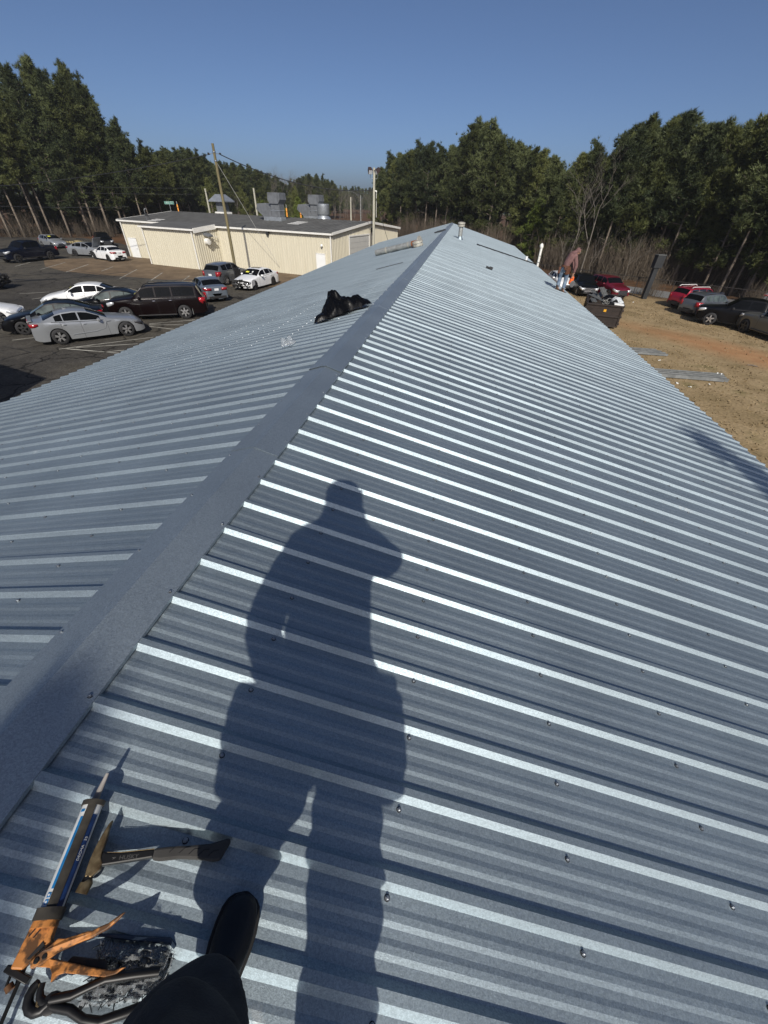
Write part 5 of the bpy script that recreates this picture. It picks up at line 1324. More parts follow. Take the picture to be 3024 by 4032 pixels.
for s, rzz in ((-1, .5), (1, -.9)):
    mb = MB(); mb.tube([(s * .05, 0, 7.95), (s * .30, -.02, 7.95), (s * .36, -.05, 8.12), (s * .36, -.05, 8.35)], .025, None, 6)
    a = mb.build('bracket', M['zinc'], lp)
    mb = MB()
    mb.add([(-.16, -.22, -.12), (.16, -.22, -.12), (.16, -.24, .14), (-.16, -.24, .14), (-.11, .14, -.02), (.11, .14, -.02), (.11, .10, .18), (-.11, .10, .18)],
           [(0, 1, 2, 3), (4, 7, 6, 5), (0, 4, 5, 1), (1, 5, 6, 2), (2, 6, 7, 3), (3, 7, 4, 0)])
    f = mb.build('floodlight', M['bronze'], lp, bevel=.01, loc=(s * .42, -.06, 8.52), rot=(.45, 0, rzz))
    f.scale = (1.35, 1.35, 1.35)
    mb = MB(); mb.box((0, -.238, .01), (.27, .02, .22)); mb.build('lens', M['headlamp'], f, bevel=.004)
mb = MB(); mb.tube([(.1, 0, 7.05), (.22, 0, 7.05), (.26, 0, 6.95)], .06, None, 8); mb.build('conduit_head', M['whitepipe'], lp)
mb = MB(); mb.tube([(.24, 0, 7.0), (.24, 0, 5.6), (.25, 0, 5.0)], .02, None, 5); mb.build('conduit', M['whitepipe'], lp)
def cable(name, p, q, sag, label, m='wire', r=.02, n=24, cat='cable', group='overhead cables'):
    p = Vector(p); q = Vector(q); mb = MB()
    mb.tube([p.lerp(q, i / n) - Vector((0, 0, sag * 4 * (i / n) * (1 - i / n))) for i in range(n + 1)], r, None, 5)
    return tag(mb.build(name, M[m]), label, cat, group)
cable('overhead_cable', (-19.7, 40.85, GL + 8.95), (-8.1, 48, GL + 7.1), .75, 'twisted black cable from the utility pole to the lamp pole', r=.035)
cable('overhead_cable', (-20.6, 40.8, GL + 8.95), (-88, 52, GL + 6.5), 1.6, 'long black cable running from the utility pole into the left woods', r=.025)
cable('guy_wire', (-20.1, 40.8, GL + 8.4), (-17.6, 46.2, GL), 0, 'taut pale guy wire bracing the utility pole', 'guy', .016, cat='guy wire')
cable('overhead_cable', (-37.4, 51, GL + 5.0), (-92, 44, GL + 6.6), 1.0, 'thin cable from the service mast towards the left woods', r=.02)
cable('overhead_cable', (-46, 80, GL + 7.2), (-110, 60, GL + 8.4), .8, 'upper thin cable crossing the left woods', r=.022)
cable('overhead_cable', (-46, 80, GL + 6.4), (-110, 60, GL + 7.5), .8, 'lower thin cable crossing the left woods', r=.022)
cable('overhead_cable', (-7.9, 48, GL + 6.9), (-5.2, 46.5, GL + 1.0), .25, 'slack dark cable hanging down from the lamp pole', r=.02)
for x, y, h, r, lb in ((-40.85, 75, 7.15, .15, 'pale thin post behind the workshop, leftmost, left of the mushroom hood'), (-32.55, 75, 7.4, .16, 'pale thin post behind the workshop, between the mushroom hood and the double duct'), (-16.8, 75, 6.7, .13, 'pale thin post behind the right end of the workshop')):
    t = thing('wooden_post', lb, 'post', (x, y, GL), 0, 'pale posts behind the workshop'); mb = MB(); mb.tube([(0, 0, -.5), (0, 0, h)], [r * 1.1, r * .85], None, 10); mb.build('shaft', M['palewood'], t)
    mb = MB(); mb.lathe([(r * .95, h - .5), (r * .95, h - .45)], None, 10); mb.build('band', M['zinc'], t)
t = thing('street_lamp', 'thin street lamp with a long bent arm behind the right end of the workshop', 'street lamp', (-18.5, 90, GL), 0)
mb = MB(); mb.tube([(0, 0, -.5), (0, 0, 7.1)], [.10, .07], None, 8); mb.build('shaft', M['vent'], t)
mb = MB(); mb.tube([(0, 0, 6.7), (-1.2, 0, 7.5), (-3.4, -.2, 7.7)], .025, None, 6); mb.build('arm', M['scrap'], t)
mb = MB(); mb.prism([(-.35, 0), (.35, 0), (.2, .14), (-.3, .14)], -.12, .12, None, Matrix.Translation((-3.5, -.2, 7.62)) @ Matrix.Rotation(pi / 2, 4, 'X')); mb.build('lamp_head', M['scrap'], t, bevel=.02)
for x, y, z0, z1, lb in ((-48.36, 78, 3.6, 4.98, 'orange guy guard beside the green street sign'), (-25.53, 70, 3.6, 5.15, 'orange guy guard just right of the dark double duct'), (-23.35, 70, 3.6, 4.9, 'orange guy guard just left of the duct beside the galvanized fan')):
    t = thing('marker_pole', lb, 'marker', (x, y, GL), 0, 'orange guy guards behind the workshop')
    mb = MB(); mb.tube([(0, 0, -.2), (0, 0, z1 + .4)], .03, None, 6); mb.build('post', M['guy'], t)
    mb = MB(); mb.tube([(0, 0, z0), (0, 0, z1 - .1), (0, 0, z1)], [.11, .11, .06], None, 10); mb.build('sleeve', M['orangeguard'], t)
    mb = MB(); mb.lathe([(.115, z1 - .5), (.115, z1 - .42)], None, 10); mb.build('band', M['rust'], t)

# right-hand fence: posts, rails and wire
fn = thing('chain_link_fence', 'dark chain link fence with top rail in front of the road on the right', 'fence', (18.6, 47.2, -5.3))
FP = [(4, 60.0), (8.5, 56), (12.5, 52.4), (16.2, 49.4), (18.6, 47.2), (21.3, 45.6), (24.2, 43.7), (27.2, 41.7), (30.2, 39.7), (34, 37), (38, 34)]
posts = []
for a, b in zip(FP[:-1], FP[1:]):
    d = Vector((b[0] - a[0], b[1] - a[1])); n = max(1, round(d.length / 2.6))
    for k in range(n): posts.append((a[0] + d.x * k / n, a[1] + d.y * k / n))
F0 = Vector((18.6, 47.2, -5.3))
pm_ = MB(); pm_.tube([(0, 0, -.2), (0, 0, 1.62)], .035, None, 7); pm_ = pm_.mesh('post', M['fence'])
for x, y in posts: link('post', pm_, fn, (x - F0.x, y - F0.y, gz(x) + 5.3))
mb = MB(); mb.tube([(x - F0.x, y - F0.y, 1.6) for x, y in posts], .028, None, 6); mb.build('top_rail', M['fence'], fn)
mb = MB()
for (ax, ay), (bx, by) in zip(posts[:-1], posts[1:]):
    a = Vector((ax, ay, 0)) - Vector((F0.x, F0.y, 0)); b = Vector((bx, by, 0)) - Vector((F0.x, F0.y, 0)); ln = (b - a).length; n = int(ln / .16)
    for k in range(n):
        for sg in (1, -1):
            s0 = k / n; s1 = min(1, max(0, s0 + sg * 1.5 / ln))
            hh = 1.5 * abs(s1 - s0) * ln / 1.5
            p = a.lerp(b, s0) + Vector((0, 0, .05)); q = a.lerp(b, s1) + Vector((0, 0, .05 + hh))
            w = Vector((0, 0, .0045)); mb.add([p - w, q - w, q + w, p + w], [(0, 1, 2, 3)])
stuff(mb.build('mesh_wire', M['fence'], fn))
pp = thing('sign_pylon', 'dark square post carrying a dark box cabinet, standing by the road fence', 'sign post', (19.2, 45.8, -5.3), .2)
mb = MB(); mb.box((0, 0, 1.3), (.42, .36, 2.7)); mb.build('post', M['darkpost'], pp, bevel=.015)
mb = MB(); mb.box((.02, 0, 3.05), (.75, .55, 1.0)); mb.build('cabinet', M['darkpost'], pp, bevel=.02)
mb = MB(); mb.box((.02, 0, 3.57), (.80, .60, .05)); mb.build('cabinet_lid', M['scrap'], pp, bevel=.01)
# green street name sign beyond the workshop
sg = thing('street_sign', 'small green street name sign on a thin post beyond the workshop roof', 'sign', (-51.1, 80.0, GL), 0)
mb = MB(); mb.tube([(0, .05, 0), (0, .05, 5.0)], .05, None, 6); mb.build('post', M['zinc'], sg)
mb = MB(); mb.box((0, 0, 5.10), (1.55, .04, .42)); s1 = mb.build('sign_plate', M['greensign'], sg, bevel=.02)
mb = MB(); mb.box((0, -.012, 5.35), (2.12, .03, .03), None); mb.v = []; mb.f = []; mb.m = []; mb.sm = []
for dx, dz, w, h in ((0, .18, 1.45, .018), (0, -.18, 1.45, .018), (.72, 0, .018, .37), (-.72, 0, .018, .37)): mb.box((dx, -.024, 5.10 + dz), (w, .008, h))
mb.build('border', M['signwhite'], sg)
tm = text_mesh('Elders Rd', .29, .002); tm.materials.append(M['signwhite'])
link('lettering', tm, sg, (0, -.026, 5.10), (pi / 2, 0, 0))
sg.rotation_euler = (0, 0, radians(32))

# ------------------------------------------------------------------ things lying or standing on the roof
def roof_thing(name, label, cat, x, y, h=0.0, spin=0.0, group=None):
    s = 1 if x >= 0 else -1
    t = thing(name, label, cat, rp(x, y, h), 0, group)
    t.rotation_euler = (Matrix.Rotation(s * TH, 3, 'Y') @ Matrix.Rotation(spin, 3, 'Z')).to_euler()
    return t
v = thing('vent_pipe', 'upright galvanized vent pipe with a banded cap near the far ridge', 'vent pipe', (1.0, 27.93, -.26), 0)
mb = MB(); mb.lathe([(.115, -.06), (.115, .64)], None, 20); mb.build('pipe', M['vent'], v)
mb = MB(); mb.lathe([(.19, -.02), (.17, .05), (.118, .12), (.118, .16)], None, 20); mb.build('flashing', M['roof'], v)
mb = MB(); mb.lathe([(.16, .60), (.205, .62), (.205, .68), (.17, .69), (.17, .71), (.205, .72), (.205, .80), (.12, .83), (.01, .835)], None, 22); mb.build('cap', M['ventcap'], v)
mb = MB(); mb.lathe([(.172, .688), (.172, .712)], None, 22); mb.build('cap_gap', M['rubber'], v)
# fallen pipe on the left slope
f = roof_thing('fallen_vent_pipe', 'long galvanized vent pipe with rusty end and cap lying on the left slope', 'vent pipe', -1.72, 21.3, .02, 0)
ang = atan2(.82, -2.2)
e = (Vector((-.604, 20.926)) - Vector((-2.799, 21.75)))
Rz = Matrix.Rotation(0, 3, 'Z')
p0 = f.matrix_world.inverted() if False else None
bpy.context.view_layer.update()
inv = f.matrix_world.inverted()
qa = inv @ rp(-2.79, 21.74, .15); qb = inv @ rp(-.80, 21.0, .15); qc = inv @ rp(-1.02, 21.08, .15); qd = inv @ rp(-2.25, 21.54, .15)
mb = MB(); mb.tube([qa, qd], .125, None, 18); mb.tube([qd, qc], .118, None, 18); mb.build('pipe', M['vent'], f)
mb = MB(); mb.tube([qd - (qc - qd) * .02, qd + (qc - qd) * .02], .132, None, 18); mb.tube([qc - (qc - qd) * .14, qc - (qc - qd) * .11], .124, None, 18); mb.build('joint_band', M['ventcap'], f)
mb = MB(); mb.tube([qc, qb + (qb - qc) * .15], .116, None, 18); mb.build('rusty_end', M['rust'], f)
d = (qb - qc).normalized()
mb = MB(); mb.tube([qb + d * .12, qb + d * .17], .24, None, 20); mb.build('end_flange', M['ventcap'], f)
cp = roof_thing('loose_roof_cap', 'round weathered pipe cap lying beside the fallen pipe end', 'pipe cap', -.72, 20.55, .03)
mb = MB(); mb.lathe([(.23, 0), (.24, .02), (.24, .08), (.21, .09), (.21, .11), (.24, .12), (.24, .19), (.12, .23), (.01, .235)], None, 22); mb.build('cap', M['ventcap'], cp)
mb = MB(); mb.lathe([(.213, .087), (.213, .113)], None, 22); mb.build('band', M['vent'], cp)
# conduit mast and short pipe near the right eave
ms = thing('service_conduit', 'white banded conduit with rounded head rising beside the right eave', 'conduit', (6.02, 29.75, -1.6), 0)
mb = MB(); mb.tube([(0, 0, -1.5), (-.02, 0, 1.0)], .07, None, 12); mb.build('pipe', M['whitepipe'], ms)
mb = MB(); mb.tube([(-.02, 0, .98), (-.02, 0, 1.05), (-.06, 0, 1.16), (-.10, 0, 1.2)], [.08, .105, .105, .07], None, 12); mb.build('weatherhead', M['whitepipe'], ms)
mb = MB()
for z in (-.1, .25, .58): mb.lathe([(.082, z), (.082, z + .03)], None, 12)
mb.build('strap', M['scrap'], ms)
wp = thing('short_vent_pipe', 'short white plastic vent stub near the right eave', 'vent pipe', rp(5.28, 30.0), 0)
mb = MB(); mb.lathe([(.075, -.05), (.075, .28)], None, 14); mb.build('pipe', M['door'], wp)
mb = MB(); mb.lathe([(.15, 0), (.12, .05), (.08, .08)], None, 14); mb.build('boot', M['rubber'], wp)
o = roof_thing('scrap_offcut', 'small dark offcut lying in the middle of the right slope', 'offcut', 2.33, 18.05, HR)
mb = MB(); mb.box((0, 0, .03), (.26, .12, .05)); mb.box((.08, .05, .05), (.12, .14, .05)); mb.build('piece', M['darkpost'], o, bevel=.01)
mb = MB(); mb.box((0, 0, 0), (4.4, .16, .05)); 
o = tag(mb.build('panel_gap_strip', M['darkpost'], None, loc=rp(4.0, 29.45, HR + .02), rot=Euler((Matrix.Rotation(TH, 3, 'Y') @ Matrix.Rotation(.42, 3, 'Z')).to_euler())), 'long dark strip standing for an open panel gap across the far right slope', 'gap strip')  # dark bar laid on the sheets in place of an open panel gap
mb = MB(); mb.box((0, 0, 0), (.85, .05, .012)); tag(mb.build('gap_strip', M['darkpost'], None, loc=rp(-.95, 13.95, HR + .01), rot=(Matrix.Rotation(-TH, 3, 'Y') @ Matrix.Rotation(.05, 3, 'Z')).to_euler()), 'short dark strip standing for a panel gap on the left slope below the fallen pipe', 'gap strip')  # thin dark bar in place of a missing panel line
mb = MB(); mb.box((0, 0, .03), (.5, .35, .05)); mb.box((-.3, 0, .03), (.3, .12, .06)); tag(mb.build('cloth_scrap', M['darkpost'], None, loc=rp(-.22, 30.5, HR + .02), rot=(0, -TH, .3)), 'dark scrap lying on the ridge flashing near the far end', 'scrap')

# black plastic bag: a crumpled sack with a raised neck
def crumple(name, m, parent, blobs, voxel=.02, disp=.03, fseed=0, fold=7.0):
    """lumps fused into one skin, laid flat on what is below, then creased with sharp folds"""
    from mathutils import noise
    bm = bmesh.new()
    for c, r, rot in blobs:
        mtx = Matrix.Translation(c) @ Euler(rot).to_matrix().to_4x4() @ Matrix.Diagonal((*r, 1))
        bmesh.ops.create_icosphere(bm, subdivisions=3, radius=1, matrix=mtx)
    me = bpy.data.meshes.new(name); bm.to_mesh(me); bm.free()
    o = bpy.data.objects.new(name + '_tmp', me); COL.objects.link(o)
    md = o.modifiers.new('r', 'REMESH'); md.mode = 'VOXEL'; md.voxel_size = voxel
    sm_ = o.modifiers.new('s', 'SMOOTH'); sm_.factor = .5; sm_.iterations = 6
    dg = bpy.context.evaluated_depsgraph_get()
    nm = bpy.data.meshes.new_from_object(o.evaluated_get(dg)); bpy.data.objects.remove(o)
    nrm = [Vector(v.normal) for v in nm.vertices]
    for v, n in zip(nm.vertices, nrm):
        p = v.co.copy()
        q = Vector((p.x * fold, p.y * fold, p.z * fold * .8)) + Vector((fseed, 0, 0))
        w = noise.noise_vector(q * .6) * .9
        a = 1 - abs(noise.noise(q + w)) * 2.2; b = 1 - abs(noise.noise(q * 2.1 + w + Vector((0, fseed, 5)))) * 2.2
        p += n * (disp * a + disp * .45 * b)
        if p.z < .002: p.z = .002
        v.co = p
    nm.polygons.foreach_set('use_smooth', [True] * len(nm.polygons))
    nm.materials.clear(); nm.materials.append(m); nm.update()
    return link(name, nm, parent)
bgx, bgy = -.58, 6.75
bt = roof_thing('plastic_bag', 'crumpled black plastic bag slumped against the ridge on the left slope', 'plastic bag', bgx, bgy, HR, 0)
def drape(name, m, parent, ridge, n=72, fold=6.0, seed=2.0, disp=.03):
    """plastic film pulled over a load: height falls in straight planes from a broken ridge line to the footprint edge, creased between"""
    foot, peaks = ridge
    xs_ = [q[0] for q in foot]; ys_ = [q[1] for q in foot]
    x0, x1, y0, y1 = min(xs_), max(xs_), min(ys_), max(ys_)
    def inside(px, py):
        c = False; k = len(foot)
        for i in range(k):
            (ax, ay), (bx, by) = foot[i], foot[(i + 1) % k]
            if (ay > py) != (by > py) and px < (bx - ax) * (py - ay) / (by - ay) + ax: c = not c
        return c
    def edge(px, py):
        best = 9
        for i in range(len(foot)):
            a = Vector(foot[i]); b = Vector(foot[(i + 1) % len(foot)]); ab = b - a; t = max(0, min(1, (Vector((px, py)) - a).dot(ab) / ab.length_squared))
            best = min(best, (Vector((px, py)) - a - ab * t).length)
        return best
    vs = []; idx = {}
    hh = np.zeros((n, n)); ee = np.zeros((n, n))
    for j in range(n):
        for i in range(n):
            px = x0 + (x1 - x0) * i / (n - 1); py = y0 + (y1 - y0) * j / (n - 1)
            if not inside(px, py): continue
            e = ee[j, i] = edge(px, py)
            h = 0
            for qx, qy, qh, sl_ in peaks: h = max(h, qh - sl_ * hypot(px - qx, py - qy))
            h = min(h, e * 3.6 + .004)
            hh[j, i] = max(h, min(e * 1.2, .035))
    for _ in range(5):
        hh = np.where(ee > 0, (hh * 2 + np.roll(hh, 1, 0) + np.roll(hh, -1, 0) + np.roll(hh, 1, 1) + np.roll(hh, -1, 1)) / 6, 0)
    for j in range(n):
        for i in range(n):
            if ee[j, i] <= 0: continue
            px = x0 + (x1 - x0) * i / (n - 1); py = y0 + (y1 - y0) * j / (n - 1); e = ee[j, i]
            w = NZ.noise_vector(Vector((px * fold * .5, py * fold * .5, seed)))
            q = Vector((px * fold, py * fold, seed)) + w
            cr = (1 - abs(NZ.noise(q)) * 3.0) * disp + (1 - abs(NZ.noise(q * 2.3)) * 3.0) * disp * .5
            h = max(.003, hh[j, i] + cr * min(1, e / .06))
            idx[(i, j)] = len(vs); vs.append((px + w.x * .012, py + w.y * .012, h))
    fs = [(idx[(i, j)], idx[(i + 1, j)], idx[(i + 1, j + 1)], idx[(i, j + 1)]) for j in range(n - 1) for i in range(n - 1) if all(k in idx for k in ((i, j), (i + 1, j), (i + 1, j + 1), (i, j + 1)))]
    mb = MB(); mb.add(vs, fs, None, True)
    return mb.build(name, m, parent, sharp=28)
from mathutils import noise as NZ
drape('sack', M['bag'], bt, ([(-.40, -.40), (-.22, -.30), (.05, -.12), (.12, -.02), (.34, .10), (.45, .30), (.40, .40), (.22, .42), (.02, .36), (-.18, .34), (-.36, .10), (-.44, -.16)],
      [(-.12, .13, .39, 1.9), (-.19, .13, .385, 2.4), (-.07, .11, .37, 1.9), (-.14, .02, .33, 1.1), (.20, .24, .22, .75), (.05, .14, .25, .8), (-.30, -.22, .13, .6)], ), 84, 6.5, 2.0, .020)
ct = roof_thing('plastic_wrap', 'scrap of clear crinkled plastic wrap on the left slope', 'plastic wrap', -.95, 5.2, HR)
crumple('film', M['clear'], ct, [((0, 0, .02), (.10, .06, .025), (0, 0, .3)), ((.03, .02, .06), (.03, .025, .06), (.3, .3, 0)), ((-.05, .0, .05), (.03, .03, .05), (0, -.4, 0))], .009, .012, 4, 22)

# --- tools by the photographer's feet (local frame: a down the slope, b along the ridge, h off the sheet)
class TL:
    def __init__(s, name, label, cat, a0, b0):
        s.t = thing(name, label, cat, rp(.35 + a0 * CT, .1 + b0, 0.0)); s.t.rotation_euler = (0, TH, 0); s.o = (a0, b0)
    def build(s, mb, name, m, bevel=0, parent=None, sharp=40):
        mb.v = [(x - s.o[0], y - s.o[1], z) for x, y, z in mb.v]
        return mb.build(name, m, parent or s.t, sharp, bevel=bevel)
M['cartwhite'] = mat('white cartridge', (.55, .565, .55), .5, col2=(.66, .67, .65), scale=40)
M['blue'] = mat('blue cartridge print', (.01, .15, .37), .45, var=.25, scale=60)
M['deepblue'] = mat('dark blue cartridge print', (.008, .03, .11), .45, var=.3, scale=60)
M['gunblack'] = mat('worn black gun frame', (.022, .02, .018), .55, .2, col2=(.075, .066, .05), scale=22, detail=6)
M['gunorange'] = mat('dirty orange gun casting', (.50, .20, .05), .55, col2=(.10, .045, .015), scale=38, detail=7)
g_or = M['gunorange'].node_tree.nodes
for n_ in g_or:
    if n_.type == 'VALTORGB': n_.color_ramp.elements[0].position = .43; n_.color_ramp.elements[1].position = .53
M['nozzle'] = mat('grey sealant nozzle', (.27, .25, .23), .6, var=.2, scale=30)
M['gunmetal'] = mat('black oxide steel', (.014, .014, .014), .42, .3)
M['hamhead'] = mat('worn bronze hammer head', (.26, .20, .11), .45, .6, col2=(.09, .06, .03), scale=45)
M['grip'] = mat('grey rubber grip', (.045, .043, .040), .8, var=.15, scale=20)
G = TL('caulking_gun', 'orange handled caulking gun holding a white and blue sealant cartridge', 'caulking gun', .02, -.03)
A = Vector((-.004, .098, .048)); Bp = Vector((.050, -.118, .050)); ax = (Bp - A).normalized()
sd = ax.cross(Vector((0, 0, 1))).normalized(); nz = sd.cross(ax)
def shell(mb, s0, s1, a0, a1, r0, r1, m=None, n=8):
    vs = []
    for s in (s0, s1):
        for k in range(n + 1):
            th = radians(a0 + (a1 - a0) * k / n); c = A + ax * s; dd = sd * cos(th) + nz * sin(th)
            vs += [c + dd * r0, c + dd * r1]
    q = 2 * (n + 1); fs = []
    for k in range(n):
        i = 2 * k; fs += [(i + 1, i + 3, q + i + 3, q + i + 1), (i, q + i, q + i + 2, i + 2), (i, i + 2, i + 3, i + 1), (q + i, q + i + 1, q + i + 3, q + i + 2)]
    fs += [(0, 1, q + 1, q), (2 * n, q + 2 * n, q + 2 * n + 1, 2 * n + 1)]
    mb.add(vs, fs, m, True)
LT = (Bp - A).length
# which side is left in the picture: sd sign
left_ang = 180 if sd.x > 0 else 0
def la(a): return 180 - a if left_ang == 0 else a      # angle measured so that 180 = left, 90 = up
mb = MB(); mb.tube([A, A + ax * LT], .0245, None, 28); G.build(mb, 'cartridge', M['cartwhite'])
mb = MB(); shell(mb, .035, LT * .80, la(106), la(122), .0244, .0252); G.build(mb, 'blue_stripe', M['blue'])
mb = MB(); shell(mb, .030, LT * .98, la(22), la(56), .0244, .0251); G.build(mb, 'blue_print', M['deepblue'])
mb = MB()
for s in (.83, .885, .94): shell(mb, LT * s, LT * s + .009, la(108), la(130), .0244, .0253)
shell(mb, .018, .024, la(112), la(140), .0244, .0253)
G.build(mb, 'print_square', M['blue'])
mb = MB()
for s in (.83, .885, .94): shell(mb, LT * s + .0025, LT * s + .0065, la(114), la(124), .0252, .0256)
G.build(mb, 'print_symbol', M['cartwhite'])
mb = MB(); shell(mb, .004, LT, la(58), la(103), .0252, .0275, None, 10); shell(mb, .004, LT, la(-100), la(-30), .0252, .0275); G.build(mb, 'cradle', M['gunblack'])
mb = MB(); shell(mb, -.004, .008, 0, 360, .012, .0285, None, 24); G.build(mb, 'end_ring', M['gunblack']); mb = MB(); shell(mb, LT - .012, LT + .010, 0, 360, .010, .031, None, 24); G.build(mb, 'end_ring', M['gunblack'])
mb = MB(); nt_ = Vector((-.010, .166, .068)); mb.tube([A - ax * .002, A - ax * .008, A * .55 + nt_ * .45, nt_], [.014, .0095, .0075, .0045], None, 12); G.build(mb, 'nozzle', M['nozzle'])
tx = text_mesh('DECMA   35', .0095, .0001); tx.materials.append(M['cartwhite'])
tw = bpy.data.objects.new('lettering', tx); COL.objects.link(tw); tw.parent = G.t
th_ = radians(la(40)); dd = sd * cos(th_) + nz * sin(th_)
X_ = -ax * (1 if True else -1); Z_ = dd; Y_ = Z_.cross(X_)
pos_ = A + ax * LT * .46 + dd * .0254
tw.matrix_local = Matrix(((X_.x, Y_.x, Z_.x, pos_.x - G.o[0]), (X_.y, Y_.y, Z_.y, pos_.y - G.o[1]), (X_.z, Y_.z, Z_.z, pos_.z), (0, 0, 0, 1)))
# orange casting behind the cartridge, with slots, trigger and handle
z0, z1 = .030, .060
mb = MB()
mb.prism([(.026, -.132), (.077, -.125), (.083, -.150), (.100, -.165), (.098, -.178), (.088, -.180), (.083, -.166), (.079, -.160), (.062, -.204), (.038, -.207)], z0, z1); G.build(mb, 'casting', M['gunorange'], .004)
mb = MB(); shell(mb, LT + .008, LT + .022, 0, 360, .004, .027, None, 22); G.build(mb, 'casting_collar', M['gunorange'])
mb = MB()
for k in range(2): mb.prism([(.040 + k * .011, -.143), (.043 + k * .011, -.143), (.0385 + k * .011, -.157), (.0355 + k * .011, -.157)], z1 - .001, z1 + .0012)
mb.prism([(.072, -.158), (.080, -.163), (.066, -.188), (.060, -.188)], z1 - .001, z1 + .0014)
G.build(mb, 'slot', M['rubber'])
def lifted(mb, k):
    """tilt a flat piece up about the pivot"""
    out = []
    for x, y, z in mb.v:
        d = max(0, hypot(x - .085, y + .185) - .02) * k
        out.append((x + .42 * d, y, z + d))
    mb.v = out
mb = MB()
mb.prism([(.070, -.190), (.084, -.172), (.100, -.148), (.112, -.146), (.124, -.140), (.135, -.135), (.146, -.1275), (.158, -.124), (.170, -.114), (.182, -.106), (.197, -.088), (.204, -.082), (.200, -.094), (.186, -.116), (.165, -.134), (.140, -.150), (.115, -.168), (.094, -.192), (.080, -.200)], .052, .066); lifted(mb, .38); G.build(mb, 'trigger', M['gunorange'], .0035)
mb = MB(); mb.lathe([(.006, 0), (.006, .002), (.004, .004)], None, 12, 'z', (.083, -.186, .066)); mb.lathe([(.006, 0), (.006, .002), (.004, .004)], None, 12, 'z', (.095, -.177, .066)); G.build(mb, 'rivet', M['gunmetal'])
mb = MB()
mb.prism([(.062, -.190), (.085, -.196), (.112, -.192), (.122, -.199), (.128, -.211), (.132, -.199), (.145, -.193), (.185, -.188), (.222, -.183), (.240, -.175), (.252, -.162), (.247, -.163), (.236, -.170), (.220, -.173), (.18, -.176), (.135, -.178), (.10, -.180)], .020, .046); lifted(mb, .42); G.build(mb, 'handle', M['gunorange'], .004)
mb = MB(); mb.prism([(.135, -.180), (.18, -.178), (.220, -.175), (.21, -.160), (.14, -.168)], .018, .030); lifted(mb, .42); G.build(mb, 'handle_web', M['gunblack'], .003)
mb = MB(); mb.box((.055, -.212, .040), (.060, .012, .022), None, Matrix.Rotation(-.15, 3, 'Z')); mb.tube([(.040, -.21, .04), (.046, -.232, .04)], .0035, None, 6); mb.tube([(.060, -.21, .04), (.066, -.226, .04)], .006, None, 6); G.build(mb, 'catch_plate', M['gunmetal'], .002)
mb = MB(); mb.tube([(.050, -.228, .046), (.060, -.234, .046)], .008, None, 10); G.build(mb, 'release_thumb', M['gunorange'])
mb = MB(); mb.tube([(.062, -.20, .044), (.088, -.33, .040)], .0042, None, 8); mb.tube([(.088, -.33, .040), (.075, -.345, .04), (.068, -.335, .04)], .0042, None, 8); G.build(mb, 'plunger_rod', M['gunmetal'])

H = TL('hammer', 'black handled hammer with worn bronze claw head lying beside the caulking gun', 'hammer', .2, .02)
mb = MB()
mb.prism([(.068, .075), (.071, .058), (.0805, .035), (.086, .012), (.092, -.002), (.103, -.010), (.1045, -.024), (.098, -.034), (.094, -.042), (.079, -.044), (.0735, -.030), (.068, -.010), (.0645, .012), (.0635, .040), (.0645, .064)], .030, .052); H.build(mb, 'head', M['hamhead'], .005)
mb = MB(); mb.tube([(.0865, -.040, .041), (.0872, -.052, .041)], .0115, None, 12); H.build(mb, 'neck', M['gunmetal'])
mb = MB(); mb.tube([(.0872, -.050, .041), (.0895, -.052, .041), (.0905, -.072, .041)], [.013, .0152, .0152], None, 14); H.build(mb, 'face', M['hamhead'])
mb = MB(); mb.prism([(.088, .012), (.100, .010), (.130, .017), (.212, .042), (.218, .024), (.135, -.006), (.104, -.017), (.092, -.020)], .026, .050); H.build(mb, 'handle', M['gunmetal'], .004)
mb = MB(); mb.prism([(.209, .042), (.250, .055), (.30, .068), (.35, .083), (.395, .106), (.403, .100), (.392, .056), (.375, .050), (.33, .045), (.28, .036), (.235, .022), (.216, .020)], .020, .050); H.build(mb, 'grip', M['grip'], .007)
mb = MB()
for k in range(5):
    x = .262 + k * .026; y = .052 + k * .0035
    mb.tube([(x - .010, y - .010, .0502), (x, y + .004, .0505), (x + .013, y + .008, .0502)], .0011, None, 4)
H.build(mb, 'grip_groove', M['rubber'])
tx = text_mesh('HUSKY', .0125, .0002); tx.materials.append(mat('silver handle print', (.085, .083, .078), .5))
tw = link('lettering', tx, H.t, (.158 - H.o[0], .0125 - H.o[1], .0503), (0, 0, .285)); tw.scale = (1.18, 1, 1)
mb = MB(); mb.prism([(.118, .0025), (.124, .0065), (.121, .0035), (.1285, .006), (.1215, -.001), (.1225, .0022)], .0500, .0504); H.build(mb, 'emblem', tx.materials[0])
mb = MB(); mb.tube([(.100, .0105, .0495), (.130, .0165, .0495), (.211, .0415, .0495)], .0009, None, 4); H.build(mb, 'edge_highlight', M['hamhead'])

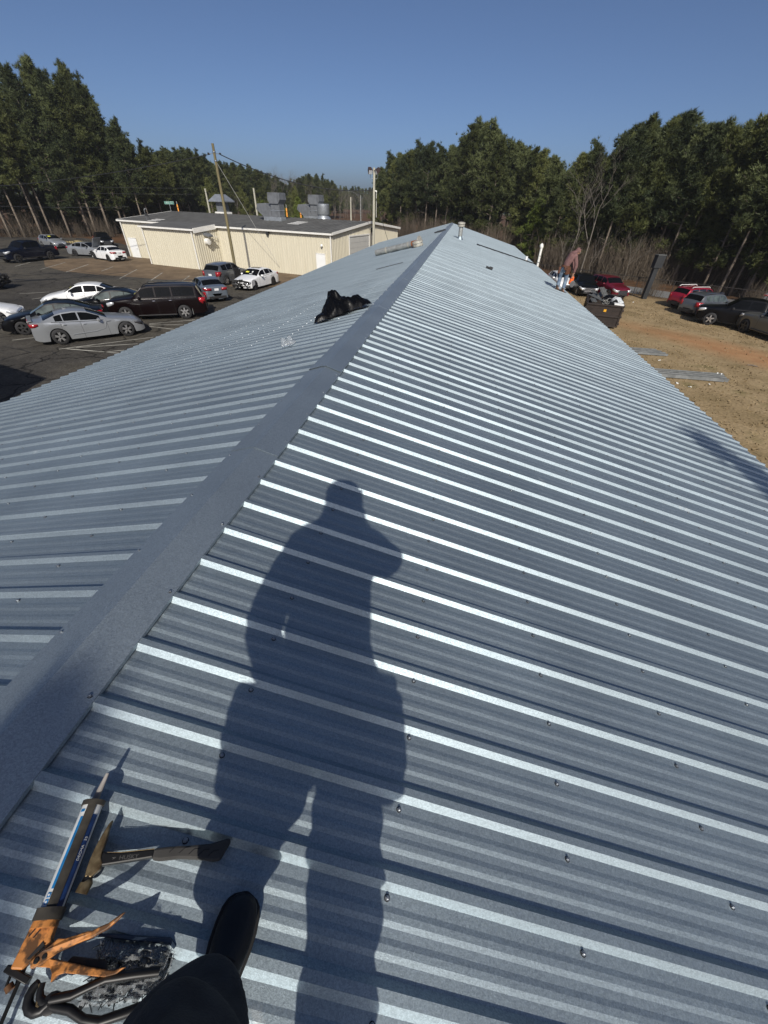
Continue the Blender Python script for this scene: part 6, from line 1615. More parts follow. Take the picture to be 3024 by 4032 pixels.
S_ = TL('metal_snips', 'black long handled snips lying across the bag of screws', 'snips', .2, -.22)
mb = MB(); mb.tube([(.150, -.237, .052), (.143, -.247, .050), (.131, -.252, .047), (.118, -.251, .045), (.108, -.245, .044), (.102, -.234, .044), (.102, -.223, .044), (.106, -.214, .046)], [.010, .0105, .011, .0105, .010, .0095, .009, .007], None, 10); mb.tube([(.152, -.236, .052), (.138, -.238, .051), (.127, -.234, .05), (.120, -.225, .05), (.116, -.213, .05)], [.010, .009, .008, .007, .006], None, 10); S_.build(mb, 'jaw', M['gunmetal'])
mb = MB(); mb.tube([(.112, -.2155, .052), (.130, -.243, .055), (.149, -.2495, .056)], .0025, None, 6); S_.build(mb, 'jaw_edge', M['hamhead'])
mb = MB(); mb.lathe([(.018, 0), (.018, .012), (.012, .014)], None, 14, 'z', (.156, -.236, .046)); S_.build(mb, 'pivot', M['gunmetal'])
mb = MB(); mb.tube([(.150, -.232, .054), (.19, -.219, .060), (.215, -.204, .064), (.245, -.186, .068), (.30, -.170, .068), (.352, -.157, .064)], [.0088, .0088, .008, .009, .0095, .009], None, 10); S_.build(mb, 'handle', M['gunmetal'])
mb = MB(); mb.tube([(.158, -.240, .052), (.20, -.238, .058), (.235, -.245, .060), (.27, -.243, .062), (.32, -.222, .062), (.365, -.200, .056)], [.0088, .0088, .008, .009, .0095, .009], None, 10); S_.build(mb, 'handle', M['gunmetal'])
mb = MB(); mb.lathe([(.013, 0), (.013, .05), (.009, .055)], None, 12, 'y', (.104, -.245, .05)); 
K = TL('bag_of_screws', 'clear plastic bag of hex head roofing screws lying under the snips', 'bag of screws', .28, -.18)
M['film'] = mat('clear bag film', (.55, .58, .6), .08, alpha=.26, spec=.8)
M['film_edge'] = mat('rolled film edge', (.03, .045, .07), .2, spec=.7)
rr = random.Random(4); mb = MB()
for k in range(230):
    u, w = rr.random(), rr.random()
    px = .19 + .165 * u + .02 * w; py = -.14 + .02 * u - (.095 - .02 * u) * w; pz = .006 + .038 * rr.random() * (1 - (2 * u - 1) ** 4) * (1 - (2 * w - 1) ** 4)
    d = Vector((rr.gauss(0, 1), rr.gauss(0, 1), rr.gauss(0, .5))).normalized(); p = Vector((px, py, pz))
    mb.tube([p, p + d * .022], [.0022, .0008], None, 4)
    mb.tube([p - d * .0005, p - d * .0045], [.0042, .0042], None, 6); mb.tube([p, p + d * .001], .0065, M['rubber'], 7)
o = K.build(mb, 'screw', mat('dark zinc screws', (.10, .11, .115), .35, .9)); stuff(o)
n = 34; vs = []; from mathutils import noise as _ns
for j in range(n):
    for i in range(n):
        u, w = i / (n - 1), j / (n - 1)
        px = .182 + (.172 + .0 * w) * u + .022 * w; py = -.132 + .018 * u - (.106 - .022 * u) * w
        hgt = .050 * (1 - (2 * u - 1) ** 6) * (1 - (2 * w - 1) ** 6) + .004
        hgt *= .85 + .5 * _ns.noise(Vector((u * 6, w * 6, 1))) + .25 * (1 - 3 * abs(_ns.noise(Vector((u * 9, w * 9, 4))))); vs.append((px, py, hgt + .004))
mb = MB(); mb.add(vs, [(j * n + i, j * n + i + 1, (j + 1) * n + i + 1, (j + 1) * n + i) for j in range(n - 1) for i in range(n - 1)], None, True)
K.build(mb, 'bag_film', M['film'], sharp=25)
mb = MB(); mb.tube([(.176, -.128, .022), (.27, -.118, .030), (.345, -.108, .026), (.362, -.116, .02)], [.003, .0055, .0055, .004], None, 6); K.build(mb, 'rolled_edge', M['film_edge'])
mb = MB(); mb.tube([(.362, -.114, .012), (.368, -.15, .012), (.362, -.20, .010)], .0022, None, 5); mb.tube([(.355, -.118, .024), (.356, -.15, .03), (.35, -.19, .02)], .0012, None, 5); K.build(mb, 'seam', M['clear'])
# ------------------------------------------------------------------ people
def skin(name, nodes, edges, root, m, parent, sub=2, post=None):
    """one continuous surface grown on a skeleton"""
    keys = list(nodes); me = bpy.data.meshes.new(name)
    me.from_pydata([nodes[k][0] for k in keys], [(keys.index(a), keys.index(b)) for a, b in edges], [])
    o = bpy.data.objects.new(name + '_tmp', me); COL.objects.link(o)
    md = o.modifiers.new('s', 'SKIN'); md.use_smooth_shade = True
    for i, k in enumerate(keys):
        r = nodes[k][1]; r = r if hasattr(r, '__len__') else (r, r)
        me.skin_vertices[0].data[i].radius = r
        me.skin_vertices[0].data[i].use_root = (k == root)
    sb = o.modifiers.new('u', 'SUBSURF'); sb.levels = sub; sb.render_levels = sub
    dg = bpy.context.evaluated_depsgraph_get()
    nm = bpy.data.meshes.new_from_object(o.evaluated_get(dg)); bpy.data.objects.remove(o)
    if post:
        for vv in nm.vertices: vv.co = post(vv.co)
    nm.materials.clear(); nm.materials.append(m)
    nm.polygons.foreach_set('use_smooth', [True] * len(nm.polygons)); nm.update()
    return link(name, nm, parent)
def add_hand(nodes, edges, wrist, d, side, thumb, key, curl=.5, s=1.0):
    """palm, five separate bent fingers; d = direction of the hand, side = across the palm, thumb side positive"""
    d = Vector(d).normalized(); side = (Vector(side) - d * Vector(side).dot(d)).normalized(); nrm = d.cross(side) * (1 if thumb > 0 else -1)
    w = Vector(nodes[wrist][0]); pk = key + 'palm'
    nodes[pk] = (w + d * .05 * s, (.036 * s, .018 * s)); edges.append((wrist, pk))
    for i, (off, ln) in enumerate(((.030, .070), (.010, .080), (-.010, .074), (-.030, .058))):
        b = w + d * .085 * s + side * off * s
        c1 = d * cos(curl * .7) + nrm * sin(curl * .7); c2 = d * cos(curl * 1.6) + nrm * sin(curl * 1.6)
        ks = [key + 'f%d%d' % (i, j) for j in range(3)]
        nodes[ks[0]] = (b, .0105 * s); nodes[ks[1]] = (b + c1 * ln * .52 * s, .009 * s); nodes[ks[2]] = (b + c1 * ln * .52 * s + c2 * ln * .48 * s, .0075 * s)
        edges += [(pk, ks[0]), (ks[0], ks[1]), (ks[1], ks[2])]
    ks = [key + 't%d' % j for j in range(2)]
    nodes[ks[0]] = (w + d * .045 * s + side * .045 * s + nrm * .01 * s, .0115 * s); nodes[ks[1]] = (w + d * .085 * s + side * .058 * s + nrm * .028 * s, .009 * s)
    edges += [(pk, ks[0]), (ks[0], ks[1])]
M['skin'] = mat('skin', (.33, .19, .13), .55, var=.06, scale=20)
M['hoodie_pink'] = mat('faded dusty rose hoodie', (.165, .088, .083), .9, var=.18, scale=9, bump=.01, bscale=18)
M['jeans'] = mat('faded blue jeans', (.075, .115, .185), .9, col2=(.20, .255, .31), scale=7, bump=.006, bscale=20)
M['leather'] = mat('tan leather tool belt', (.13, .05, .025), .7, col2=(.05, .022, .013), scale=14)
M['bootbrown'] = mat('brown work boot', (.05, .032, .022), .7)
M['black_cloth'] = mat('black work trousers', (.030, .030, .031), .85, var=.25, scale=25, bump=.002, bscale=220)
M['black_hood'] = mat('dark hooded jacket', (.02, .021, .024), .9, var=.2, scale=12)
M['bootblack'] = mat('black boot leather', (.011, .011, .0115), .55, bump=.001, bscale=120)
M['sole'] = mat('black rubber sole', (.012, .012, .012), .85)
M['eye'] = mat('eye', (.5, .5, .48), .2)
M['hair'] = mat('dark hair', (.015, .011, .009), .7)
def head_nodes(nodes, edges, neck, c, face, up):
    """skull, jaw, nose and ears on the neck"""
    face = Vector(face).normalized(); up = Vector(up).normalized(); rt = face.cross(up); c = Vector(c)
    nodes['skull'] = (c + up * .045 - face * .012, (.083, .088)); nodes['jaw'] = (c - up * .055 + face * .022, (.058, .060))
    nodes['chin'] = (c - up * .098 + face * .045, (.032, .030)); nodes['brow'] = (c + up * .03 + face * .050, (.056, .05))
    nodes['nose'] = (c - up * .022 + face * .108, (.012, .012)); nodes['nb'] = (c - up * .008 + face * .075, (.02, .02))
    nodes['crown'] = (c + up * .098 - face * .015, (.06, .066))
    edges += [(neck, 'jaw'), ('jaw', 'skull'), ('skull', 'crown'), ('jaw', 'chin'), ('skull', 'brow'), ('brow', 'nb'), ('nb', 'nose')]
    return rt
def face_parts(parent, c, face, up):
    face = Vector(face).normalized(); up = Vector(up).normalized(); rt = face.cross(up); c = Vector(c)
    for s in (-1, 1):
        mb = MB(); mb.lathe([(.001, -.012), (.009, -.008), (.012, 0), (.009, .008), (.001, .012)], None, 10, 'z', tuple(c + up * .008 + face * .090 + rt * s * .032)); mb.build('eye', M['eye'], parent)
        mb = MB(); q = c - up * .01 - face * .01 + rt * s * .088; mb.lathe([(.001, -.032), (.016, -.018), (.02, 0), (.014, .02), (.001, .032)], None, 10, 'z', tuple(q)); mb.build('ear', M['skin'], parent)
    mb = MB(); q = c - up * .060 + face * .083; mb.tube([q - rt * .024, q + face * .006, q + rt * .024], .006, None, 6); mb.build('mouth', M['leather'], parent)
def boot(parent, ankle, az, m_up, m_sole, name='boot', pitch=0.0, s=1.0, roll=0.0):
    """a laced work boot, heel under the ankle, toe towards az; origin at the sole under the ankle"""
    t = bpy.data.objects.new(name, None); COL.objects.link(t); t.parent = parent
    t.location = ankle; t.rotation_euler = (Matrix.Rotation(pi / 2 - az, 3, 'Z') @ Matrix.Rotation(-pitch, 3, 'Y') @ Matrix.Rotation(roll, 3, 'X')).to_euler(); t.scale = (s, s, s)
    # stations along x: half width, sole top, height
    st = [(-.085, .020, .06), (-.078, .033, .085), (-.05, .037, .125), (0.0, .037, .135), (.035, .038, .118), (.07, .042, .088), (.11, .048, .070), (.145, .049, .060), (.175, .045, .053), (.193, .037, .046), (.204, .025, .038), (.209, .012, .030)]
    vs = []; n = 14
    for x, w, h in st:
        for k in range(n):
            a = pi * k / (n - 1); vs.append((x, w * cos(a) * (1.0 if sin(a) < .5 else .93), 0.022 + (h - .022) * max(0.0, sin(a)) ** .75))
    fs = [(i * n + k, i * n + k + 1, (i + 1) * n + k + 1, (i + 1) * n + k) for i in range(len(st) - 1) for k in range(n - 1)]
    fs += [tuple(range(n))[::-1], tuple((len(st) - 1) * n + k for k in range(n))]
    mb = MB(); mb.add(vs, fs, None, True); up = mb.build('upper', m_up, t, sharp=60)
    mb = MB(); mb.tube([(-.03, 0, .10), (-.032, 0, .16), (-.035, 0, .22)], [.05, .048, .052], None, 14); mb.build('shaft', m_up, t)
    out = [(x, w + .007) for x, w, h in st]; poly = [(-.094, 0)] + out + [(.216, 0)] + [(x, -w) for x, w in out[::-1]]
    mb = MB(); mb.prism(poly, 0, .026); mb.build('sole', m_sole, t, bevel=.006)
    mb = MB()
    for k in range(5):
        x = .02 + k * .018; z = .128 - k * .0125
        mb.tube([(x, -.022, z - .006), (x + .004, 0, z + .004), (x, .022, z - .006)], .0028, None, 5)
    mb.build('lace', M['rubber'], t)
    return t
# --- the roofer at the right eave
wk = thing('person', 'roofer in dusty rose hoodie and faded jeans bending over the right eave', 'person', (5.5, 19.6, -1.415), 0)
N = {}; E_ = []
r_ = Vector((.961, -.275, 0)).normalized()       # across the view, to the right
fw = Vector((.275, .961, 0)).normalized()        # away
def wp_(l, h, dpt=0.0): return r_ * l + fw * dpt + Vector((0, 0, h))
faced = (r_ * .75 + fw * .66).normalized()
N['pel'] = (wp_(-.02, .83), (.13, .105)); N['waist'] = (wp_(.0, .95, .02), (.125, .10)); N['chest'] = (wp_(.06, 1.16, .06), (.15, .12)); N['upper'] = (wp_(.12, 1.30, .10), (.125, .10)); N['neck'] = (wp_(.20, 1.385, .13), .052)
E_ += [('pel', 'waist'), ('waist', 'chest'), ('chest', 'upper'), ('upper', 'neck')]
hc = wp_(.31, 1.415, .18); upd = (Vector((0, 0, .8)) + faced * .45).normalized(); fd = (faced * .75 - Vector((0, 0, .62))).normalized()
head_nodes(N, E_, 'neck', hc, fd, upd)
for k, l0, l1, l2, d0, d1, d2 in (('L', -.11, -.12, -.12, .03, .06, .0), ('R', .10, .13, .12, .03, .02, -.06)):
    zf = -.05 if k == 'R' else .02
    N['hip' + k] = (wp_(l0, .78, d0), (.092, .092)); N['knee' + k] = (wp_(l1, .42 + zf, d1 + .05), .062); N['ank' + k] = (wp_(l2, .09 + zf, d2), .045); N['foot' + k] = (wp_(l2 + .06, .05 + zf, d2 + .1), .04)
    E_ += [('pel', 'hip' + k), ('hip' + k, 'knee' + k), ('knee' + k, 'ank' + k), ('ank' + k, 'foot' + k)]
N['shR'] = (wp_(.26, 1.25, .0), .07); N['elR'] = (wp_(.38, .93, .02), .05); N['wrR'] = (wp_(.345, .62, .10), .034)
N['shL'] = (wp_(.02, 1.29, .24), .07); N['elL'] = (wp_(.20, 1.0, .36), .05); N['wrL'] = (wp_(.33, .70, .30), .034)
for k in 'RL': E_ += [('upper', 'sh' + k), ('sh' + k, 'el' + k), ('el' + k, 'wr' + k)]
add_hand(N, E_, 'wrR', wp_(-.02, -1, .1), faced, 1, 'hR', .9); add_hand(N, E_, 'wrL', wp_(.05, -1, -.1), faced, 1, 'hL', .9)
body = skin('body', N, E_, 'pel', M['skin'], wk, 2)
face_parts(wk, hc, fd, upd)
def inflate(keys, extra=None, k=1.0, add=.014):
    d = {}
    for q in keys:
        p, r = N[q]; r = r if hasattr(r, '__len__') else (r, r); d[q] = (p, (r[0] * k + add, r[1] * k + add))
    if extra: d.update(extra)
    return d
from mathutils import noise as NZ
def wrinkle(amp, fr, seed):
    def f(c): 
        n = NZ.noise_vector(c * fr + Vector((seed, seed, 0))); n2 = NZ.noise_vector(Vector((c.x * fr * .8, c.y * fr * .8, c.z * fr * 2.6)) + Vector((0, seed, seed)))
        return c + (n + n2 * .7) * amp
    return f
ho = inflate(['waist', 'chest', 'upper', 'neck', 'shR', 'elR', 'shL', 'elL'], {'hem': (wp_(-.02, .84, 0), (.155, .13)), 'wR': (wp_(.35, .66, .09), .047), 'wL': (wp_(.32, .73, .31), .047),
     'hood': (hc - fd * .025 + upd * .03, (.118, .122)), 'hood2': (hc - fd * .02 + upd * .09, (.085, .09))}, 1.02, .020)
skin('hoodie', ho, [('hem', 'waist'), ('waist', 'chest'), ('chest', 'upper'), ('upper', 'neck'), ('neck', 'hood'), ('hood', 'hood2'), ('upper', 'shR'), ('shR', 'elR'), ('elR', 'wR'), ('upper', 'shL'), ('shL', 'elL'), ('elL', 'wL')], 'chest', M['hoodie_pink'], wk, 2, wrinkle(.010, 9, 1))
je = inflate(['pel', 'hipL', 'kneeL', 'hipR', 'kneeR'], {'cuffL': (N['ankL'][0] + Vector((0, 0, .02)), .078), 'cuffR': (N['ankR'][0] + Vector((0, 0, .02)), .078), 'wb': (wp_(-.01, .92, .01), (.14, .115))}, 1.06, .016)
skin('jeans', je, [('wb', 'pel'), ('pel', 'hipL'), ('hipL', 'kneeL'), ('kneeL', 'cuffL'), ('pel', 'hipR'), ('hipR', 'kneeR'), ('kneeR', 'cuffR')], 'pel', M['jeans'], wk, 2, wrinkle(.010, 11, 2))
for k in 'LR':
    p = N['ank' + k][0]; boot(wk, (p.x, p.y, p.z - .115), atan2(faced.x, faced.y), M['bootbrown'], M['sole'], 'boot', -.05)
bl = bpy.data.objects.new('tool_belt', None); COL.objects.link(bl); bl.parent = wk; bl.location = wp_(-.02, .90)
mb = MB(); mb.lathe([(.168, -.035), (.172, -.03), (.172, .03), (.168, .035)], None, 24, cap=False); o = mb.build('strap', M['leather'], bl); o.scale = (1, .84, 1); o.rotation_euler = (0, .08, -.28)
for l, dpt, h, w, hh in ((-.20, -.02, -.15, .15, .24), (-.155, .10, -.12, .13, .2), (.13, -.10, -.15, .17, .26), (.17, .05, -.17, .15, .22), (.03, -.15, -.06, .10, .12)):
    mb = MB(); mb.prism([(-w / 2, -hh / 2), (w / 2, -hh / 2), (w / 2 * 1.12, hh / 2), (-w / 2 * 1.12, hh / 2)], -.045, .045, None, Matrix.Rotation(pi / 2, 4, 'X'))
    c = r_ * l + fw * dpt + Vector((0, 0, h)); mb.build('pouch', M['leather'], bl, bevel=.02, loc=c, rot=(rnd(-.1, .1), rnd(-.15, .15), atan2(c.y, c.x) + pi / 2))
sw = thing('cutting_saw', 'orange power saw held by the roofer at the right eave', 'power saw', Vector((5.5, 19.6, -1.415)) + wp_(.34, .40, .14), 0)
sw.rotation_euler = (0, .2, .5)
M['saworange'] = mat('orange tool plastic', (.75, .13, .02), .45)
mb = MB(); mb.prism([(-.06, -.13), (.05, -.15), (.08, .05), (.05, .15), (-.03, .16), (-.07, .03)], -.05, .05, None, Matrix.Rotation(pi / 2, 4, 'X')); mb.build('housing', M['saworange'], sw, bevel=.02)
mb = MB(); mb.tube([(-.03, 0, .14), (-.01, 0, .20), (.05, 0, .21), (.08, 0, .12)], .018, None, 8); mb.build('grip', M['rubber'], sw)
mb = MB(); mb.lathe([(.11, -.012), (.12, -.01), (.12, .01), (.11, .012)], None, 20, 'y', (.06, -.075, -.10)); mb.build('guard', M['scrap'], sw)
mb = MB(); mb.lathe([(.105, -.002), (.105, .002)], None, 24, 'y', (.06, -.09, -.12)); mb.build('blade', M['zinc'], sw)
# --- the photographer (only one leg and the shadow are in the picture)
ph = thing('person', 'photographer in black trousers, one leg and black boot showing at the bottom', 'person', (1.0, -.32, -.26), 0)
O_ = Vector((1.0, -.32, -.26))
def W(x, y, z): return Vector((x, y, z)) - O_
N = {}; E_ = []
N['pel'] = (W(1.17, -.47, .66), (.15, .115)); N['waist'] = (W(1.17, -.43, .80), (.155, .11)); N['chest'] = (W(1.17, -.34, 1.03), (.165, .12)); N['upper'] = (W(1.17, -.27, 1.16), (.125, .09)); N['neck'] = (W(1.17, -.20, 1.26), .055)
E_ += [('pel', 'waist'), ('waist', 'chest'), ('chest', 'upper'), ('upper', 'neck')]
hc = W(1.165, -.135, 1.395); fd = Vector((.03, .88, -.48)).normalized(); upd = Vector((0, .48, .88)).normalized()
head_nodes(N, E_, 'neck', hc, fd, upd)
N['hipL'] = (W(1.07, -.45, .60), .09); N['kneeL'] = (W(.945, -.245, .25), .06); N['ankL'] = (W(.832, -.125, -.10), .045); N['footL'] = (W(.832, -.02, -.15), .035)
N['hipR'] = (W(1.27, -.48, .60), .09); N['kneeR'] = (W(1.25, -.40, .19), .06); N['ankR'] = (W(1.22, -.54, -.20), .045); N['footR'] = (W(1.225, -.45, -.26), .035)
for k in 'LR': E_ += [('pel', 'hip' + k), ('hip' + k, 'knee' + k), ('knee' + k, 'ank' + k), ('ank' + k, 'foot' + k)]
N['shR'] = (W(1.36, -.27, 1.13), .068); N['elR'] = (W(1.455, -.14, .97), .052); N['wrR'] = (W(1.27, -.075, 1.14), .032)
N['shL'] = (W(.975, -.29, 1.13), .068); N['elL'] = (W(.875, -.42, .88), .055); N['wrL'] = (W(.945, -.42, .64), .032)
for k in 'RL': E_ += [('upper', 'sh' + k), ('sh' + k, 'el' + k), ('el' + k, 'wr' + k)]
add_hand(N, E_, 'wrR', (-.25, .15, 1), (-1, 0, .1), 1, 'hR', 1.0); add_hand(N, E_, 'wrL', (.05, .35, -1), (0, 1, .2), 1, 'hL', .6)
skin('body', N, E_, 'pel', M['skin'], ph, 2)
face_parts(ph, hc, fd, upd)
jk = inflate(['waist', 'chest', 'upper', 'shR', 'elR', 'shL', 'elL'], {'neck': (W(1.17, -.20, 1.25), (.115, .10)), 'hem': (W(1.17, -.48, .57), (.29, .18)), 'mid': (W(1.17, -.45, .70), (.245, .155)), 'wR': (N['wrR'][0] * .9 + N['elR'][0] * .1, .050), 'wL': (N['wrL'][0] * .9 + N['elL'][0] * .1, .050),
     'hood': (hc - fd * .03 + upd * .0, (.125, .12)), 'hood2': (hc - fd * .02 + upd * .06, (.108, .105)), 'hood3': (hc - fd * .015 + upd * .11, (.07, .07))}, 1.08, .034)
skin('hooded_jacket', jk, [('hem', 'mid'), ('mid', 'waist'), ('waist', 'chest'), ('chest', 'upper'), ('upper', 'neck'), ('neck', 'hood'), ('hood', 'hood2'), ('hood2', 'hood3'), ('upper', 'shR'), ('shR', 'elR'), ('elR', 'wR'), ('upper', 'shL'), ('shL', 'elL'), ('elL', 'wL')], 'chest', M['black_hood'], ph, 2, wrinkle(.008, 9, 4))
tr_ = {'wb': (W(1.17, -.44, .78), (.16, .12)), 'pel': (W(1.17, -.47, .64), (.18, .14)), 'hipL': (W(1.07, -.45, .56), .125), 'midL': (W(1.035, -.345, .42), .13), 'kneeL': (W(.945, -.215, .26), .13), 'shinL': (W(.872, -.135, .08), .124), 'cuffL': (W(.838, -.108, -.075), .112),
       'hipR': (W(1.27, -.47, .56), .125), 'kneeR': (W(1.25, -.415, .19), .125), 'cuffR': (W(1.22, -.52, -.14), .105)}
def folds(c):
    q = c + O_
    n = NZ.noise_vector(q * 7) * .012
    w = sin(q.z * 62 + q.y * 40 + 3.0 * NZ.noise(q * 5)) * .011 + sin(q.z * 27 - q.x * 35) * .006
    d = Vector((q.x - .86, q.y + .1, 0))
    if d.length > 1e-4: d.normalize()
    return c + n + d * w * (1 if q.z < .55 else .3)
skin('trousers', tr_, [('wb', 'pel'), ('pel', 'hipL'), ('hipL', 'midL'), ('midL', 'kneeL'), ('kneeL', 'shinL'), ('shinL', 'cuffL'), ('pel', 'hipR'), ('hipR', 'kneeR'), ('kneeR', 'cuffR')], 'pel', M['black_cloth'], ph, 4, folds)
q = W(.830, -.106, -.2135 + .008); boot(ph, q, radians(0), M['bootblack'], M['sole'], 'boot', 0, 1.02, TH)
q = W(1.22, -.55, -.314 + .010); boot(ph, q, radians(10), M['bootblack'], M['sole'], 'boot', 0, 1.02, TH)
for x, y, z, w_, h_, az_ in ((.925, -.50, .57, .17, .24, .1), (.98, -.55, .52, .20, .22, .3), (1.42, -.56, .57, .17, .24, -.1), (1.39, -.46, .57, .14, .22, -.3)):
    mb = MB(); mb.prism([(-w_ / 2, -h_ / 2 + .03), (-w_ / 4, -h_ / 2), (w_ / 4, -h_ / 2), (w_ / 2, -h_ / 2 + .03), (w_ / 2 * 1.1, h_ / 2), (-w_ / 2 * 1.1, h_ / 2)], -.06, .06, None, Matrix.Rotation(pi / 2, 4, 'X'))
    mb.build('tool_pouch', M['leather'], ph, bevel=.02, loc=W(x, y, z), rot=(0, 0, az_))
pn = thing('phone', 'dark phone held up by the photographer to take the picture', 'phone', CAM - FWD * .014 - UP * .055 + RIGHT * .022)
Rm = Matrix(((RIGHT.x, UP.x, -FWD.x), (RIGHT.y, UP.y, -FWD.y), (RIGHT.z, UP.z, -FWD.z))); pn.rotation_euler = Rm.to_euler()
mb = MB(); mb.box((0, 0, .004), (.074, .150, .008)); mb.build('case', M['rubber'], pn, bevel=.003)
mb = MB(); mb.box((0, 0, .0086), (.068, .144, .001)); mb.build('screen', M['glass'], pn)
mb = MB(); mb.box((-.016, .052, -.001), (.036, .038, .003)); mb.build('camera_bump', M['rubber'], pn, bevel=.001)


# ------------------------------------------------------------------ dumpster with scrap, sheet stacks, litter
DZ = -5.26
dp = thing('dumpster', 'dark brown open roll-off dumpster full of scrap beside the right eave', 'dumpster', (11.6, 32.3, DZ), 0)
AZD = radians(14); dp.rotation_euler = (0, 0, -AZD)
DW, DL, DH = 2.3, 4.7, 1.38
def dl(x, y, z=0): return Vector((11.6, 32.3, DZ)) + Matrix.Rotation(-AZD, 3, 'Z') @ Vector((x, y, z))
mb = MB()
for s in (-1, 1):
    mb.box((s * DW / 2, DL / 2, DH / 2 + .1), (.05, DL, DH - .1))
mb.box((0, DL, DH / 2 + .1), (DW, .05, DH - .1)); mb.box((0, DL / 2, .18), (DW, DL, .06)); mb.build('shell', M['dumpster'], dp)
for s in (-1, 1):
    for k in range(10):
        mb = MB(); mb.box((s * (DW / 2 + .05), .25 + k * .48, DH / 2 + .08), (.09, .09, DH - .16)); mb.build('side_rib', M['dumpster'], dp, bevel=.01)
    mb = MB(); mb.box((s * (DW / 2 + .02), DL / 2, DH + .02), (.14, DL + .1, .10)); mb.build('rim', M['dumpster'], dp, bevel=.015)
mb = MB(); mb.box((0, DL + .02, DH + .02), (DW, .12, .10)); mb.build('rim', M['dumpster'], dp, bevel=.015)
mb = MB(); mb.box((0, -.02, DH / 2 + .10), (DW, .05, DH - .12)); d_ = mb.build('rear_door', M['dumpster'], dp)
for z in (.12, .72, DH + .01):
    mb = MB(); mb.box((0, -.06, z), (DW + .1, .10, .10)); mb.build('door_bar', M['dumpster'], d_, bevel=.012)
for s in (-1, 1):
    mb = MB(); mb.box((s * DW / 2, -.06, DH / 2 + .07), (.10, .10, DH)); mb.build('door_post', M['dumpster'], d_, bevel=.012)
    for z in (.3, .75, 1.15):
        mb = MB(); mb.box((s * (DW / 2 + .07), -.04, z), (.10, .14, .12)); mb.build('hinge', M['dumpster'], d_, bevel=.012)
M['yellowsign'] = mat('yellow warning plate', (.70, .36, .02), .5)
mb = MB(); mb.box((.10, -.055, 1.06), (.17, .012, .15)); y_ = mb.build('warning_plate', M['yellowsign'], d_)
mb = MB(); mb.box((.10, -.062, 1.08), (.12, .006, .02)); mb.box((.10, -.062, 1.04), (.12, .006, .015)); mb.build('plate_print', M['rubber'], y_) if False else None
rr = random.Random(3)
for k, (x, y, ln, a, tl, lb) in enumerate(((-.75, 3.6, 2.0, .2, .10, 'bent grey sheet metal strip at the back of the dumpster load'), (-.35, 3.0, 2.2, -.15, .22, 'grey sheet metal strip leaning out in the middle of the dumpster load'),
                                ((-.6), 2.2, 1.9, .5, .05, 'flat grey sheet metal strip along the left rim of the dumpster'), (-.15, 2.4, 1.6, .35, .38, 'steep grey flashing strip sticking up from the dumpster load'), (-.8, 1.2, 1.5, .1, .0, 'short grey sheet lying at the front left of the dumpster load'))):
    mb = MB(); mb.prism([(-.16, 0), (-.15, .0), (-.05, .04), (.05, .0), (.15, .03), (.17, .03), (.17, .045), (.15, .045), (.05, .015), (-.05, .055), (-.15, .015), (-.16, .015)], -ln / 2, ln / 2, None, Matrix.Rotation(pi / 2, 4, 'X'))
    o = mb.build('scrap_sheet', M['scrap'], None, loc=dl(x, y, DH + .05 + tl * .8), rot=(tl, rnd(-.3, .3), -AZD + a)); tag(o, lb, 'scrap metal', 'scrap in the dumpster')
bk = thing('bucket', 'black bucket lying in the dumpster load', 'bucket', dl(.42, .75, DH - .05), 0); bk.rotation_euler = (.9, .3, .6)
mb = MB(); mb.lathe([(.15, 0), (.19, .36), (.20, .36), (.20, .38), (.175, .38), (.14, .03)], None, 18); mb.build('pail', M['plastic'], bk)
mb = MB(); mb.tube([(.19 * cos(t_ * pi / 8), .19 * sin(t_ * pi / 8) * .2, .36 + .19 * sin(t_ * pi / 8)) for t_ in range(9)], .006, None, 5); mb.build('bail', M['zinc'], bk)
co = thing('wire_coil', 'tangled wire loops on top of the dumpster load', 'wire', dl(.0, .95, DH + .05), 0)
for k in range(6):
    mb = MB(); R_ = rnd(.18, .30); mb.tube([(R_ * cos(t_ * pi / 10), R_ * sin(t_ * pi / 10), .05 * sin(t_ * .9 + k)) for t_ in range(21)], .009, None, 5); mb.build('loop', M['guy'] if k % 2 else M['wire'], co, loc=(rnd(-.1, .1), rnd(-.1, .1), rnd(0, .12)), rot=(rnd(-.7, .7), rnd(-.7, .7), 0))
wb = thing('plastic_sack', 'clear white plastic sack bulging from the dumpster load', 'plastic sack', dl(.72, 1.5, DH - .12), 0)
crumple('sack', mat('translucent white plastic', (.5, .53, .54), .35), wb, [((0, 0, .2), (.34, .42, .26), (0, 0, 0)), ((.2, -.3, .14), (.2, .2, .16), (0, 0, 0))], .035, .04, 2, 5)
b_ = thing('black_sack', 'black sack in the dumpster load beside the white plastic sack', 'plastic sack', dl(.25, 1.9, DH - .2), 0)
crumple('sack', M['bag'], b_, [((0, 0, .25), (.45, .5, .32), (0, 0, 0))], .04, .05, 6, 5)
mb = MB(); mb.box((0, 0, 0), (.62, .35, .06)); tag(mb.build('foam_board', M['door'], None, loc=dl(.85, .15, DH + .12), rot=(.1, .05, -AZD + .1)), 'white foam board lying over the front right corner of the dumpster', 'board')
for k in range(3):
    mb = MB(); mb.box((0, 0, 0), (.55, .22, .05)); tag(mb.build('white_trim', M['door'], None, loc=dl(.55, 2.75, DH + .05 + .075 * k), rot=(.05, .1 * k, -AZD + .2)), ['white trim board at the bottom of the small pile in the dumpster', 'white trim board in the middle of the small pile in the dumpster', 'white trim board on top of the small pile in the dumpster'][k], 'board', 'white trim boards in the dumpster')
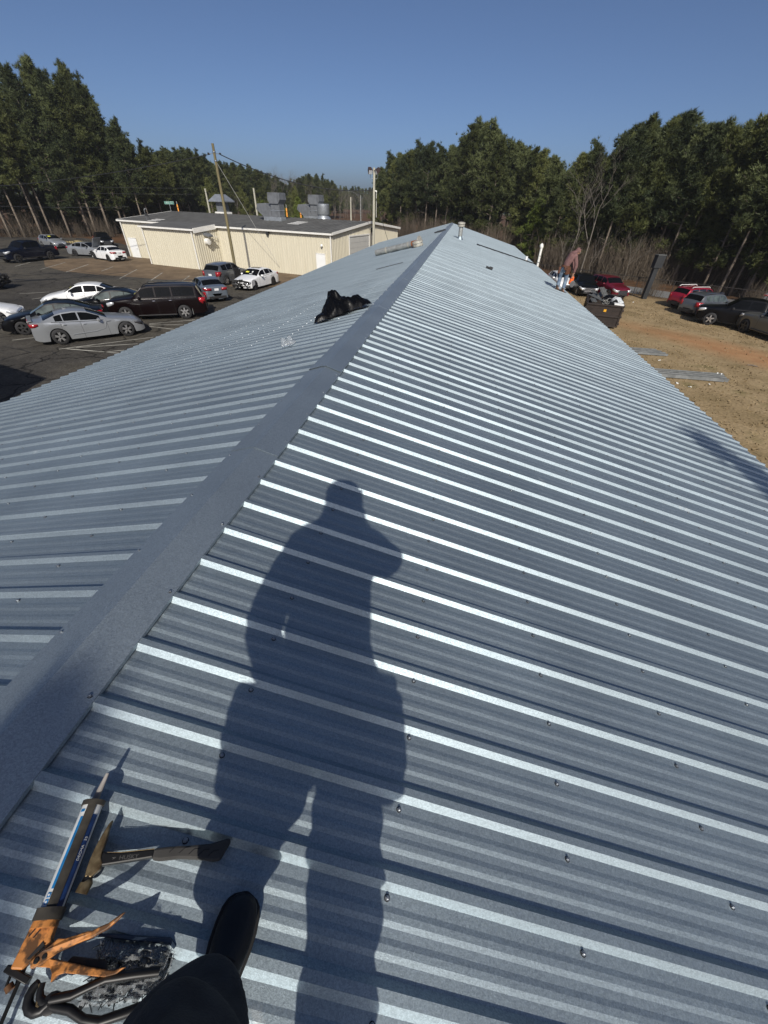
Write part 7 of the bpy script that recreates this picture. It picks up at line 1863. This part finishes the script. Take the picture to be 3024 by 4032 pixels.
def sheet_stack(x0, x1, y0, y1, n, label, skew=0.0, slant=0.3):
    z = gz((x0 + x1) / 2) + .01
    for k in range(n):
        L_ = x1 - x0; W_ = y1 - y0; vs = []; prof = []
        for i in range(4):
            c = i * W_ / 3.6; prof += [(c, 0), (c + .03, .035), (c + .06, .035), (c + .09, 0)]
        prof += [(W_, 0)]
        for j in range(2):
            for y, h in prof:
                cut = slant * (y / W_) if j else 0
                vs.append(((L_ - (slant if k % 2 == 0 else slant * .9) * (y / W_) ** 2 * 1.0 + k * .02) if j else 0, y + k * .012, h + k * .03))
        m_ = len(prof)
        mb = MB(); mb.add(vs, [(i, i + 1, m_ + i + 1, m_ + i) for i in range(m_ - 1)])
        o = mb.build('roof_sheet', M['scrap'], None, loc=(x0, y0 + k * .02, z + .02), rot=(0, 0, skew + rnd(-.004, .004)))
        so = o.modifiers.new('s', 'SOLIDIFY'); so.thickness = .006
        tag(o, label % ['bottom', 'second', 'third', 'topmost'][min(3, k + (4 - n if k == n - 1 else 0))], 'roof sheet', 'old roof sheets stacked on the grass')
sheet_stack(10.0, 15.25, 21.85, 22.85, 4, '%s grey sheet of the longer stack on the grass, nearer the viewer', 0, -.2)
sheet_stack(9.5, 13.9, 25.85, 26.95, 3, '%s grey sheet of the shorter stack on the grass, farther along the eave', 0, .45)
for x, y, h in ((15.3, 22.75, .16), (15.15, 22.83, .16)):
    mb = MB(); mb.box((0, 0, 0), (.06, .05, .05)); tag(mb.build('wood_block', M['door'], None, loc=(x, y, gz(x) + h)), 'small white scrap lying on the longer stack of grey sheets', 'scrap', 'white scraps on the sheets')
mb = MB(); mb.tube([(-.22, .1, 0), (0, .02, .02), (.22, -.1, 0)], [.03, .04, .02], None, 6); tag(mb.build('stick', M['bark'], None, loc=(18.14, 25.2, gz(18) + .03)), 'dark stick lying on the bare clay of the field', 'stick')
for k, (x, y) in enumerate(((12.57, 21.1), (14.17, 21.34), (12.99, 20.69), (13.11, 24.89), (17.5, 43.4))):
    mb = MB(); mb.box((0, 0, 0), (.12, .08, .03), None, Euler((.2, .3, k)).to_matrix()); tag(mb.build('litter', M['paper'], None, loc=(x, y, gz(x) + .03)), ['scrap of pale litter below the longer sheet stack', 'scrap of pale litter right of the longer sheet stack', 'scrap of pale litter nearest the roof edge', 'scrap of pale litter below the shorter sheet stack', 'scrap of pale litter near the dark red suv'][k], 'litter', 'litter on the grass')
# grass tufts on the near field: too many to count
gm = leaf_mat('dry grass blades', (.20, .15, .08), (.30, .225, .125), scale=.8, transl=.2)
rr = random.Random(21); vs, fs = [], []
for k in range(12000):
    x = rr.uniform(8.5, 26); y = rr.uniform(8, 47)
    if y > 52 - (x - 14) * .9 - 3 and x > 14: continue
    q = abs((x * 1.15 + y) - 49.5) / 6.5
    if q < .7 and abs(x - 19) < 8 and rr.random() < .8: continue
    z = gz(x); a = rr.uniform(0, 6.28); h = rr.uniform(.03, .09); w = rr.uniform(.02, .06)
    o = len(vs); vs += [(x - cos(a) * w, y - sin(a) * w, z), (x + cos(a) * w, y + sin(a) * w, z), (x + rr.gauss(0, .05), y + rr.gauss(0, .05), z + h)]; fs.append((o, o + 1, o + 2))
mb = MB(); mb.add(vs, fs, None); stuff(mb.build('grass', gm, sharp=0))

# the day's light haze, one even box of air round everything
hm_ = bpy.data.materials.new('pale air'); hm_.use_nodes = True
nt = hm_.node_tree; nt.nodes.remove(nt.nodes['Principled BSDF'])
pv = nt.nodes.new('ShaderNodeVolumePrincipled'); pv.inputs['Color'].default_value = (.86, .90, .95, 1); pv.inputs['Density'].default_value = .00032; pv.inputs['Anisotropy'].default_value = .2
nt.links.new(pv.outputs[0], nt.nodes['Material Output'].inputs['Volume'])
mb = MB(); mb.box((0, 0, 7.5), (1440, 1440, 29)); stuff(mb.build('haze', hm_))
